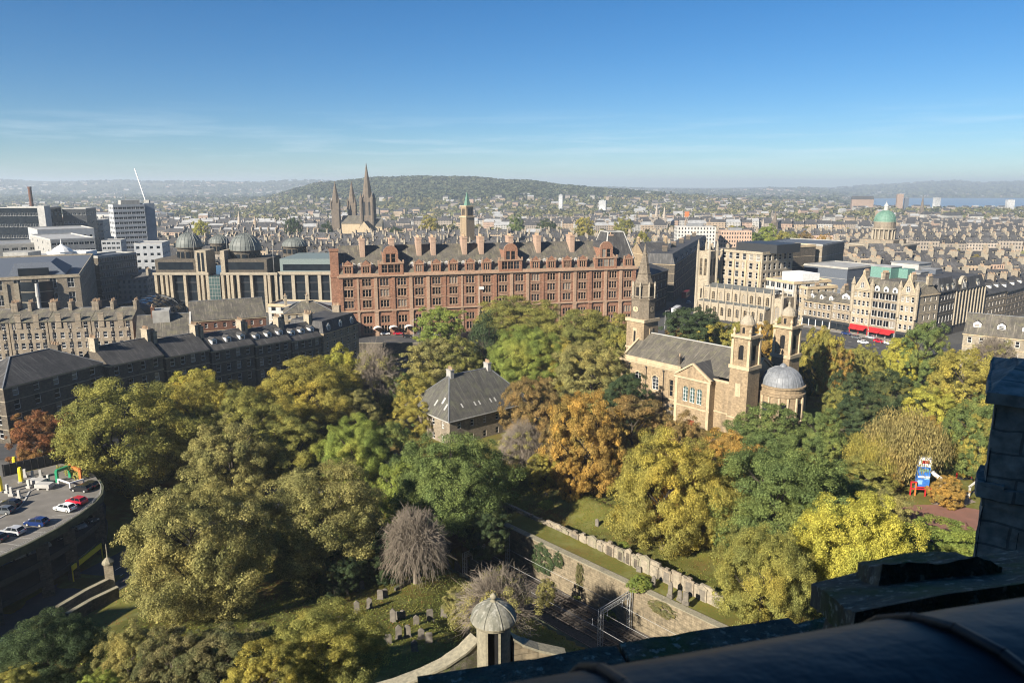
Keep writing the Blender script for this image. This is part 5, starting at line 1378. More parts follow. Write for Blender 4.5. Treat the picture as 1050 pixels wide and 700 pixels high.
p=on(1000,510); t=thing('path_arch','pale timber A frame arch over the garden path','arch',p); mb=MB(); mb.beam((-1.6,0,0),(-1.6,0,3),.35); mb.beam((1.6,0,0),(1.6,0,3),.35); mb.build('post',MT['pconc'],t); mb=MB(); mb.beam((-1.9,0,2.7),(0,0,4.4),.35); mb.beam((1.9,0,2.7),(0,0,4.4),.35); mb.build('rafter',MT['pconc'],t)
p=on(988,491); t=thing('ride_arch','red metal arch of a small ride under the ivy green tree','ride arch',p); mb=MB()
for k in range(8): a,b_=math.pi*k/8,math.pi*(k+1)/8; mb.tube((2*math.cos(a),0,3.6*math.sin(a)),(2*math.cos(b_),0,3.6*math.sin(b_)),.22)
mb.build('hoop',MT['redp'],t); mb=MB(); mb.box(-2.2,2.2,-.5,.5,0,.4); mb.build('base',MT['dark'],t)
MT['bluew']=plain('blue_grey_panels',(.20,.23,.27),.6,(.15,.175,.21),.3)
MT['palew']=plain('pale_cladding',(.38,.39,.395),.7,(.30,.31,.32),.3)
# ---------------------------------------------------------------- terrace on the castle side, dark front
def seg(px,py,z): p=W(px,py,z); return Vector((p.x,p.y))
C0=Vector((-124.5,175)); 
B=building
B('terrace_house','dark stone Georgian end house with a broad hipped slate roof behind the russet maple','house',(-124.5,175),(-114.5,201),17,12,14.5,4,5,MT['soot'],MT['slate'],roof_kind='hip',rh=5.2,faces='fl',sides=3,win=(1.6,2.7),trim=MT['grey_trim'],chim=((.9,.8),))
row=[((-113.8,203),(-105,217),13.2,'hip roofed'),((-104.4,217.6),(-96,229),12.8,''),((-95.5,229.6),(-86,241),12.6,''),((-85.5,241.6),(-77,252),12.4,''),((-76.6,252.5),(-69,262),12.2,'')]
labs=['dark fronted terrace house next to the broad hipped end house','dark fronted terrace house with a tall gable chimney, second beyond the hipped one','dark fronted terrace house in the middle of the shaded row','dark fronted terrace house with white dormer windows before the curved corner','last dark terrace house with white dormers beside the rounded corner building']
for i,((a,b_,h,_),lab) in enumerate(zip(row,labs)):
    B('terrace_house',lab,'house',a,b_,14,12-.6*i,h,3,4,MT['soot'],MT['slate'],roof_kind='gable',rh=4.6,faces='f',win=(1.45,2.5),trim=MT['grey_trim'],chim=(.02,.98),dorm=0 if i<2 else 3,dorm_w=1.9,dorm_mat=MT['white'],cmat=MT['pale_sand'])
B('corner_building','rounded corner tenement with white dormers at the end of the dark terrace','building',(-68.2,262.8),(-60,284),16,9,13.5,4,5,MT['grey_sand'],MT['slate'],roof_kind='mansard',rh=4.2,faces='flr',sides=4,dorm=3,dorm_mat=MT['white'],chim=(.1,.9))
B('tenement','cream fronted tenement with a low hipped roof and skylights behind the rounded corner','tenement',seg(293,341,14),seg(342,338,14),15,9,13,4,6,MT['pale_sand'],MT['slate_warm'],roof_kind='hip',rh=4,faces='flr',sides=3,chim=(.05,.5))
B('office_building','flat roofed block with a pale roof edge and blue glazing beside the red hotel','office',WY(276,330,330).xy,WY(345,330,325).xy,14,8,14,4,7,MT['pconc'],MT['flat'],roof_kind='flat',rh=.8,faces='flr',sides=3,win=(2.2,2.4),style='grid',glass=MT['bglass'])
B('hall','long building with a broad grey pitched roof and brown brick end','hall',WY(197,345,290).xy,WY(274,345,302).xy,22,9,13,3,8,MT['brick'],MT['slate_warm'],roof_kind='gable',rh=6.5,faces='flr',sides=3,win=(1.2,1.8))
# lit rear of the second row
labs=['lit stone back tenement with three chimneys at the far left','lit stone back tenement with projecting stair bay, second from the left edge','lit stone back tenement whose chimney stands mid roof','lit stone back tenement at the right end next to the brown brick gable']
xs4=[(-30,12),(13,52),(53,96),(97,139)]
for (a,b_),lab,i in zip(xs4,labs,range(4)):
    p,q=WY(a,360,246+i*2).xy,WY(b_,360,248+i*2).xy
    t=B('tenement',lab,'tenement',p,q,14,12,17.2,5,5,MT['grey_sand'],MT['slate_warm'],roof_kind='gable',rh=3.6,faces='f',win=(1.3,2.1),chim=(.03,.4,.97),trim=MT['grey_trim'],band=False,chim_h=2.0)
    L=t['dims'][0]; 
    for u in (.25,.72):
        mb=MB(); mb.box(L*u-.9,L*u+.9,-.25,-.004,15,19.6); mb.box(L*u-1.05,L*u+1.05,-.4,.3,19.6,19.9); mb.build('wallhead_chimney',MT['grey_sand'],t)
    mb=MB()
    for u in (.1,.5,.9): mb.tube((L*u,-.2,-2),(L*u,-.2,17),.12,.12,6)
    mb.build('drainpipe',MT['dark'],t)
t=B('brick_building','brown brick building with a white edged gable and lean-to slate roof','building',WY(140,350,240).xy,WY(196,352,246).xy,20,12,13.5,3,0,MT['brick'],MT['slate_warm'],roof_kind='gable',rh=6,faces='',trim=MT['grey_trim'],chim=((.3,.5),))
L,D,H=t['dims']
mb=MB(); mb.beam((L+.1,-.3,H),(L+.1,D/2,H+6.2),.6,.4); mb.beam((L+.1,D/2,H+6.2),(L+.1,D+.3,H),.6,.4); mb.box(L+.01,L+.3,-.2,.6,-2,H); mb.build('verge',MT['pconc'],t)
mb=MB(); mb.box(L*.3,L*.62,D*.3,D*.75,H+2,H+7.6); mb.build('roof_plant',MT['conc'],t)
wallstrip('retaining_wall','dark retaining wall holding up the street below the red hotel',[Vector((W(322,360,8).x,307,9.0)),Vector((W(370,360,8).x,310.5,9.0)),Vector((W(440,360,8).x,311.5,9.0)),Vector((W(520,360,8).x,312,9.0))],.8,11,MT['coping'],MT['soot'])

# ---------------------------------------------------------------- domed office range
def domed():
    k=lambda px,Y=400: WY(px,300,Y).x
    t=thing('domed_offices','stone and dark glass office range with tall pale piers and two ribbed grey domes','office building',(k(160),400,8))
    X0=k(160); lx=lambda px: k(px)-X0
    zf=lambda py,Y=400: WY(300,py,Y).z-8
    W2=lx(344); Hh=zf(281)
    mb=MB(); mb.box(0,W2,1.4,50,-3,Hh-.5); mb.build('glass_wall',MT['bglass'],t)
    mb=MB(); mb.box(lx(216),lx(227),-1.0,1.39,-3,Hh-1); mb.build('glass_bay',MT['gglass'],t)
    mm=MB()
    for z in range(0,int(Hh),2): mm.box(lx(216)-.02,lx(227)+.02,-1.06,-1.01,z,z+.15)
    for q in range(5): x=lx(216)+q*(lx(227)-lx(216))/4; mm.box(x-.06,x+.06,-1.07,-1.01,-2,Hh-1)
    mm.build('mullions',MT['conc'],t)
    for px in (161.5,167.5,172.5,177,191,204.5,209,214,229.5,235,239,245.5,259,273,277,284,288,301,315,328,340):
        w=.72 if px<286 else .9; mb=MB(); x=lx(px); mb.box(x-w,x+w,-.6 if px<286 else .4,1.38,-3,Hh-.4); mb.build('pier',MT['pale_sand'] if px<286 else MT['grey_trim'],t)
    mb=MB(); mb.box(lx(160)-.5,lx(216),-.9,-.003,Hh-.4,Hh+.9); mb.box(lx(228),lx(286),-.9,-.003,Hh-.4,Hh+.9); mb.box(lx(286),W2,.1,1.3,Hh-.4,Hh+1.2); mb.build('cornice',MT['grey_trim'],t)
    fl=MB()
    for z in (5,10,15): fl.box(1,W2-1,1.0,1.39,z,z+.5)
    fl.build('floor_band',MT['dark'],t)
    at=MB(); ha=zf(266)
    at.box(lx(161),lx(203),1,26,Hh-.39,ha); at.build('attic',MT['soot'],t); at=MB(); at.box(lx(229),lx(275),1,26,Hh-.39,ha); at.build('attic',MT['soot'],t)
    ag=MB(); ag.box(lx(164),lx(200),.93,.99,Hh+2.2,ha-1.6); ag.box(lx(233),lx(272),.93,.99,Hh+2.2,ha-1.6); ag.build('attic_glazing',MT['bglass'],t)
    for a,b_ in ((203.5,214.5),(229,233.2),):
        up=MB(); up.box(lx(a),lx(b_),-.4,12,Hh-.38,zf(257)); up.build('stair_tower',MT['pale_sand'],t)
    ug=MB()
    for px in (207,211): ug.box(lx(px)-.7,lx(px)+.7,-.46,-.41,Hh+1.5,zf(259))
    ug.build('tower_window',MT['bglass'],t)
    mb=MB(); mb.box(lx(287),W2,3,40,Hh-.3,zf(266)); mb.build('upper_floor',MT['copperdark'] if 'copperdark' in MT else MT.setdefault('copperdark',plain('grey_green_cladding',(.17,.21,.20),.6)),t)
    mb=MB(); mb.box(lx(290),W2-1,2.9,2.98,Hh+1.6,Hh+5.0); mb.build('upper_glazing',MT['bglass'],t)
    mb=MB(); mb.box(W2+.01,W2+2.5,1,40,-3,zf(264)); mb.build('end_wall',MT['grey_sand'],t)
    def dome(px,yc,r,py0,py1,pyd,nm,Y):
        x=lx(px)*1.0 if Y==412 else WY(px,300,Y).x-X0; z0=zf(pyd,Y); z1=zf(py0,Y); z2=zf(py1,Y); y=Y-400
        mb=MB(); mb.lathe(x,y,[(r*.93,z0),(r*.93,z1-.4),(r*1.06,z1-.3),(r*1.06,z1)],20); o=mb.build('drum',MT['soot'],t)
        for q in range(14):
            a=2*math.pi*q/14; wb=MB(); wb.obox(x+r*.95*math.cos(a),y+r*.95*math.sin(a),z0+(z1-z0)*.3,z1-(z1-z0)*.28,.2,r*.28,a); wb.build('window',MT['bglass'],o)
        prof=[(r*math.cos(f*math.pi/2),z1+(z2-z1)*math.sin(f*math.pi/2)) for f in (0,.16,.33,.5,.66,.82,.94,1)]
        mb=MB(); mb.lathe(x,y,[(max(a,.05),b_) for a,b_ in prof],24)
        for q in range(20):
            a=2*math.pi*q/20
            for (r0,a0),(r1,a1) in zip(prof[:-1],prof[1:]): mb.tube((x+r0*math.cos(a),y+r0*math.sin(a),a0),(x+r1*math.cos(a),y+r1*math.sin(a),a1),.16,.16,4,cap=False)
        mb.lathe(x,y,[(.5,z2-.2),(.3,z2+.8),(.06,z2+2.6)],6); mb.build('dome',MT['domelead'],o)
    MT['domelead']=plain('dome_lead',(.15,.16,.145),.6,(.09,.10,.092),.4)
    dome(188.5,0,6.8,253,238,268,'dome',412); dome(255,0,8.4,256,239,269,'dome',413)
    dome(229,0,5.6,249,240.5,260,'dome',452); dome(305,0,7.4,252,243.5,262,'dome',456)
    for px in (199.5,233.5,280):
        mb=MB(); x=lx(px); mb.tube((x,4,Hh),(x,4,zf(238)),.14,.08,5); mb.build('flagpole',MT['pconc'],t)
domed()

# ---------------------------------------------------------------- offices on the left
t=B('office_building','large stone office with a bowed glass front and blue grey roof at the left edge','office',(-262,300),(-195,333),115,8,27,4,11,MT['grey_sand'],MT['bluroof'] if 'bluroof' in MT else MT.setdefault('bluroof',plain('blue_grey_roof',(.10,.115,.14),.75)),roof_kind='flat',rh=.9,faces='fr',sides=18,win=(2.6,4.7),style='grid',glass=MT['bglass'],trim=MT['pale_sand'])
L,D,H=t['dims']; k=lambda px: L*(px+113)/193
mb=MB(); n=10; pts=[(k(21)+(k(53)-k(21))*i/n,-1.2-2.2*math.sin(math.pi*i/n)) for i in range(n+1)]+[(k(53),-.01),(k(21),-.01)]
mb.prism(pts,-2,H-1.5); mb.build('bowed_glass',MT['bglass'],t)
mb=MB()
for z in (3,7.5,12,16.5,21): mb.prism([(x,y-.08) for x,y in pts[:n+1]]+[(k(53),-.02),(k(21),-.02)],z,z+.3)
mb.build('spandrel',MT['grey_trim'],t)
mb=MB(); mb.lathe(k(38),-4.4,[(.7,-2),(.7,H-8),(.95,H-7.8),(.7,H-2)],10); mb.build('column',MT['pconc'],t)
mb=MB(); A=[(k(10),2,H+.9),(k(66),2,H+.9),(k(66),40,H+.9),(k(10),40,H+.9)]; Bq=[(k(16),6,H+6.2),(k(52),6,H+6.2),(k(52),30,H+6.2),(k(16),30,H+6.2)]
for i in range(4): j=(i+1)%4; mb.poly([A[i],A[j],Bq[j],Bq[i]])
mb.poly(Bq); mb.build('penthouse_roof',MT['bluroof'],t)
mb=MB(); mb.box(k(20),k(50),1.2,1.98,H+1.0,H+4.2); mb.build('penthouse_glazing',MT['bglass'],t)
mb=MB()
for px in (-36,-22,-8,6,17): mb.box(k(px)-.9,k(px)+.9,-.5,-.004,-3,H-2)
mb.build('piers',MT['pale_sand'],t)
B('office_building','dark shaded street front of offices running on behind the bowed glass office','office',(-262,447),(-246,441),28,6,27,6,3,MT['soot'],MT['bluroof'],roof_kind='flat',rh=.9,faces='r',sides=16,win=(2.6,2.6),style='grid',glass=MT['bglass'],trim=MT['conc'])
def flatblock(label,pxa,pxb,Y,pyt,D,wall,roof,floors,bays,win=(2.2,2.0),sides=4,z0=4,name='office_building',cat='office',group=None,par=.9,tilt=4,style='grid',glass=None,trim=None):
    p,q=WY(pxa,250,Y),WY(pxb,250,Y+tilt); zt=WY(pxa,pyt,Y).z
    return B(name,label,cat,p.xy,q.xy,D,z0,zt-z0-par*.5,floors,bays,wall,roof,group=group,roof_kind='flat',rh=par,faces='flr',sides=sides,win=win,style=style,glass=glass or MT['bglass'],trim=trim or MT['pconc'],band=False)
t=flatblock('broad low office with pale flat roof and dark window bands behind the bowed glass',-20,75,425,268,55,MT['pconc'],MT['pflat'],6,9,(5,2.2))
L,D,H=t['dims']
for u,w,y,h in ((.25,14,10,4.5),(.55,10,24,3.6),(.86,12,16,4.2)):
    mb=MB(); mb.box(L*u-w/2,L*u+w/2,y,y+14,H+.1,H+h); mb.build('rooftop_plant',MT['white'] if u>.5 else MT['conc'],t)
mb=MB(); x=L*.73; mb.lathe(x,14,[(5.5,H+.1),(5.5,H+4.5),(6,H+4.7),(4.4,H+6.4),(1.5,H+8.2),(.3,H+9),(.1,H+12)],14); mb.build('cupola',MT['white'],t)
t=flatblock('wide pale metal roofed block with stepped roofs beyond the low office',52,98,500,246,70,MT['conc'],MT['pflat'],7,8,(3,2),tilt=18)
t=flatblock('flat roofed office with pale parapets behind the broad low office',-30,48,520,252,40,MT['conc'],MT['flat'],5,8,(4,2),tilt=28)
flatblock('low block with a bluish white roof in front of the dark glass slab',40,98,600,236,50,MT['palew'],MT['pflat'],4,9,tilt=26)
t=flatblock('dark green glass office slab at the upper left edge',-8,50,690,213,30,MT['bglass'],MT['flat'],5,12,(4.6,3.0))
mb=MB(); L,D,H=t['dims']; mb.box(L-6,L+.2,-.5,10,-2,H+2); mb.build('end_wall',MT['pconc'],t)
flatblock('dark square office block between the glass slab and the white tower',68,92,720,214,28,MT['dark'],MT['flat'],6,6,(2.6,2.4))
flatblock('mid rise grey block behind the square dark office',92,108,760,226,28,MT['conc'],MT['flat'],5,4,(2.6,2.4))
flatblock('brown and buff low block beside the dark green glass slab',50,68,735,222,30,MT['brick'],MT['flat'],4,5)
# white slab tower: two faces and a stair tower
a=WY(124,260,632); t=B('tower_block','white and grey high rise office tower with horizontal window bands','tower block',WY(121,260,632).xy,WY(153,260,648).xy,17,4,54,13,7,MT['palew'],MT['flat'],roof_kind='flat',rh=1,faces='fl',sides=3,win=(3.3,2.1),style='grid',glass=MT['bglass'],trim=MT['palew'],band=False,sill=.25)
L,D,H=t['dims']
mb=MB(); mb.box(L+.003,L+8.5,1.5,16,-1,H+1.5); mb.build('service_core',MT['bluew'],t)
mb=MB(); mb.box(L*.3,L*.9,4,13,H+.1,H+4.4); mb.tube((L*.5,9,H+4),(L*.5,9,H+9),.2); mb.build('rooftop_plant',MT['conc'],t)
flatblock('white balconied wing at the foot of the high rise tower',104,124,600,247,20,MT['palew'],MT['flat'],7,4,(2.6,1.9),par=.6)
flatblock('white rendered block with stacked balconies left of the domed offices',137,166,500,250,24,MT['palew'],MT['pflat'],7,4,(2.2,2.0),par=.8)
t=thing('glass_canopy','curved ribbed glass canopy over the dark street left of the domed offices','canopy',WY(136,312,372)); t.location.z=8
mb=MB(); sb=MB(); n=14
for i in range(n):
    a0,a1=math.pi*i/n,math.pi*(i+1)/n; f=lambda a,y:(14*math.cos(a),y,9.0*math.sin(a)); mb.poly([f(a0,0),f(a1,0),f(a1,34),f(a0,34)])
    sb.beam(f(a0,-.1),f(a1,-.1),.5)
    if i%2==0: sb.beam(f(a0,0),f(a0,34),.3)
for y in range(0,35,6):
    for i in range(n): a0,a1=math.pi*i/n,math.pi*(i+1)/n; sb.beam(tuple(Vector(f(a0,y))+Vector((0,0,.15))),tuple(Vector(f(a1,y))+Vector((0,0,.15))),.25)
mb.build('glazing',MT['bglass'],t); sb.build('ribs',MT['lead'],t)

# ---------------------------------------------------------------- west end beyond the hotel
B('tenement','rose stone gabled tenement between the red hotel and the steeple','tenement',WY(659,280,470).xy,WY(690,280,476).xy,20,7,25,5,5,MT['sand'],MT['slate'],roof_kind='gable',rh=7,faces='f',win=(1.5,2.6),chim=(.05,.95))
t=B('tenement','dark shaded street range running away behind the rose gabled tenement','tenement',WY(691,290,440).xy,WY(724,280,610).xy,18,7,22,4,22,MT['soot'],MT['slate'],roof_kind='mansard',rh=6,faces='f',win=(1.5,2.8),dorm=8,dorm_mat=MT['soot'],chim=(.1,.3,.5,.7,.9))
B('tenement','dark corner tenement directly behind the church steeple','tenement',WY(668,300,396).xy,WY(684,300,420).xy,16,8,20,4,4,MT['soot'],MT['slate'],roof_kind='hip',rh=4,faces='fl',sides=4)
t=B('hotel_block','large cream stone hotel block with strips of tall windows behind the Gothic church','building',WY(737,290,402).xy,WY(780,290,380).xy,26,8,32.5,7,6,MT['pale_sand'],MT['flat'],roof_kind='flat',rh=1.4,faces='flr',sides=6,win=(2.2,3.2),trim=MT['pale_sand'],sill=.2)
L,D,H=t['dims']; mb=MB(); mb.box(L*.2,L+4,6,D,H+.12,H+4.6); mb.build('rooftop_plant',MT['dark'],t); mb=MB()
for u in (.05,.35,.64,.95): mb.box(L*u-.5,L*u+.5,-.6,-.004,-2,H-4)
mb.build('piers',MT['sandtrim'],t)
B('hall','big windowless stone hall with a dark flat roof behind the cream hotel block','hall',WY(783,275,452).xy,WY(842,270,430).xy,40,8,33,5,0,MT['grey_sand'],MT['bluroof'],roof_kind='flat',rh=.6,faces='',trim=MT['conc'])
B('office_building','dark stone block with a terrace of glass on top beside the windowless hall','office',WY(776,275,425).xy,WY(797,275,412).xy,30,8,33,6,4,MT['soot'],MT['flat'],roof_kind='flat',rh=.8,faces='fl',sides=3)
t=B('office_building','pale building with a white roof terrace and deep open loggias right of the Gothic church','office',WY(781,320,384).xy,WY(812,320,364).xy,24,8,19.5,4,5,MT['pconc'],MT['pflat'],roof_kind='flat',rh=1.1,faces='flr',sides=4,win=(3.0,2.8),glass=MT['bglass'],style='grid')
L,D,H=t['dims']; mb=MB(); mb.box(L*.35,L,5,16,H+.1,H+4.4); mb.build('penthouse',MT['white'],t)
B('tenement','narrow cream corner tenement with cornices beside the open loggias','tenement',WY(808,325,372).xy,WY(826,325,360).xy,18,8,17.5,4,4,MT['pale_sand'],MT['flat'],roof_kind='flat',rh=1,faces='fr',sides=4,win=(1.4,2.5))
B('office_building','flat pale roofed block with blue grey cladding behind the shop row','office',WY(822,300,420).xy,WY(868,290,398).xy,30,8,23,4,0,MT['bluroof'],MT['pflat'],roof_kind='flat',rh=.6,faces='',trim=MT['conc'])
# shop row along the main street
S0=Vector((143.5,361)); S1=Vector((173,314)); sdv=(S1-S0).normalized()
def sp(f): q=S0.lerp(S1,f); return q
def shopfront(t,u0,u1,mat,sign,h=4.2):
    mb=MB(); mb.box(u0+.2,u1-.2,-.35,-.004,h-1.1,h); o=mb.build('fascia',sign,t)
    mb=MB(); n=max(2,int((u1-u0)/3.2))
    for i in range(n+1): x=u0+.2+(u1-u0-.4)*i/n; mb.box(x-.14,x+.14,-.3,-.005,-1,h-1.1)
    mb.build('shopfront',mat,t); mb=MB(); mb.box(u0+.35,u1-.35,-.08,-.006,.2,h-1.1); mb.build('display_window',MT['bglass'],t)
shops=[(0,.28,11.5,3,6,'gable','grey stone shop tenement with slate roof and white dormers, leftmost of the shop row',MT['grey_sand'],MT['white'],MT['dark']),
 (.285,.46,13,3,4,'gable','grey stone shop tenement with one broad white dormer and dark shopfront',MT['grey_sand'],MT['dark'],MT['dark']),
 (.465,.63,20,5,4,'gable','tall narrow gabled cream building over the red shop awnings',MT['pale_sand'],MT['redp'],MT['redp']),
 (.635,.86,20,5,4,'mansard','glass fronted shop building with white framed bays and arched dormers',MT['grey_sand'],MT['pconc'],MT['redp']),
 (.865,1.0,20.5,5,3,'gable','gabled stone corner building where the shop street turns',MT['pale_sand'],MT['dark'],MT['dark'])]
for i,(a,b_,H,fl,nb,rk,lab,wm,sf,sg) in enumerate(shops):
    p,q=sp(a),sp(b_); L=(q-p).length
    t=B('shop_building',lab,'shop',p,q,18,8,H,fl,nb,wm,MT['slate_warm'],roof_kind='mansard' if rk=='mansard' else 'gable',rh=5.5 if rk=='mansard' else (4.5 if i<2 else 5.5),faces='fr' if i>1 else 'f',sides=4,win=(1.35,2.3) if i!=3 else (2.6,2.9),style='sash' if i!=3 else 'grid',chim=(.03,.97),dorm=(3,1,0,3,0)[i],dorm_w=(1.8,4.0,2,2.2,2)[i],ground=1,band=i!=3)
    shopfront(t,0,L,sf,sg)
    if i in(2,4):
        mb=MB(); mb.poly([(.4,-.15,H+.01),(L-.4,-.15,H+.01),(L*.7,-.15,H+4),(L/2,-.15,H+7.4),(L*.3,-.15,H+4)]); mb.poly([(L-.4,.5,H+.01),(.4,.5,H+.01),(L*.3,.5,H+4),(L/2,.5,H+7.4),(L*.7,.5,H+4)]); mb.beam((.4,.15,H),(L/2,.15,H+7.5),.5,.7,1); mb.beam((L-.4,.15,H),(L/2,.15,H+7.5),.5,.7,1); mb.lathe(L/2,.15,[(.3,H+7.4),(.5,H+8.4),(.1,H+9.6)],8,1)
        o=mb.build('front_gable',[MT['pale_sand'],MT['sandtrim']],t)
        put('window',window_mesh(1.6,2.6,'arch'),o,(L/2,-.25,H+1.4))
        for s in (0,L): mb=MB(); mb.lathe(s,.1,[(.8,H*.5),(.9,H),(.9,H+2.6),(1.1,H+2.8),(.1,H+6)],8); mb.build('corner_turret',MT['pale_sand'],t)
    if i in (2,3):
        for u in (.3,.72):
            mb=MB(); w=L*.2; mb.poly([(L*u-w,-.3,3.4),(L*u+w,-.3,3.4),(L*u+w,-2.4,2.6),(L*u-w,-2.4,2.6)]); mb.box(L*u-w,L*u+w,-2.42,-2.38,2.2,2.6); mb.build('awning',MT['redp'],t)
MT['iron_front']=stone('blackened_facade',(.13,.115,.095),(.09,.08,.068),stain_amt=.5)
c1=Vector((188.9,324.6)); c2=Vector((228,355)); m=c1.lerp(c2,.34)
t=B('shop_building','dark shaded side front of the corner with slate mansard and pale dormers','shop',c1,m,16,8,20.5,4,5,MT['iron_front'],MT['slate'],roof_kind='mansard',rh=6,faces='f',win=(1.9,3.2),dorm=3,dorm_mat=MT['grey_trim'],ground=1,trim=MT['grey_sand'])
shopfront(t,0,t['dims'][0],MT['black'],MT['dark'])
t=B('department_store','sooty department store facade ribbed with pale vertical columns','department store',m+ (c2-c1).normalized()*.3,c2,20,8,20,5,9,MT['iron_front'],MT['slate'],roof_kind='mansard',rh=5,faces='fr',sides=5,win=(1.7,3.0),dorm=2,dorm_w=3.2,dorm_mat=MT['grey_trim'],trim=MT['grey_trim'],ground=1)
L,D,H=t['dims']; mb=MB()
for k in range(10): mb.box(L*k/9-.28,L*k/9+.28,-.5,-.004,4,H-.5)
mb.build('columns',MT['grey_trim'],t); mb=MB(); n=8; r=3.4
P=[(-r,-.2,H+.01),(r,-.2,H+.01)]+[(r*math.cos(math.pi*i/n),-.2,H+2.5+r*1.1*math.sin(math.pi*i/n)) for i in range(n+1)]
mb.poly(P); mb.poly([(x,1.2,z) for x,y,z in P][::-1])
for a,b_ in zip(P[1:],P[2:]): mb.poly([a,(a[0],1.2,a[2]),(b_[0],1.2,b_[2]),b_])
o=mb.build('front_gable',MT['grey_trim'],t,(L*.22,0,0)); put('window',window_mesh(3.2,4,'arch',None,MT['bglass']),o,(0,-.3,H+.8))
p=WY(924,285,360); t=thing('rooftop_plant_room','mint green rooftop plant room above the shop roofs','plant room',WY(908,283,352)); t.location.z=30.5
mb=MB(); mb.obox(0,0,0,6.8,10,9,-1.0); mb.build('cladding',MT['mint'],t); mb=MB(); mb.obox(0,0,6.803,7.1,10.4,9.4,-1.0); mb.build('roof',MT['pflat'],t); mb=MB(); mb.obox(8,-3,0,6,5,6,-1.0); mb.build('annex',MT['mint'],t)
for px,py,Y,w,h,mt,lab in ((938,283,350,9,7,'conc','grey box plant room on the corner shop roof'),(934,273,372,14,6,'pconc','pale grey plant room behind the mint green one'),(955,279,360,7,5,'bluroof','bluish plant room to the right above the dark department store')):
    q=WY(px,py,Y); t=thing('rooftop_plant_room',lab,'plant room',(q.x,q.y,26)); mb=MB(); mb.obox(0,0,0,q.z-26+h*.3,w,w*.8,-1.0); mb.build('cladding',MT[mt],t); mb=MB(); mb.obox(0,0,q.z-26+h*.3+.003,q.z-26+h*.3+.4,w*1.05,w*.85,-1.0); mb.build('roof',MT['flat'],t)
for (a,b_,H,lab) in (((229,356),(250,372),15,'grey tenement with slate roof right of the dark department store'),((251,373),(279,397),14,'stone tenement with dormers farther right along the side street'),((280,398),(312,425),14,'stone tenement at the far end of the side street by the right edge')):
    B('tenement',lab,'tenement',a,b_,15,8,H,4,6,MT['grey_sand'],MT['slate'],rh=5,chim=(.02,.5,.98),dorm=3,faces='fl',sides=3)
# house with white dormers beside the tower
t=B('house','rubble stone house with a slate roof and white arched dormers by the dark tower','house',WY(985,365,276).xy,WY(1062,365,262).xy,16,6,14,3,6,MT['memorial'],MT['slate_warm'],rh=7.0,dorm=3,dorm_w=2.6,dorm_mat=MT['white'],faces='fl',sides=3,win=(1.4,2.3),chim=(.98,))
L,D,H=t['dims']; mb=MB(); mb.box(L*.62,L*.68,-.8,-.3,-2,6); mb.box(L*.52,L*.56,-.8,-.3,-2,5); mb.box(L*.5,L*.72,-1.6,-.9,2.5,2.7); mb.build('scaffold',MT['white'],t)
# street life: cars and a coach on the west end streets
def street_car(px,py,ang,c,label,z=8.15,g='cars on the west end streets'): p=W(px,py,z); car((p.x,p.y,z+.05),ang,c,label,g)
SD=math.atan2(sdv.y,sdv.x)
street_car(901,351,SD,RED,'red car on the shop street below the awnings'); street_car(912,353,SD,WHT,'white car on the shop street ahead of the red one'); street_car(893,347,SD+math.pi,SIL,'silver car behind the red one on the shop street'); street_car(878,347,SD,GRY,'grey car near the left shops'); street_car(868,343,SD,NAVY,'dark blue car by the grey stone shop tenement')
street_car(697,316,1.2,WHT,'white car waiting in the shaded street by the steeple'); street_car(706,311,1.2,SIL,'silver car farther up the shaded street'); street_car(688,318,1.2,RED,'red car in the shaded street by the steeple')
street_car(395,343,.25,WHT,'white car at the left entrance of the red hotel'); street_car(432,343,.25,GRY,'grey car passing the red hotel near the yellow green tree'); street_car(418,346,.25,BLK,'black taxi on the street before the red hotel')
def bus(px,py,ang,c,label,z=8.15):
    p=W(px,py,z); t=thing('bus',label,'bus',(p.x,p.y,z+.05),ang); mb=MB(); mb.box(-6,6,-1.3,1.3,.4,3.9); mb.build('body',paintm(c),t); mb=MB(); mb.box(-5.7,5.6,-1.32,1.32,1.5,2.7); mb.build('side_glass',MT['bglass'],t); mb=MB(); mb.box(6.003,6.03,-1.1,1.1,1.4,3.3); mb.build('windscreen',MT['bglass'],t)
    for x in (-3.6,3.8):
        for y in (-1.2,1.2): mb=MB(); mb.tube((x,y-.15,.5),(x,y+.15,.5),.5,.5,12); mb.build('wheel',MT['tyre'],t)
bus(693,322,1.15,WHT,'white coach in the street between steeple and Gothic church'); bus(703,305,1.15,(.25,.03,.03),'dark red bus farther up the street beyond the white coach'); bus(478,337,.25,WHT,'white coach in front of the red hotel between trees')
street_car(885,352,SD,WHT,'white car nearest the garden side on the shop street'); street_car(922,358,SD+math.pi,BLK,'black taxi on the shop street near the corner'); street_car(872,338,SD,WHT,'white van like car at the far end of the shop street'); street_car(408,343,.25,RED,'red car drawn up at the hotel awnings'); street_car(448,344,.25,SIL,'silver car on the street by the yellow green tree')
mb=MB()
for k in range(26):
    f=k/26; p=Vector((96,366)).lerp(Vector((134,340)),f*2) if f<.5 else Vector((134,340)).lerp(Vector((162,290)),f*2-1); d=(Vector((134,340))-Vector((96,366))).normalized() if f<.5 else Vector((28,-50)).normalized(); n=Vector((d.y,-d.x))*.12; q=p+d*1.6
    mb.poly([(p.x-n.x,p.y-n.y,8.2),(p.x+n.x,p.y+n.y,8.2),(q.x+n.x,q.y+n.y,8.2),(q.x-n.x,q.y-n.y,8.2)])
tag(mb.build('lane_markings',MT['paint']),kind='structure')
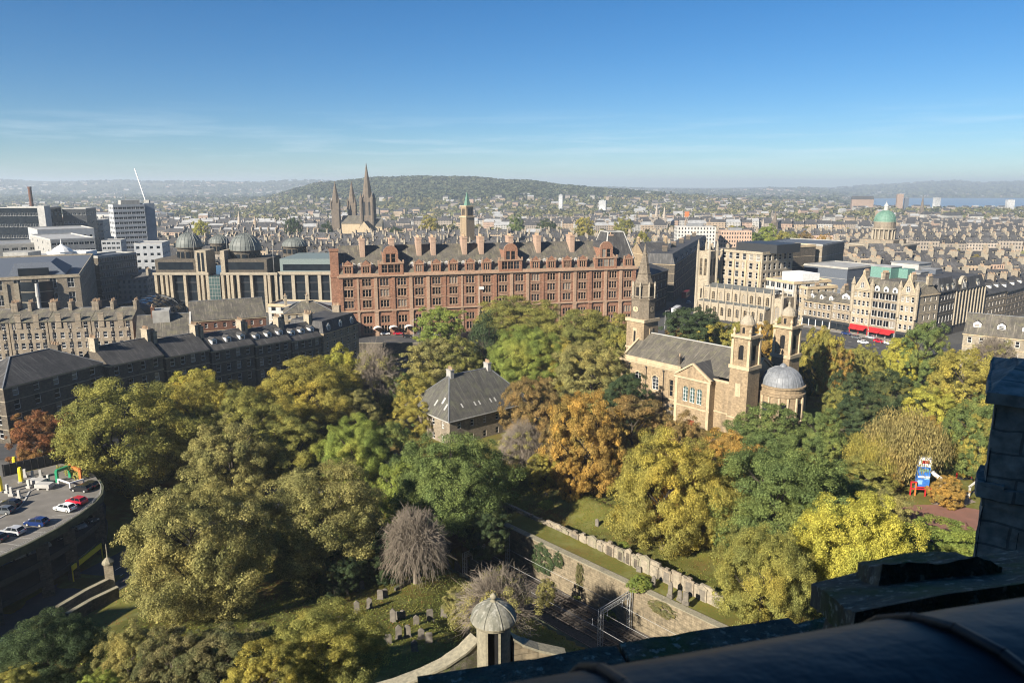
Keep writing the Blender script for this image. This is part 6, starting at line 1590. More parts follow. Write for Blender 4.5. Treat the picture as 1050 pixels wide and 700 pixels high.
for px,py,Y,lab in ((424,329,322,'thin street lamp in front of the red hotel'),(681,330,345,'street lamp between the steeple and Gothic church'),(880,330,338,'street lamp before the red awnings')):
    p=WY(px,350,Y); t=thing('street_lamp',lab,'street lamp',(p.x,p.y,8)); mb=MB(); mb.tube((0,0,0),(0,0,9),.12,.07); mb.build('post',MT['steel'],t); mb=MB(); mb.beam((0,0,9),(1.4,0,9.2),.1); mb.box(1.0,1.9,-.15,.15,9.1,9.25); mb.build('lantern',MT['pconc'],t)
# ---------------------------------------------------------------- trees
def crown_mesh(seed, nclump, nleaf, leaf, shape='round', density=1.0):
    """unit crown (about 1 wide, 1 high, standing on z=0): leaf clumps through its volume, each leaf a small face"""
    r=random.Random(seed); V=[]; F=[]; clumps=[]
    tries=0
    while len(clumps)<nclump and tries<4000:
        tries+=1
        d=Vector((r.gauss(0,1),r.gauss(0,1),r.gauss(0,1))); d.normalize()
        k=r.random()**.38
        if shape=='cone':
            z=r.random()**1.25*.92; rr=.46*(1-z)**.75+.05; a=r.uniform(0,6.283); q=r.random()**.5*rr
            c=Vector((q*math.cos(a),q*math.sin(a),z*.9+.06)); rc=.10+.10*(1-z)
        elif shape=='willow':
            c=Vector((d.x*.36*k,d.y*.36*k,.58+d.z*.3*k)); rc=r.uniform(.10,.17)
        else:
            q=d+Vector((seed*3.7,seed*1.3,0)); lump=1+.36*noise.noise(q*1.5)+.2*noise.noise(q*3.6+Vector((9,0,0)))
            k=r.random()**.22; lz=.44 if d.z>0 else .42
            c=Vector((d.x*.45*k*lump,d.y*.45*k*lump,.46+d.z*lz*k*lump)); rc=.026+.052*r.random()**1.6
            if c.z<.05: continue
            if d.z<0: c=Vector((c.x*1.08,c.y*1.08,c.z))
        clumps.append((c,rc))
    wts=[rc*rc for c,rc in clumps]; tot=sum(wts)
    for (c,rc),w in zip(clumps,wts):
        n=int(nleaf*w/tot); out=(c-Vector((0,0,.42))); 
        if out.length>1e-4: out.normalize()
        for _ in range(n):
            d=Vector((r.gauss(0,1),r.gauss(0,1),r.gauss(0,1)+.3)); d.normalize()
            if d.dot(out)<-.25 and r.random()<.75: d=-d
            rr=rc*(.42+.66*r.random()**.8); p=c+Vector((d.x*rr*1.12,d.y*rr*1.12,d.z*rr*.82))
            nrm=(d*.8+out*.3+Vector((r.gauss(0,.38),r.gauss(0,.38),r.gauss(0,.38)+.2))).normalized()
            a=nrm.orthogonal().normalized(); b=nrm.cross(a); t=r.uniform(0,6.283); ct,st=math.cos(t),math.sin(t)
            u=a*ct+b*st; v=b*ct-a*st; L=leaf*r.uniform(.6,1.35); Wd=L*r.uniform(.55,.95)
            if shape=='willow': u=(Vector((0,0,-1))+nrm*.25).normalized(); v=u.cross(nrm).normalized(); L*=1.9; Wd*=.6; p=p-Vector((0,0,r.random()**2*.16))
            n0=len(V); V+= [tuple(p-u*L*.5),tuple(p+v*Wd*.5),tuple(p+u*L*.5+nrm*L*.1),tuple(p-v*Wd*.5)]
            F.append((n0,n0+1,n0+2,n0+3))
    me=bpy.data.meshes.new('crown'); me.from_pydata(V,[],F); me.materials.append(LEAF['olive']); me.update()
    return me
def trunk_mesh(seed):
    """unit tree 1 high: tapered trunk with limbs reaching into the crown"""
    r=random.Random(seed); mb=MB(); p=Vector((0,0,-.06)); rad_=.026; pts=[p]
    for i in range(4):
        q=p+Vector((r.uniform(-.015,.015),r.uniform(-.015,.015),.13)); mb.tube(p,q,rad_,rad_*.85,7,cap=False); p=q; rad_*=.85; pts.append(p)
    for k in range(9):
        s=pts[2+k%3]; a=k*2.4+r.uniform(-.4,.4); q=s+Vector((.17*math.cos(a),.17*math.sin(a),.19)); mb.tube(s,q,rad_*.75,rad_*.45,5,cap=False)
        for j in range(3):
            a2=a+r.uniform(-.9,.9); e=q+Vector((.14*math.cos(a2),.14*math.sin(a2),r.uniform(.08,.2))); mb.tube(q,e,rad_*.42,rad_*.1,4,cap=False)
    return mb.mesh('trunk',[MT['wood']],smooth=True,uv=False)
def bare_mesh(seed,depth=6,droop=0.0,spread=.5):
    """bare branching twigs, unit size"""
    r=random.Random(seed); mb=MB()
    def grow(p,d,l,rd,k):
        q=p+d*l; mb.tube(p,q,rd,rd*.62,5 if k>3 else 3,cap=False)
        if k==0: return
        for i in range(3 if k>1 else 4):
            e=(d+Vector((r.gauss(0,spread),r.gauss(0,spread),r.gauss(.12-droop*(depth-k)*.1,spread*.6)))).normalized()
            grow(p.lerp(q,r.uniform(.4,1.0)),e,l*r.uniform(.66,.9),max(rd*.6,.0016),k-1)
    grow(Vector((0,0,-.03)),Vector((0,0,1)),.22,.028,depth)
    zs=[v[2] for v in mb.v]; xs_=[abs(v[0]) for v in mb.v]+[abs(v[1]) for v in mb.v]; h=max(zs); w=sorted(xs_)[int(len(xs_)*.985)]
    mb.v=[(x/w*.5,y/w*.5,z/h) for x,y,z in mb.v]
    return mb.mesh('branches',[MT['twig']],uv=False)
BIG=[crown_mesh(s,560,130000,.0108) for s in (1,2,3,4)]
MID=[crown_mesh(s,330,62000,.0148) for s in (11,12,13,14)]
CONE=[crown_mesh(21,50,20000,.022,'cone')]
WILL=[crown_mesh(31,50,26000,.017,'willow'),crown_mesh(32,50,26000,.017,'willow')]
THIN=[crown_mesh(s,120,14000,.014) for s in (41,42)]
SMALL=[crown_mesh(s,14,420,.10) for s in (51,52,53)]
TRUNK=[trunk_mesh(s) for s in (1,2,3)]
def dome_twigs(seed,n,droop):
    """a bare dome: limbs from a short trunk, fine twigs reaching out to a rounded outline"""
    r=random.Random(seed); mb=MB(); mb.tube((0,0,-.04),(0,0,.3),.035,.028,7,cap=False); ends=[]
    for k in range(11):
        a=k*2.4; e=r.uniform(.25,1.3); q=Vector((.19*math.cos(a)*math.cos(e),.19*math.sin(a)*math.cos(e),.3+.24*math.sin(e))); mb.tube((0,0,r.uniform(.16,.3)),q,.021,.010,5,cap=False); ends.append((q,a))
    for _ in range(n):
        q,a=ends[r.randrange(len(ends))]; az=a+r.gauss(0,.75); el=r.uniform(-.1,1.45); R_=r.uniform(.7,1.04)*(1+.16*noise.noise(Vector((az*1.3,el*2,seed))))
        tip=Vector((.5*R_*math.cos(az)*math.cos(el),.5*R_*math.sin(az)*math.cos(el),.36+.62*R_*math.sin(el)))
        mid=q.lerp(tip,.55)+Vector((0,0,.05))+Vector((r.gauss(0,.02),r.gauss(0,.02),r.gauss(0,.02)))
        mb.tube(q,mid,.0042,.003,3,cap=False); mb.tube(mid,tip,.003,.0015,3,cap=False)
        for j in range(3):
            b=mid.lerp(tip,r.uniform(.1,.95)); c=b+Vector((r.gauss(0,.05),r.gauss(0,.05),r.gauss(0,.045)-droop*.09))+(tip-mid)*.3; mb.tube(b,c,.0022,.0012,3,cap=False)
    return mb.mesh('branches',[MT['twig']],uv=False)
BARE=[dome_twigs(5,900,0.0),dome_twigs(6,1500,1.0)]
def place_crown(me,pal,parent,loc,rz,sc):
    o=put('crown',me,parent,loc,rz,sc); o.material_slots[0].link='OBJECT'; o.material_slots[0].material=LEAF[pal]; return o
def tree(px,y0,y1,hw,kind,pal,label,name='tree',cat='tree',group=None,grow=1.0,basey=None):
    """px: axis, y0/y1: crown top and foot in the photograph, hw: half width, at the tree's own distance"""
    b=on(px,basey if basey else y1-.07*(y1-y0)); dpt=b.y*CP+(CAMZ-b.z)*SP
    wd=2*hw/FPX*dpt*grow*1.09
    # height so that the crown's rounded top meets y0
    z=WY(px,y0,b.y+wd*.12).z; h=max(2.0,(z-b.z))*1.06
    t=thing(name,label,cat,(b.x,b.y,b.z),0,group)
    rz=R.uniform(0,6.28); i=R.randrange(99)
    lst={'big':BIG,'mid':MID,'cone':CONE,'willow':WILL,'thin':THIN,'shrub':MID}.get(kind)
    if kind in ('bare','bare2'):
        put('branches',BARE[0 if kind=='bare' else 1],t,None,rz,(wd,wd,h)); 
        if pal: place_crown(THIN[i%2],pal,t,(0,0,h*.12),rz,(wd*.95,wd*.95,h*.86))
    else:
        lo=-.02 if kind in('big','mid','willow','thin') else .0
        if kind=='shrub': lo=-.08
        place_crown(lst[i%len(lst)],pal,t,(0,0,h*lo),rz,(wd,wd,h*(1-lo)*1.03))
        if kind!='shrub':
            tw=max(h,8)*.9; put('trunk',TRUNK[i%3],t,None,rz,(tw,tw,h*.95))
        if kind=='thin': put('branches',BARE[0],t,None,rz,(wd*.95,wd*.95,h))
    return t
T=tree
T(46,419,478,28,'mid','red','small russet red maple beside the car park hoarding')
T(128,386,512,62,'big','olive','broad olive tree standing right of the russet maple')
T(205,380,478,44,'big','yolive','olive tree with golden top below the dark terrace')
T(262,396,486,44,'big','olive','olive tree between golden topped tree and the grey twiggy trees')
T(318,364,450,46,'big','yolive','yellowish olive tree below the dormered corner building')
T(352,356,430,26,'mid','yellow','small golden tree at the corner by the retaining wall')
T(388,355,432,26,'thin','olivebr','thin grey leafless topped tree in front of the dark retaining wall')
T(240,425,520,40,'mid','olivebr','dull olive tree in the shaded hollow below the terrace')
T(300,428,500,40,'mid','olive','olive tree in shade left of the bright green trees')
T(206,490,640,74,'big','olivebr','huge rounded grey olive tree right of the car park',grow=.9)
T(330,474,598,66,'big','olivebr','broad brownish olive tree left of the bare domed tree')
T(368,425,512,34,'big','bgreen','bright green tree left of the hip roofed manse')
T(402,432,505,30,'mid','green','green tree touching the manse lower corner')
T(465,441,566,56,'big','green','large mid green tree below the manse')
T(426,520,604,34,'bare2',None,'bare grey brown dome shaped tree at the edge of the lower grass')
T(510,582,668,44,'thin','olivebr','twiggy half bare tree behind the sentry turret')
T(432,384,440,25,'mid','yolive','yellow olive tree left of the manse roof')
T(424,408,448,22,'mid','yolive','low yellow tree under the manse eaves')
T(447,343,402,32,'mid','olivebr','brown tinged tree behind the left manse chimney')
T(452,313,362,25,'mid','bgreen','yellow green tree in front of the red hotel base')
T(497,320,392,20,'cone','dgreen','dark green pointed holly between the yellow green trees')
T(530,303,365,42,'big','olive','olive green tree tallest against the red hotel facade')
T(540,331,405,35,'big','bgreen','bright yellow green tree directly behind the manse')
T(590,317,385,38,'big','olive','olive tree right of the bright yellow green tree')
T(618,318,372,28,'mid','yolive','yellow olive tree in front of the right end of the red hotel')
T(548,384,462,30,'mid','brown','rust brown tree at the right end of the manse')
T(605,348,420,38,'mid','olivebr','dull brown olive tree left of the church steeple')
T(640,380,440,24,'mid','dgreen','dark tree pressed against the west end of the church')
T(600,398,512,38,'mid','orange','orange brown tree in the middle of the churchyard')
T(575,425,495,26,'mid','brown','bronze tree left of the orange brown tree')
T(536,432,492,25,'bare2','olivebr','grey leafless tree right of the mid green tree')
T(648,405,470,38,'mid','brown','bronze tree below the church long wall')
T(680,437,574,53,'big','yolive','large yellow olive tree standing above the memorial wall')
T(700,425,500,30,'mid','brown','brown tree close under the church gable')
T(745,440,515,36,'mid','orange','coppery orange tree in front of the church east end')
T(786,413,475,38,'mid','green','round green tree in front of the domed apse')
T(790,446,575,66,'big','green','big green tree right of the yellow olive tree')
T(730,470,570,30,'mid','yolive','yellow tree between the two big churchyard trees')
T(778,532,652,46,'big','olive','rounded olive tree at the right end of the memorial wall')
T(874,502,636,55,'big','yellow','brilliant yellow tree behind the battlement')
T(850,478,545,40,'mid','green','green tree behind the brilliant yellow tree')
T(832,505,580,30,'mid','bgreen','light green tree left of the brilliant yellow tree')
T(910,535,610,30,'mid','olive','brownish olive tree touching the brilliant yellow tree on its right')
T(706,314,362,26,'mid','dgreen','dark green tree beyond the church roof')
T(740,330,372,26,'mid','yolive','yellow green tree beyond the church roof by the Gothic aisle')
T(782,330,378,18,'mid','orange','orange tree between the two church cupolas')
T(690,335,365,12,'mid','brown','small russet tree beside the church steeple')
T(838,333,412,20,'mid','yolive','tall yellow green tree right of the church cupola')
T(852,348,412,18,'mid','orange','orange leaved tree beside the shop street cars')
T(905,378,440,30,'mid','dgreen','dark spreading cedar like tree below the shop street')
T(942,326,402,22,'mid','green','green tree in front of the dark corner facade')
T(922,344,398,20,'mid','yellow','golden tree in front of the gabled corner shop')
T(985,356,432,34,'mid','yolive','yellow olive tree left of the dark tower top')
T(1015,345,392,24,'thin','olivebr','sparse twiggy tree in front of the white dormered house')
T(925,418,502,44,'willow','willow','drooping brownish willow beside the fairground tower')
T(890,440,500,28,'willow','yolive','paler drooping willow left of the brownish willow')
T(992,405,497,28,'mid','green','ivy green tree against the dark castle tower')
T(970,487,522,17,'mid','orange','small round orange tree beside the fairground tower')
T(913,482,505,10,'mid','orange','little orange shrub left of the fairground tower')
T(960,532,582,40,'shrub','bgreen','light green leafy bushes behind the raised battlement stone','bush','bush')
T(925,540,600,26,'shrub','bgreen','green bush between the brilliant yellow tree and the red path','bush','bush')
T(880,470,520,30,'mid','olive','olive tree behind the green tree by the willow')
T(55,626,716,48,'big','dgreen','dark shaded tree at the bottom left corner below the road')
T(136,640,718,30,'mid','olivebr','brown olive tree left of the holly trees at the bottom')
T(180,640,730,36,'mid','holly','brown green holly tree along the bottom edge')
T(228,640,730,48,'mid','holly','larger dark brown holly tree next to the olive thicket')
T(332,620,722,56,'big','olive','wide olive tree at the bottom edge beside the lower grass')
T(275,658,740,36,'mid','yolive','golden green tree on the bottom edge beside the holly')
T(16,682,735,26,'mid','olive','small olive tree in the extreme bottom left corner')
T(100,688,735,26,'shrub','bgreen','bright green grassy bush on the bottom edge','bush','bush')
T(395,540,600,22,'mid','dgreen','dark shrub tree left of the bare domed tree')
T(500,520,575,24,'mid','dgreen','dark ivy covered tree above the tunnel mouth')
T(560,462,505,18,'mid','yolive','thin yellow tree by the upper graves')
T(820,372,420,12,'mid','dgreen','dark bush at the foot of the domed apse')
T(862,395,440,20,'mid','olive','olive tree on the shaded slope right of the apse')
T(950,395,450,26,'mid','yellow','yellow tree above the willow')
T(560,593,622,10,'shrub','olivebr','scrubby bush at the foot of the turret wall','bush','bush')
T(550,472,495,14,'shrub','olivebr','low twiggy bush below the grey leafless tree','bush','bush')
for px,py,w,lab in ((595,612,7,'green weeds growing between the rails and the lit cutting wall'),(625,632,8,'green weeds on the ballast below the middle of the cutting wall'),(655,603,12,'green bush on the strip above the cutting wall'),(560,520,9,'low green bush behind the memorial wall'),(640,560,6,'small shrub on the grass strip above the cutting')):
    z=RW_Z if py in(612,632) else 4.0; p=W(px,py,z); t=thing('bush',lab,'bush',p); k=w*2/FPX*150; place_crown(MID[0],'bgreen',t,(0,0,-.3),px,(k,k,k*.6))
# ivy and creepers hanging on the lit cutting wall
for s,w,h in ((5,7,7.5),(9.5,3,4),(15,2,7),(34,6,3.4),(47,2.4,6)):
    p=rw3(s,.55,RW_TOP-h); t=thing('ivy','dark creeper climbing the lit retaining wall of the cutting','ivy',p,rot,'creepers on the cutting wall'); place_crown(MID[int(s)%4],'dgreen' if s<12 else 'holly',t,(0,0,h*.1),0,(w,1.0,h*.95))

T(412,470,540,26,'mid','bgreen','light green tree in front of the bright green tree')
T(350,560,610,24,'mid','dgreen','dark low tree above the row of graves')
T(565,395,450,24,'mid','olivebr','dull olive tree beside the rust brown tree')
T(622,430,500,26,'mid','brown','rusty tree left of the large yellow olive tree')
T(688,470,560,30,'mid','orange','orange tinted tree behind the large yellow olive tree')
T(815,460,545,32,'mid','olive','olive tree right of the big green churchyard tree')
T(722,318,362,20,'mid','dgreen','second dark green tree beyond the church roof')
T(757,326,372,20,'mid','olive','olive tree between dark and orange trees beyond the church')
T(800,325,375,16,'mid','yolive','yellowish tree right of the near church cupola')
T(880,400,450,24,'mid','dgreen','dark tree in the shaded hollow beside the apse')
T(840,420,480,24,'mid','green','green tree in the shaded hollow below the apse')
T(905,500,560,26,'mid','olivebr','brownish tree behind the brilliant yellow tree')
T(945,425,480,24,'mid','orange','orange brown tree behind the brownish willow')
T(1000,420,500,24,'mid','yolive','yellow green tree beside the dark tower')
T(470,345,400,26,'mid','olive','olive tree behind the manse chimney gap')
T(575,345,405,28,'mid','yolive','yellow olive tree right of the bright yellow green tree')
T(633,335,395,22,'mid','olive','olive tree close to the left side of the steeple')
T(500,455,510,22,'mid','olivebr','dull tree under the manse front wall')
T(365,395,450,28,'mid','olivebr','dull olive tree below the retaining wall')
T(405,375,430,20,'mid','green','green tree left of the yellow trees by the manse')
T(585,470,520,14,'mid','orange','small orange tree on the upper churchyard grass')
T(866,378,438,18,'mid','dgreen','dark tree on the slope above the shaded hollow by the apse')
T(884,352,402,15,'mid','olive','small olive tree below the shop street cars')
T(200,377,440,30,'mid','yellow','golden orange crowned tree just below the dark terrace')
T(470,600,640,16,'shrub','olivebr','scrubby bush left of the sentry turret','bush','bush')
# ---------------------------------------------------------------- landmarks in the far city
def rotthing(*a, **k): return thing(*a, **k)
def cathedral():
    Y=1000; c=WY(378,235,Y); t=thing('cathedral','dark stone cathedral with one tall central spire and two west spires','cathedral',(c.x,Y,0))
    zz=lambda py: WY(378,py,Y).z
    m=MT['farstone'] if 'farstone' in MT else MT.setdefault('farstone',stone('far_dark_stone',(.17,.135,.10),(.12,.10,.08),stain_amt=.4,big=.02,fine=.3))
    mb=MB(); w=7.2; z1=zz(203); mb.box(-w,w,-w,w,-5,z1); mb.build('tower',m,t)
    for sx_ in (-1,1):
        for sy_ in (-1,1): mb=MB(); mb.lathe(sx_*w,sy_*w,[(2.6,-5),(2.4,z1),(1.8,z1+1),(.2,z1+7)],8); mb.build('corner_turret',m,t)
    for q in range(2): mb=MB(); x=-3.8+7.6*q; mb.box(x-1.5,x+1.5,-w-.3,-w-.01,z1-22,z1-5); mb.build('louvre',MT['black'],t)
    mb=MB(); mb.lathe(0,0,[(6.9,z1),(4.7,z1+(zz(168)-z1)*.35),(2.1,z1+(zz(168)-z1)*.72),(.2,zz(167))],8,0,rad(22.5),rad(382.5)); mb.build('spire',m,t)
    for px in (346.5,361):
        x=WY(px,235,Y).x-c.x; mb=MB(); z=zz(208); y=-6 if px<350 else 8; mb.box(x-5,x+5,y-5,y+5,-5,z); mb.lathe(x,y,[(5.6,z),(2.6,z+(zz(186)-z)*.55),(.15,zz(185.5))],8,0,rad(22.5),rad(382.5))
        for sx_ in (-1,1): mb.lathe(x+sx_*5,y-5,[(1.2,z-8),(1.1,z),(.1,z+8)],6)
        mb.build('west_spire',m,t)
    x0,x1=WY(352,235,Y).x-c.x,-w; mb=MB(); mb.box(x0,x1,-9,9,-5,zz(229)); mb.poly([(x0,-9.5,zz(229)),(x1,-9.5,zz(229)),(x1,0,zz(221)),(x0,0,zz(221))],1); mb.poly([(x1,9.5,zz(229)),(x0,9.5,zz(229)),(x0,0,zz(221)),(x1,0,zz(221))],1); mb.build('nave',[MT['sandtrim'],MT['slate_warm']],t)
    x0,x1=w,WY(393,235,Y).x-c.x; mb=MB(); mb.box(x0,x1,-8,8,-5,zz(232)); mb.poly([(x0,-8.5,zz(232)),(x1,-8.5,zz(232)),(x1,0,zz(224)),(x0,0,zz(224))],1); mb.poly([(x1,-8,zz(232)),(x1,8,zz(232)),(x1,0,zz(224))]); mb.poly([(x1,8.5,zz(232)),(x0,8.5,zz(232)),(x0,0,zz(224)),(x1,0,zz(224))],1); mb.build('choir',[MT['sandtrim'],MT['slate_warm']],t)
    mb=MB(); mb.box(-7,7,-30,-w,-5,zz(233)); mb.poly([(-7,-30,zz(233)),(7,-30,zz(233)),(0,-30,zz(226))]); mb.poly([(-7.4,-30,zz(233)),(0,-30,zz(226)),(0,-w,zz(226)),(-7.4,-w,zz(233))],1); mb.poly([(0,-30,zz(226)),(7.4,-30,zz(233)),(7.4,-w,zz(233)),(0,-w,zz(226))],1); mb.build('transept',[MT['sandtrim'],MT['slate_warm']],t)
cathedral()
Y=740; c=WY(479.5,250,Y); t=thing('campanile','tall square buff bell tower with a pointed green copper top','bell tower',(c.x,Y,0),rad(40))
zz=lambda py: WY(479,py,Y).z
mb=MB(); w=5.0; mb.box(-w,w,-w,w,-5,zz(222)); mb.box(-w*.86,w*.86,-w*.86,w*.86,zz(222),zz(212)); mb.build('shaft',MT['sand'],t)
mb=MB(); mb.box(-w-.6,w+.6,-w-.6,w+.6,zz(223),zz(221.5)); mb.box(-w,w,-w,w,zz(212),zz(210.8)); mb.build('cornice',MT['sandtrim'],t)
mb=MB()
for a in range(4):
    for q in (-2,0,2): mb.obox(w*.87*math.cos(a*math.pi/2)-math.sin(a*math.pi/2)*q,w*.87*math.sin(a*math.pi/2)+math.cos(a*math.pi/2)*q,zz(220.5),zz(214),.2,1.1,a*math.pi/2)
mb.build('belfry_openings',MT['black'],t)
mb=MB(); mb.lathe(0,0,[(3.4,zz(210.8)),(2.8,zz(208)),(1.5,zz(202)),(.1,zz(196.5))],4,0,rad(45),rad(405)); mb.build('copper_spire',MT['copper'],t)
# green domed church
Y=690; c=WY(905,250,Y); t=thing('domed_church','square stone church with a columned drum and green copper dome','church',(c.x,Y,0),rad(-48))
zz=lambda py: WY(905,py,Y).z
mb=MB(); mb.box(-22,22,-22,22,-5,zz(250)); mb.box(-15,15,-15,15,zz(250),zz(245)); mb.build('base',MT['grey_sand'],t)
mb=MB(); mb.box(-23,23,-23,23,zz(251),zz(249.5)); mb.build('cornice',MT['grey_trim'],t)
mb=MB(); z0,z1,z2=zz(246),zz(235),zz(228); mb.lathe(0,0,[(8.2,z0),(8.2,z1),(9.2,z1),(9.2,z2)],20); mb.build('drum',MT['grey_sand'],t)
for q in range(16):
    a=2*math.pi*q/16; mb=MB(); mb.tube((9.6*math.cos(a),9.6*math.sin(a),z0),(9.6*math.cos(a),9.6*math.sin(a),z1),.75,.7,8); mb.build('column',MT['grey_trim'],t)
mb=MB(); mb.lathe(0,0,[(10.6,z1),(10.6,z1+1)],20); mb.lathe(0,0,[(9.4,z2),(9.6,z2+.8)],20); mb.build('entablature',MT['grey_trim'],t)
prof=[(9.3*math.cos(f*math.pi/2),z2+.8+(zz(216.5)-z2)*math.sin(f*math.pi/2)) for f in (0,.15,.3,.45,.6,.75,.88)]
mb=MB(); mb.lathe(0,0,prof,24)
for q in range(16):
    a=2*math.pi*q/16
    for (r0,a0),(r1,a1) in zip(prof,prof[1:]): mb.tube((r0*math.cos(a),r0*math.sin(a),a0),(r1*math.cos(a),r1*math.sin(a),a1),.2,.2,4,cap=False)
mb.build('dome',MT['copper'],t)
mb=MB(); zt=prof[-1][1]; mb.lathe(0,0,[(2,zt-.4),(1.9,zt+3.5),(2.3,zt+3.7),(1.2,zt+5.5),(.3,zt+7),(.1,zt+9)],10); mb.build('lantern',MT['pconc'],t)
# smaller distant landmarks
def distant(name,label,cat,px,y0,y1,w,Y,mat,kind='slab'):
    p=WY(px,y1,Y); zt=WY(px,y0,Y).z; ww=w/FPX*Y; g=gz(p.x,Y)
    t=thing(name,label,cat,(p.x,Y,g-2),R.uniform(-.5,.3)); h=zt-g+2
    if kind=='slab':
        mb=MB(); mb.box(-ww/2,ww/2,-ww*.3,ww*.3,0,h); mb.build('wall',mat,t); mb=MB(); mb.box(-ww*.2,ww*.2,-ww*.15,ww*.15,h+.003,h+h*.06); mb.build('roof_plant',MT['flat'],t)
    elif kind=='spire':
        mb=MB(); mb.box(-ww/2,ww/2,-ww/2,ww/2,0,h*.5); mb.build('tower',mat,t); mb=MB(); mb.lathe(0,0,[(ww*.6,h*.5),(.1,h)],8); mb.build('spire',mat,t)
    elif kind=='stack':
        mb=MB(); mb.lathe(0,0,[(ww*.62,0),(ww*.45,h*.96),(ww*.52,h*.97),(ww*.5,h)],12); mb.build('shaft',mat,t)
    elif kind=='block':
        mb=MB(); mb.box(-ww/2,ww/2,-ww*.22,ww*.22,0,h); mb.build('wall',mat,t); mb=MB(); mb.hip(-ww/2,ww/2,-ww*.22,ww*.22,h,h*.3,0,.3,.5); mb.build('roof',MT['slate'],t)
    return t
distant('brick_chimney','tall brown industrial brick chimney on the far left','chimney stack',33,191.5,214,3.6,1000,MT['brick'],'stack')
distant('tower_block','white slab block among trees below the wooded hill','tower block',575,200,208,4,2300,MT['far_white_tower'])
distant('tower_block','white block with a grey wing right of the wooded hill foot','tower block',618,205.5,213,7,2300,MT['far_white_tower'])
distant('hall','orange brick tower like block among the trees','building',704,217,228,4,1500,MT['orange'],'slab')
distant('tower_block','pair like pinkish high rise by the firth','tower block',922,199,210,6,2600,FAR[2]); distant('tower_block','blue grey high rise beside the pinkish one by the firth','tower block',929,203,210,4,2600,MT['bluroof'])
distant('tower_block','white high rise against the water','tower block',960,203,211,6,2600,MT['far_white_tower']); distant('tower_block','white high rise near the right edge by the water','tower block',1035,205,213,7,2600,MT['far_white_tower'])
distant('hall','long pink industrial shed on the shore','shed',884,204.6,207.5,20,2650,FAR[2],'block')
distant('hall','wide white shed on the plain right of the green dome','shed',975,221,230,18,1600,FAR[3],'block'); distant('hall','white low building left of the wide white shed','shed',950,220,228,12,1700,FAR[3],'block')
distant('hall','cream square block far right of the green dome','building',1000,222,230,12,1650,FAR[3],'block')
distant('clock_tower','slim dark monument column near the firth','tower',945,200,216,3,1900,MT['farstone'],'spire')
distant('church','small dark church spire beyond the hotel roofs to the right','church',794,216,236,4.5,1250,MT['farstone'],'spire')
distant('church','pale slender church spire among the right hand roofs','church',782,224,238,3,1250,FAR[1],'spire'); distant('church','twin like pale spire right of the steeple top','church',681,211,228,3.5,1350,FAR[1],'spire'); distant('church','second pale spire just left of the slim dark church spire','church',673,208,226,3.5,1380,FAR[1],'spire')
distant('church','small pale spire above the domed offices','church',246,216,236,4,1100,FAR[1],'spire'); distant('church','buff stumpy church tower right of the small pale spire','church',262,221,236,5,1100,FAR[0],'spire')
distant('church','grey church spire over the middle of the hotel','church',565,220,238,3,1200,FAR[1],'spire')
distant('office_building','modern glass and stone office block above the shaded street','office',711,232,262,38,640,FAR[3],'slab'); distant('office_building','buff office block right of the modern glass block','office',752,236,262,30,660,FAR[2],'slab')
# stadium and crane
p=WY(130,212,1900); t=thing('stadium','low oval football stadium with a dark stand roof','stadium',(p.x,1900,gz(p.x,1900))); mb=MB(); mb.v=[]
for i in range(28):
    a0,a1=2*math.pi*i/28,2*math.pi*(i+1)/28
    f=lambda a,r,z:(115*r*math.cos(a),70*r*math.sin(a),z); mb.poly([f(a0,1,0),f(a1,1,0),f(a1,1,16),f(a0,1,16)],0); mb.poly([f(a0,1,16),f(a1,1,16),f(a1,.72,20),f(a0,.72,20)],1); mb.poly([f(a0,.72,20),f(a1,.72,20),f(a1,.6,2),f(a0,.6,2)],2)
mb.build('stands',[MT['pconc'],MT['flat'],MT['brick']],t); mb=MB(); mb.poly([(115*.6*math.cos(2*math.pi*i/24),70*.6*math.sin(2*math.pi*i/24),1) for i in range(24)]); mb.build('pitch',GM[0],t)
p=WY(150,212,800); t=thing('tower_crane','pale luffing tower crane leaning left behind the white tower','crane',(p.x,800,0)); z=WY(150,207,800).z
mb=MB(); mb.beam((0,0,0),(0,0,z),1.4); mb.build('mast',MT['white'],t); q=WY(138,173,800); mb=MB(); mb.beam((0,0,z),(q.x-p.x,0,q.z),.8); mb.build('jib',MT['white'],t); mb=MB(); mb.box(-1.5,4,-1.5,1.5,z-2,z+2); mb.build('cab',MT['conc'],t)

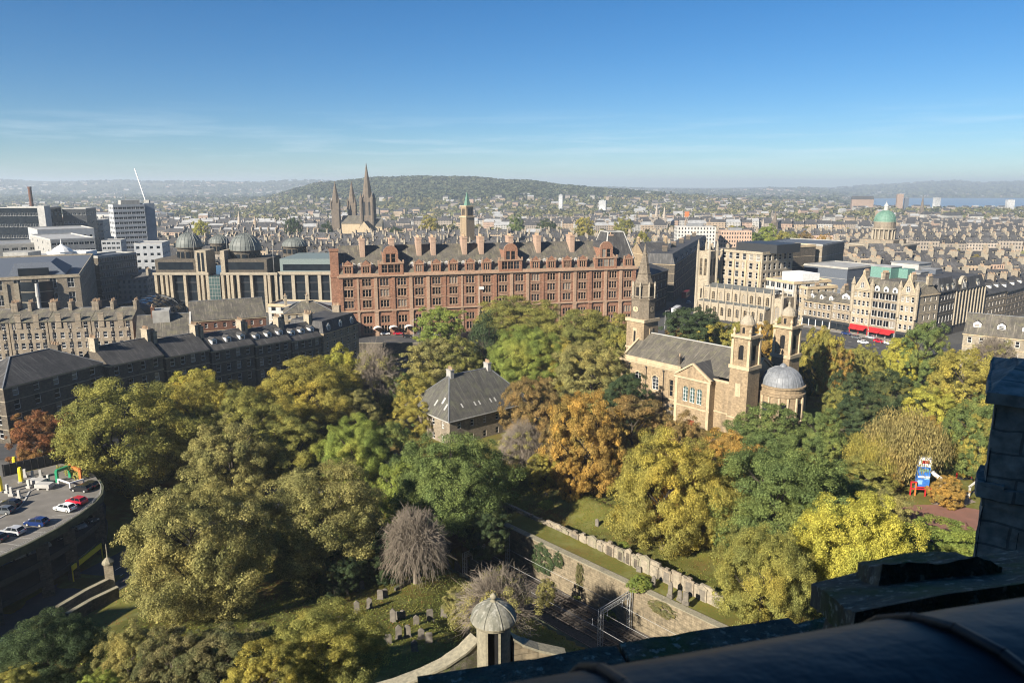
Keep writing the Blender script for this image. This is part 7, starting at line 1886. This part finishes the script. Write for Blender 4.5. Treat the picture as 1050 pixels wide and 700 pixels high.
# ---------------------------------------------------------------- streets of tenements beyond
def house_protos():
    out=[]
    for w,d,h,rh,dm in ((22,13,14,5,2),(27,13,15,5,3),(18,12,13,4.5,1),(32,14,15,5,3),(15,11,8,4,1),(12,10,6.5,4,0)):
        mb=MB(); mb.box(-w/2,w/2,-d/2,d/2,-8,h,0,False)
        for x in (-w/2,w/2): mb.poly([(x,-d/2,h),(x,d/2,h),(x,0,h+rh)],0)
        o=.4; mb.poly([(-w/2,-d/2-o,h),(w/2,-d/2-o,h),(w/2,0,h+rh),(-w/2,0,h+rh)],1); mb.poly([(w/2,d/2+o,h),(-w/2,d/2+o,h),(-w/2,0,h+rh),(w/2,0,h+rh)],1)
        for x in (-w/2+.7,w/2-.7)+((0,) if w>20 else ()):
            mb.box(x-.7,x+.7,-2.4,2.4,h+rh-2,h+rh+2.3,2,False)
            for q in range(4): mb.lathe(x,-1.7+q*1.1,[(.22,h+rh+2.3),(.17,h+rh+3.2)],4,3)
        for q in range(dm):
            x=-w/2+w*(q+.5)/dm; y=-d/2+1.4; mb.box(x-1,x+1,y,y+2.5,h+.6,h+2.8,4,False); mb.poly([(x-1.2,y-.2,h+2.8),(x,y-.2,h+3.7),(x,y+3.5,h+3.7),(x-1.2,y+3,h+2.8)],1); mb.poly([(x,y-.2,h+3.7),(x+1.2,y-.2,h+2.8),(x+1.2,y+3,h+2.8),(x,y+3.5,h+3.7)],1); mb.poly([(x-.7,y-.02,h+.9),(x+.7,y-.02,h+.9),(x+.7,y-.02,h+2.6),(x-.7,y-.02,h+2.6)],5)
        out.append((mb.mesh('tenement',[FAR[0],MT['slate_v'],MT['grey_trim'],MT['potm'],MT['grey_trim'],MT['dglass']]),w,d,h))
    return out
HP=house_protos()
# places already taken by individually built things: (px range, Y range)
TAKEN=[(150,350,380,470),(-60,110,320,470),(100,170,480,680),(340,660,310,400),(650,730,380,630),(730,850,330,480),(820,960,300,430),(455,505,715,770),(330,400,960,1040),(870,940,660,725),(690,730,625,655),(735,770,645,675),(880,1060,300,370),(-60,60,500,560),(-30,120,590,770)]
def taken(x,y,pad=0):
    px=pix(x,y,0)[0]
    return any(a-pad<px<b_+pad and y0-8<y<y1+8 for a,b_,y0,y1 in TAKEN)
AREAS=[(120,'in the streets around the tall white tower'),(300,'beyond the domed offices'),(420,'around the cathedral spires'),(540,'behind the red hotel by the bell tower'),(650,'beyond the red hotel right end'),(760,'beyond the steeple and the shaded street'),(870,'beyond the Gothic church'),(960,'around the green domed church'),(2000,'beyond the trees toward the right edge')]
TONE=['buff stone','grey stone','rose stone','white rendered']
SIZE=['mid sized','long','short','very long','small low','tiny']
cand=[]
def rows():
    y0=455.0
    while y0<3700:
        step=46 if y0<1000 else (58 if y0<1800 else 80)
        half=.76*y0+60; x=-half; k=R.randrange(8); mode=R.random()
        sl=.10*noise.noise(Vector((y0*.01,0,0)))
        while x<half:
            ang=sl+.35*noise.noise(Vector((x*.003,y0*.003,5)))
            i=R.choice((0,1,2,3,1,0)) if y0<1500 else R.choice((0,2,4,4,5,5,4)); me,w,d,h=HP[i]
            y=y0+60*noise.noise(Vector((x*.004,y0*.0023,2)))
            dens=.93 if y0<1000 else (.72 if y0<1800 else .5)
            if 0.0<=R.random()<dens and k%9!=8: cand.append((x+w/2,y,ang,i))
            x+=w*(1.0 if y0<1500 else R.uniform(1.1,2.6)); k+=1
        y0+=step*R.uniform(.85,1.15)
rows()
GREEN=lambda x,y: noise.noise(Vector((x*.004,y*.004,9)))
def hill_h(x,y): return gz(x,y)
near=[];farh=[]
for c in cand:
    x,y,ang,i=c
    px,py=pix(x,y,gz(x,y)+14)
    if not(-40<px<1090): continue
    if taken(x,y,8): continue
    g=gz(x,y)
    if g<-40 or g>34 and y>2200: continue
    if y>850 and GREEN(x,y)>.12: continue
    if 640<y<760 and 915<px: continue          # private gardens
    if 700<y<900 and 745<px<850: continue
    near.append(c) if len(near)<10**6 and y<1400 else farh.append(c)
near.sort(key=lambda c:c[1]); farh+=near[290:]; near=near[:290]
wallpick=lambda: R.choices((0,1,2,3),(4,4,2.6,.7))[0]
for x,y,ang,i in near:
    me,w,d,h=HP[i]; k=wallpick(); px=pix(x,y,10)[0]; ar=next(a for q,a in AREAS if px<q)
    o=put('tenement',me,None,(x,y,gz(x,y)-.5),ang); o.scale=(1,1,R.uniform(.9,1.15))
    o.material_slots[0].link='OBJECT'; o.material_slots[0].material=FAR[k]
    tag(o,f'{SIZE[i]} {TONE[k]} tenement {ar}','tenement',f'{SIZE[i]} {TONE[k]} tenements {ar}')
mb=MB(); rng=random.Random(4)
SIMPLE=[(22,13,14,5),(27,13,15,5),(18,12,13,4.5),(32,14,15,5),(15,11,8,4),(12,10,6.5,4)]
for x,y,ang,i in farh:
    w,d,h,rh=SIMPLE[i]; c,s=math.cos(ang),math.sin(ang); g=gz(x,y); k=rng.choices((0,1,2,3),(3.5,3.5,2,2.4))[0]
    if y>1900: w*=1.1; h*=1.0
    T_=lambda a,b_,z:(x+a*c-b_*s,y+a*s+b_*c,g+z); a,b_=w/2,d/2
    mb.poly([T_(-a,-b_,-8),T_(a,-b_,-8),T_(a,-b_,h),T_(-a,-b_,h)],k); mb.poly([T_(a,-b_,-8),T_(a,b_,-8),T_(a,b_,h),T_(a,0,h+rh),T_(a,-b_,h)],k); mb.poly([T_(-a,b_,-8),T_(-a,-b_,-8),T_(-a,-b_,h),T_(-a,0,h+rh),T_(-a,b_,h)],k); mb.poly([T_(a,b_,-8),T_(-a,b_,-8),T_(-a,b_,h),T_(a,b_,h)],k)
    rm=4 if rng.random()<.8 else 5
    mb.poly([T_(-a,-b_-.4,h),T_(a,-b_-.4,h),T_(a,0,h+rh),T_(-a,0,h+rh)],rm); mb.poly([T_(a,b_+.4,h),T_(-a,b_+.4,h),T_(-a,0,h+rh),T_(a,0,h+rh)],rm)
    if y<2000:
        for q in (-a+.8,a-.8):
            for u,v in (((q-.8,-2),(q+.8,-2)),((q+.8,-2),(q+.8,2)),((q-.8,2),(q-.8,-2))): mb.poly([T_(u[0],u[1],h+rh-2),T_(v[0],v[1],h+rh-2),T_(v[0],v[1],h+rh+2.4),T_(u[0],u[1],h+rh+2.4)],1)
for _ in range(2600):
    y=rng.uniform(3600,9000); x=rng.uniform(-.75,.75)*y; g=gz(x,y)
    if g<-40 or g>60 and y<6000 or noise.noise(Vector((x*.0013,y*.0008,7)))<0: continue
    w=rng.uniform(14,55); d=rng.uniform(10,20); h=rng.uniform(7,14); k=rng.choices((0,1,2,3),(2,2,2,4))[0]; a=w/2; b_=d/2
    mb.poly([(x-a,y-b_,g-4),(x+a,y-b_,g-4),(x+a,y-b_,g+h),(x-a,y-b_,g+h)],k); mb.poly([(x+a,y-b_,g-4),(x+a,y+b_,g-4),(x+a,y+b_,g+h),(x+a,y-b_,g+h)],k); mb.poly([(x-a,y+b_,g-4),(x-a,y-b_,g-4),(x-a,y-b_,g+h),(x-a,y+b_,g+h)],k)
    mb.poly([(x-a,y-b_,g+h),(x+a,y-b_,g+h),(x+a,y,g+h+5),(x-a,y,g+h+5)],4); mb.poly([(x+a,y+b_,g+h),(x-a,y+b_,g+h),(x-a,y,g+h+5),(x+a,y,g+h+5)],4)
tag(mb.build('distant_houses',FAR+[MT['slate_v'],MT['pflat']]),'far streets of small stone houses spreading to the hills','houses','houses too far to count','stuff')
# trees in the city: the nearer ones one by one, the rest as woodland
def city_tree(px,py,Y,hw,pal,label,name='tree'):
    p=WY(px,py,Y); g=gz(p.x,Y); zt=WY(px,py,Y).z; w=2*hw/FPX*Y; t=thing(name,label,'tree',(p.x,Y,g)); h=max(6,zt-g); me=MID[R.randrange(4)]
    place_crown(me,pal,t,(0,0,h*.08),R.uniform(0,6),(w,w,h)); put('trunk',TRUNK[0],t,None,0,(h,h,h)); return t
city_tree(120,275,470,9,'yellow','yellow street tree before the white balconied wing')
for k,(px,py,Y,hw,pal,lab) in enumerate([(753,233,760,12,'yolive','yellowish tree left in the square beyond the windowless hall'),(770,236,745,13,'green','green tree in the square beyond the windowless hall'),(788,231,760,14,'bgreen','bright green tree at the middle of the far square'),(806,236,750,13,'olive','olive tree right in the square beyond the windowless hall'),(826,238,770,12,'brown','brownish tree beyond the windowless hall toward the green dome'),(846,240,780,10,'orange','orange tree left of the green domed church'),
 (928,266,560,10,'olive','olive tree right below the green dome'),(945,267,540,12,'yolive','yellow olive tree in the long private garden'),(962,265,545,11,'orange','orange tree in the long private garden'),(980,262,540,14,'olive','tall olive tree in the long private garden'),(1000,262,545,15,'willow','pale brown tree in the long private garden'),(1020,266,540,12,'yolive','yellow green tree at the right of the long garden'),(1040,264,550,14,'orange','orange brown tree at the right edge of the long garden'),
 (955,276,490,10,'bgreen','low green tree in front of the long garden'),(985,278,480,10,'yolive','low yellow tree in front of the long garden'),(1012,280,470,10,'orange','low orange tree in front of the long garden'),(1035,282,470,11,'olive','low olive tree in front of the long garden'),
 (240,330,300,10,'yolive','autumn tree in the yard behind the dark terrace'),(255,333,296,8,'brown','brown tree in the yard behind the dark terrace'),(205,225,880,9,'yellow','bright yellow tree beyond the left dome'),(300,222,900,10,'dgreen','dark pine like tree left of the cathedral'),(335,228,900,9,'dgreen','dark tree at the foot of the west spires'),(405,232,900,9,'dgreen','dark tree right of the cathedral'),
 (770,262,520,8,'olive','tree between roofs right of the shaded street'),(660,236,700,9,'olive','tree beyond the steeple tip'),(640,222,1000,11,'olive','broad tree over the pavilion roof'),(600,222,1000,10,'yolive','yellow tree over the right hotel roofs'),(560,224,1000,12,'dgreen','dark tree right of the bell tower'),(530,222,1000,10,'green','green tree close right of the bell tower'),(440,222,1000,12,'yolive','yellowish tree between cathedral and bell tower')]):
    city_tree(px,py,Y,hw,pal,lab)
V=[];F=[];rng=random.Random(9)
def clump(x,y,z,r,n,hh=1.0):
    for _ in range(n):
        d=Vector((rng.gauss(0,1),rng.gauss(0,1),abs(rng.gauss(0,.8))+.05)).normalized(); p=Vector((x,y,z))+Vector((d.x*r,d.y*r,d.z*r*hh)); nr=(d+Vector((rng.gauss(0,.35),rng.gauss(0,.35),rng.gauss(0,.35)))).normalized(); a=nr.orthogonal().normalized(); b_=nr.cross(a); s=r*rng.uniform(.35,.62); n0=len(V)
        V.extend([tuple(p-a*s),tuple(p+b_*s),tuple(p+a*s),tuple(p-b_*s)]); F.append((n0,n0+1,n0+2,n0+3))
M_=[]
cnt=0
while cnt<8200:
    y=rng.uniform(430,3900)**1.0; x=rng.uniform(-.74,.74)*y
    g=gz(x,y)
    if g<-40 or taken(x,y,4): continue
    px=pix(x,y,g)[0]
    gr=GREEN(x,y)
    if rng.random()>(.2+2.0*max(0,gr+.08) if y<2200 else .75): continue
    if 640<y<760 and px>915 and rng.random()<.2: continue
    clump(x,y,g+1,rng.uniform(4.5,8) if y<1800 else rng.uniform(6,11),16 if y<1500 else 11,1.2); cnt+=1
me=bpy.data.meshes.new('distant_trees'); me.from_pydata(V,[],F); me.materials.append(LEAF['farleaf']); me.update(); tag(put('distant_trees',me),'scattered street and garden trees across the far city','trees','trees too far to count','stuff')
V=[];F=[]; cnt=0
while cnt<9000:
    y=rng.uniform(2300,4300); x=rng.uniform(-.35,.5)*y; g=gz(x,y); px=pix(x,y,g)[0]
    if g<22 or not(200<px<930): continue
    clump(x,y,g+2,rng.uniform(10,17),8,.9); cnt+=1
cnt=0
while cnt<5200:      # fields edged with trees on the plain out to the horizon
    y=rng.uniform(3900,9800); x=rng.uniform(-.75,.75)*y; g=gz(x,y)
    if g<-40: continue
    if noise.noise(Vector((x*.0015,y*.0009,1)))<-.12 and rng.random()<.8: continue
    clump(x,y,g+1,rng.uniform(14,30),6,.55); cnt+=1
cnt=0
while cnt<900:
    y=rng.uniform(7200,12500); x=rng.uniform(.38,.76)*y; g=gz(x,y)
    if g<-44: continue
    clump(x,y,g+1,rng.uniform(25,60),6,.35); cnt+=1
me=bpy.data.meshes.new('hill_woodland'); me.from_pydata(V,[],F); me.materials.append(LEAF['hill']); me.update(); tag(put('hill_woodland',me),'woodland covering the long hill on the horizon','woodland','woodland on the far hill','stuff')
# ---------------------------------------------------------------- turf and fallen leaves
rng=random.Random(3)
def litter(name,label,n,box,size,mat,up,keep=lambda x,y:True):
    V=[];F=[]; x0,x1,y0,y1=box; c=0; tries=0
    while c<n and tries<n*6:
        tries+=1
        x=rng.uniform(x0,x1); y=rng.uniform(y0,y1)
        s,t=rw_st(x,y)
        if RW_S0<s and -3<t<RW_W+2 or not keep(x,y) or y>plerp(YB,x)-4: continue
        z=gzn(x,y)+.04+(.25*noise.noise(Vector((x*.12,y*.12,0))) if abs(x)<200 and y>30 else 0)
        nr=Vector((rng.gauss(0,.5),rng.gauss(0,.5),1)) if not up else Vector((rng.gauss(0,.5),rng.gauss(0,.5)-.25,.8)); nr.normalize(); a=nr.orthogonal().normalized(); b_=nr.cross(a); k=size*rng.uniform(.5,1.4); p=Vector((x,y,z+.08)); n0=len(V)
        V.extend([tuple(p-a*k),tuple(p+b_*k*.7),tuple(p+a*k),tuple(p-b_*k*.7)]); F.append((n0,n0+1,n0+2,n0+3)); c+=1
    me=bpy.data.meshes.new(name); me.from_pydata(V,[],F); me.materials.append(mat); me.update(); tag(put(name,me),label,'ground cover',None,'stuff')
patch=lambda x,y: noise.noise(Vector((x*.07,y*.07,4)))>-.12
litter('fallen_leaves','brown and orange fallen leaves lying under the garden trees',26000,(-75,140,92,300),.11,LEAF['red'],False,patch)
litter('turf','short tufts of grass on the sunlit garden lawns',95000,(-60,70,84,190),.11,LEAF['turf'],True)
